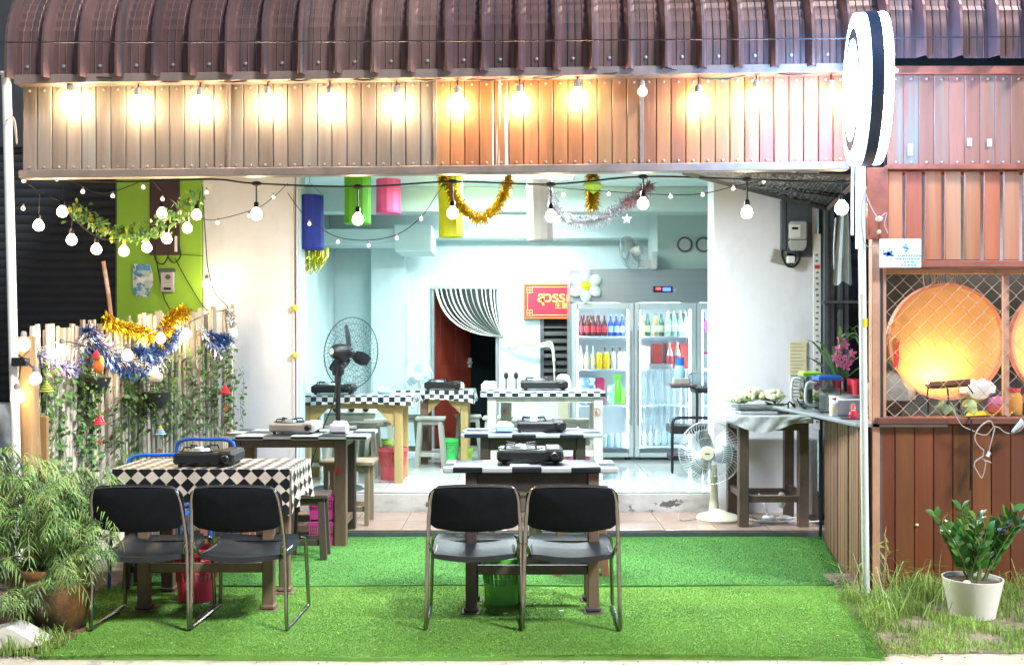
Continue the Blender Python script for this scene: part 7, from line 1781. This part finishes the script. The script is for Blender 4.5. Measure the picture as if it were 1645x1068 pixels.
# palm-like tips at far left
solo('stone_slab', MB().prism([(-.33, 0), (-.02, .075), (.02, .06), (.14, -.01), (.02, -.03), (-.33, -.035)], -.05, .10), M('pale_slab', (.55, .50, .45), .6, var=.12, bump=.3), 'pale broken slab lying at the lower left corner', 'slab', loc=(X(25, 4.85), 4.85, .05), smooth=False)
solo('green_ball', MB().ball((0, 0, .05), .05, 14), M('green_ball_m', (.03, .16, .07), .4), 'green ball on the turf edge beside the terracotta pot', 'ball', loc=(X(140, 5.35), 5.35, .01))
lt = MB(); rr = random.Random(61)
for i in range(260):
    x, y = X(rr.uniform(30, 110), 5.0) , rr.uniform(4.85, 5.2); a = rr.uniform(0, PI); l = rr.uniform(.015, .05); d_ = Vector((math.cos(a), math.sin(a), rr.uniform(-.1, .3))) * l; lt.strip((x, y, .012), Vector((x, y, .014)) + d_, Vector((-math.sin(a), math.cos(a), .2)) * l * .22)
solo('dead_leaves', lt, M('dead_leaf', (.16, .07, .04), .7, var=.5, scale=20), 'scattered dead brown leaves in front of the terracotta pot', 'leaves', kind='stuff', smooth=False)

# ================================================================ ZZ PLANT IN WHITE POT
Yz = 5.45
ZP = thing('white_pot', 'white round plant pot in the grass before the brown board wall', 'plant pot', (X(1562, Yz), Yz, 0)); c = ZP.location.copy()
zpt = Z(927, Yz)
part(ZP, 'vessel', MB().lathe([(.10, .0), (.115, .01), (.135, zpt * .5), (.158, zpt), (.150, zpt), (.128, zpt * .55), (.0001, zpt - .03)], c, 40), POTW)
part(ZP, 'soil', MB().lathe([(.145, zpt - .022), (.0001, zpt - .018)], c, 24), SOIL)
lm = leaf_mesh('leaf', .08, .021, ZZG)
rr = random.Random(71)
ZZ = thing('zz_plant', 'glossy leaved plant with upright feather like stems in the white pot', 'plant', (c.x, c.y, zpt - .02))
for (px, py, dx_) in ((1505, 830, -.05), (1545, 818, .0), (1568, 835, .03), (1585, 850, .02), (1628, 822, .1), (1600, 845, .05), (1525, 862, -.04), (1555, 855, 0), (1615, 868, .08), (1640, 835, .12), (1575, 880, -.02), (1535, 850, .02)):
    e = W(px, py, Yz - .12 + rr.uniform(0, .25)); b = Vector((c.x + dx_ * .5 + rr.uniform(-.03, .03), c.y + rr.uniform(-.04, .04), zpt - .03))
    p = bez(b, Vector((b.x * .6 + e.x * .4, (b.y + e.y) / 2, b.z + (e.z - b.z) * .6)), e, 8)
    sp_ = part(ZZ, 'stem', MB().tube(p, [.008, .008, .007, .006, .005, .005, .004, .003, .002], 6), M('zz_stem', (.12, .17, .05), .5, var=.3))
    for k in range(2, 9):
        for sg in (-1, 1):
            dv = (p[k] - p[k - 1]).normalized() * .75 + Vector((sg * .6, rr.uniform(-.3, .2), .15))
            o = bpy.data.objects.new('leaf', lm); C.objects.link(o); o.parent = ZZ
            o.matrix_local = orient(p[k] - ZZ.location, dv, sg * .9 + rr.uniform(-.4, .4), rr.uniform(.75, 1.1))
# pale shells / stones in pot
part(ZP, 'pebble', MB().ball((c.x - .07, c.y - .09, zpt - .005), .018, 8, (1.2, 1, .6)), CREAM)
# thin seedling
t = thing('seedling', 'spindly seedling with yellow tip leaves against the brown boards', 'plant', (X(1421, 5.7), 5.7, 0))
p = [(X(1418, 5.7), 5.7, 0), W(1422, 905, 5.7), W(1424, 880, 5.7), W(1421, 858, 5.7)]
part(t, 'stem', MB().tube(poly(p), .005, 5), M('pale_stem', (.35, .28, .16), .6))
lf = MB()
for (px, py, ex, ey) in ((1423, 880, 1402, 872), (1422, 895, 1432, 885), (1422, 868, 1398, 880), (1422, 870, 1430, 890), (1421, 862, 1424, 843), (1421, 862, 1428, 872), (1423, 900, 1412, 884)):
    a, b = W(px, py, 5.7), W(ex, ey, 5.68); lf.add([a, a.lerp(b, .4) + Vector((.004, 0, .007)), b, a.lerp(b, .4) - Vector((.004, 0, .007))], [(0, 1, 2, 3)])
part(t, 'leaves', lf, M('yellowing_leaf', (.45, .42, .12), .5, var=.4, scale=20, tl=.2), smooth=False)

# ================================================================ WILD GRASS
def grass(name, label, n, region, seed, hmin, hmax, mat=GRASS, lean=.5):
    rr = random.Random(seed); mb = MB()
    for i in range(n):
        x, y, hs = region(rr); h = rr.uniform(hmin, hmax) * hs; a = rr.uniform(0, 2 * PI); d_ = Vector((math.cos(a), math.sin(a), 0)); wv = Vector((-math.sin(a), math.cos(a), 0)) * rr.uniform(.0016, .0032)
        p0 = Vector((x, y, 0)); p1 = p0 + d_ * h * .15 * lean + Vector((0, 0, h * .5)); p2 = p0 + d_ * h * .45 * lean + Vector((0, 0, h * .85)); p3 = p0 + d_ * h * lean + Vector((0, 0, h * rr.uniform(.7, 1)))
        mb.add([p0 - wv, p0 + wv, p1 + wv, p1 - wv, p2 + wv * .7, p2 - wv * .7, p3], [(0, 1, 2, 3), (3, 2, 4, 5), (5, 4, 6)])
    return solo(name, mb, mat, label, 'grass', kind='stuff', smooth=False)
def regR(rr):
    while True:
        x = rr.uniform(1.72, 3.6); y = rr.uniform(4.76, 5.95)
        if y > 4.95 and rr.random() > .45 + .55 * math.sin(x * 13 + 2) * math.sin(y * 11): continue
        edge = 1.86 + (y - 4.76) * .20
        if x < edge - .10: continue
        if y < 4.80 + .03 * math.sin(x * 9) + .02 * math.sin(x * 31): continue
        if (x - c.x) ** 2 + (y - c.y) ** 2 < .13 ** 2: continue
        hs = .22 + .95 * ((y - 4.8) / 1.1) * (1 + .5 * math.sin(x * 7) * math.sin(y * 8 + x)); 
        if x < 2.25: hs *= 1.25
        return x, y, hs
grass('wild_grass', 'wild grass growing along the foot of the board wall', 9000, regR, 81, .035, .115)
grass('wild_grass', 'tall arching weeds around the foot of the white pole', 70, lambda rr: (rr.gauss(2.12, .14), rr.uniform(5.1, 5.9), 1), 82, .16, .36, lean=.8)
grass('wild_grass', 'tall weeds right of the white pot', 70, lambda rr: (rr.uniform(2.62, 3.2), rr.uniform(5.3, 5.8), 1), 83, .12, .30, lean=.6)
grass('wild_grass', 'grass patch at the lower left corner of the turf', 1500, lambda rr: (rr.uniform(-3.2, -2.2), rr.uniform(4.74, 5.0), 1), 84, .03, .11)
pb = MB(); rr = random.Random(91)
for i in range(900):
    x, y = rr.uniform(-4, 4), rr.uniform(4.2, 4.9); pb.ball((x, y, -.012 if y < 4.8 else 0), rr.uniform(.002, .007), 5)
solo('gravel', pb, M('gravel_m', (.35, .3, .25), .9, var=.4), 'loose grit on the sandy road edge', 'gravel', kind='stuff')
dbm = MB(); rr = random.Random(93)
for i in range(70):
    x, y = rr.uniform(-2.1, 1.9), 4.8 + 2.7 * rr.random() ** 1.3; dbm.ball((x, y, .022), rr.uniform(.002, .006), 5, (1.5, 1, .5))
solo('litter_specks', dbm, M('speck', (.42, .34, .2), .8, var=.5, scale=30), 'small dry crumbs and leaf bits scattered on the turf', 'litter', kind='stuff')
for (px, Y, lb) in ((902, 5.45, 'tiny white paper scrap on the turf under the front right table'), (812, 5.4, 'tiny pale scrap on the turf behind the centre chairs'), (330, 5.6, 'tiny pale scrap on the turf by the red basket')):
    solo('paper_scrap', MB().box(-.012, .012, -.008, .008, 0, .006, .002), PAPER, lb, 'scrap', loc=(X(px, Y), Y, .03))
# louvre-side items: hanging tongs / bottles behind the white table
t = thing('soap_dispenser', 'white and yellow water dispenser bottle behind the numbered white table', 'dispenser', (X(905, 9.95), 9.95, FL)); q = t.location.copy()
part(t, 'stand', MB().box(q.x - .05, q.x + .05, q.y - .05, q.y + .05, q.z, q.z + .72, .006), CREAM)
part(t, 'tank', MB().lathe([(.07, .721), (.085, .75), (.085, .86), (.06, .93), (.03, .95)], q, 18), WHITEPL)
part(t, 'yellow_band', MB().lathe([(.087, .76), (.087, .80)], q, 18), M('band_yellow', (.7, .7, .03), .4))
part(t, 'tap', MB().lathe([(.022, 0), (.022, .02)], q + Vector((0, -.086, .85)), 12, axis='y'), BLACKPL)
for i, px in enumerate((813, 829)):
    solo('serving_spoon', MB().ball((0, 0, .13), .022, 10, (1, .4, 1.6)).tube([(0, 0, 0), (0, 0, .1)], .006), BLACKPL, f'{("left", "right")[i]} black spoon standing on the numbered white table', 'spoon', loc=(X(px, 9.5), 9.5, 1.054))
t = thing('mesh_basket', 'small wire mesh basket standing behind the stove on the yellow table', 'basket', (X(583, 9.4), 9.4, 1.026)); q = t.location.copy(); mb = MB()
for i in range(9):
    mb.tube([q + Vector((-.09 + .0225 * i, 0, 0)), q + Vector((-.09 + .0225 * i, 0, .16))], .0022, 4)
    if i < 8: mb.tube([q + Vector((-.09, 0, .0228 * i)), q + Vector((.09, 0, .0228 * i))], .0022, 4)
part(t, 'wire_grid', mb, GALV)
t = thing('game_controller', 'pale speaker pair with black cones on the low shelf under the yellow table', 'speaker', (X(570, 9.9), 9.9, FL + .56)); q = t.location.copy()
part(t, 'case', MB().box(q.x - .30, q.x + .22, q.y - .06, q.y + .06, q.z, q.z + .11, .01), WHITEPL)
for dx_ in (-.18, -.02, .12): part(t, 'cone', MB().lathe([(.028, 0), (.028, .012), (.0001, .014)], q + Vector((dx_, -.06, .05)), 14, axis='y'), BLACKPL)
part(t, 'stand', MB().box(q.x - .3, q.x + .2, q.y - .05, q.y + .05, q.z - .56, q.z - .001, .006), GRYW)
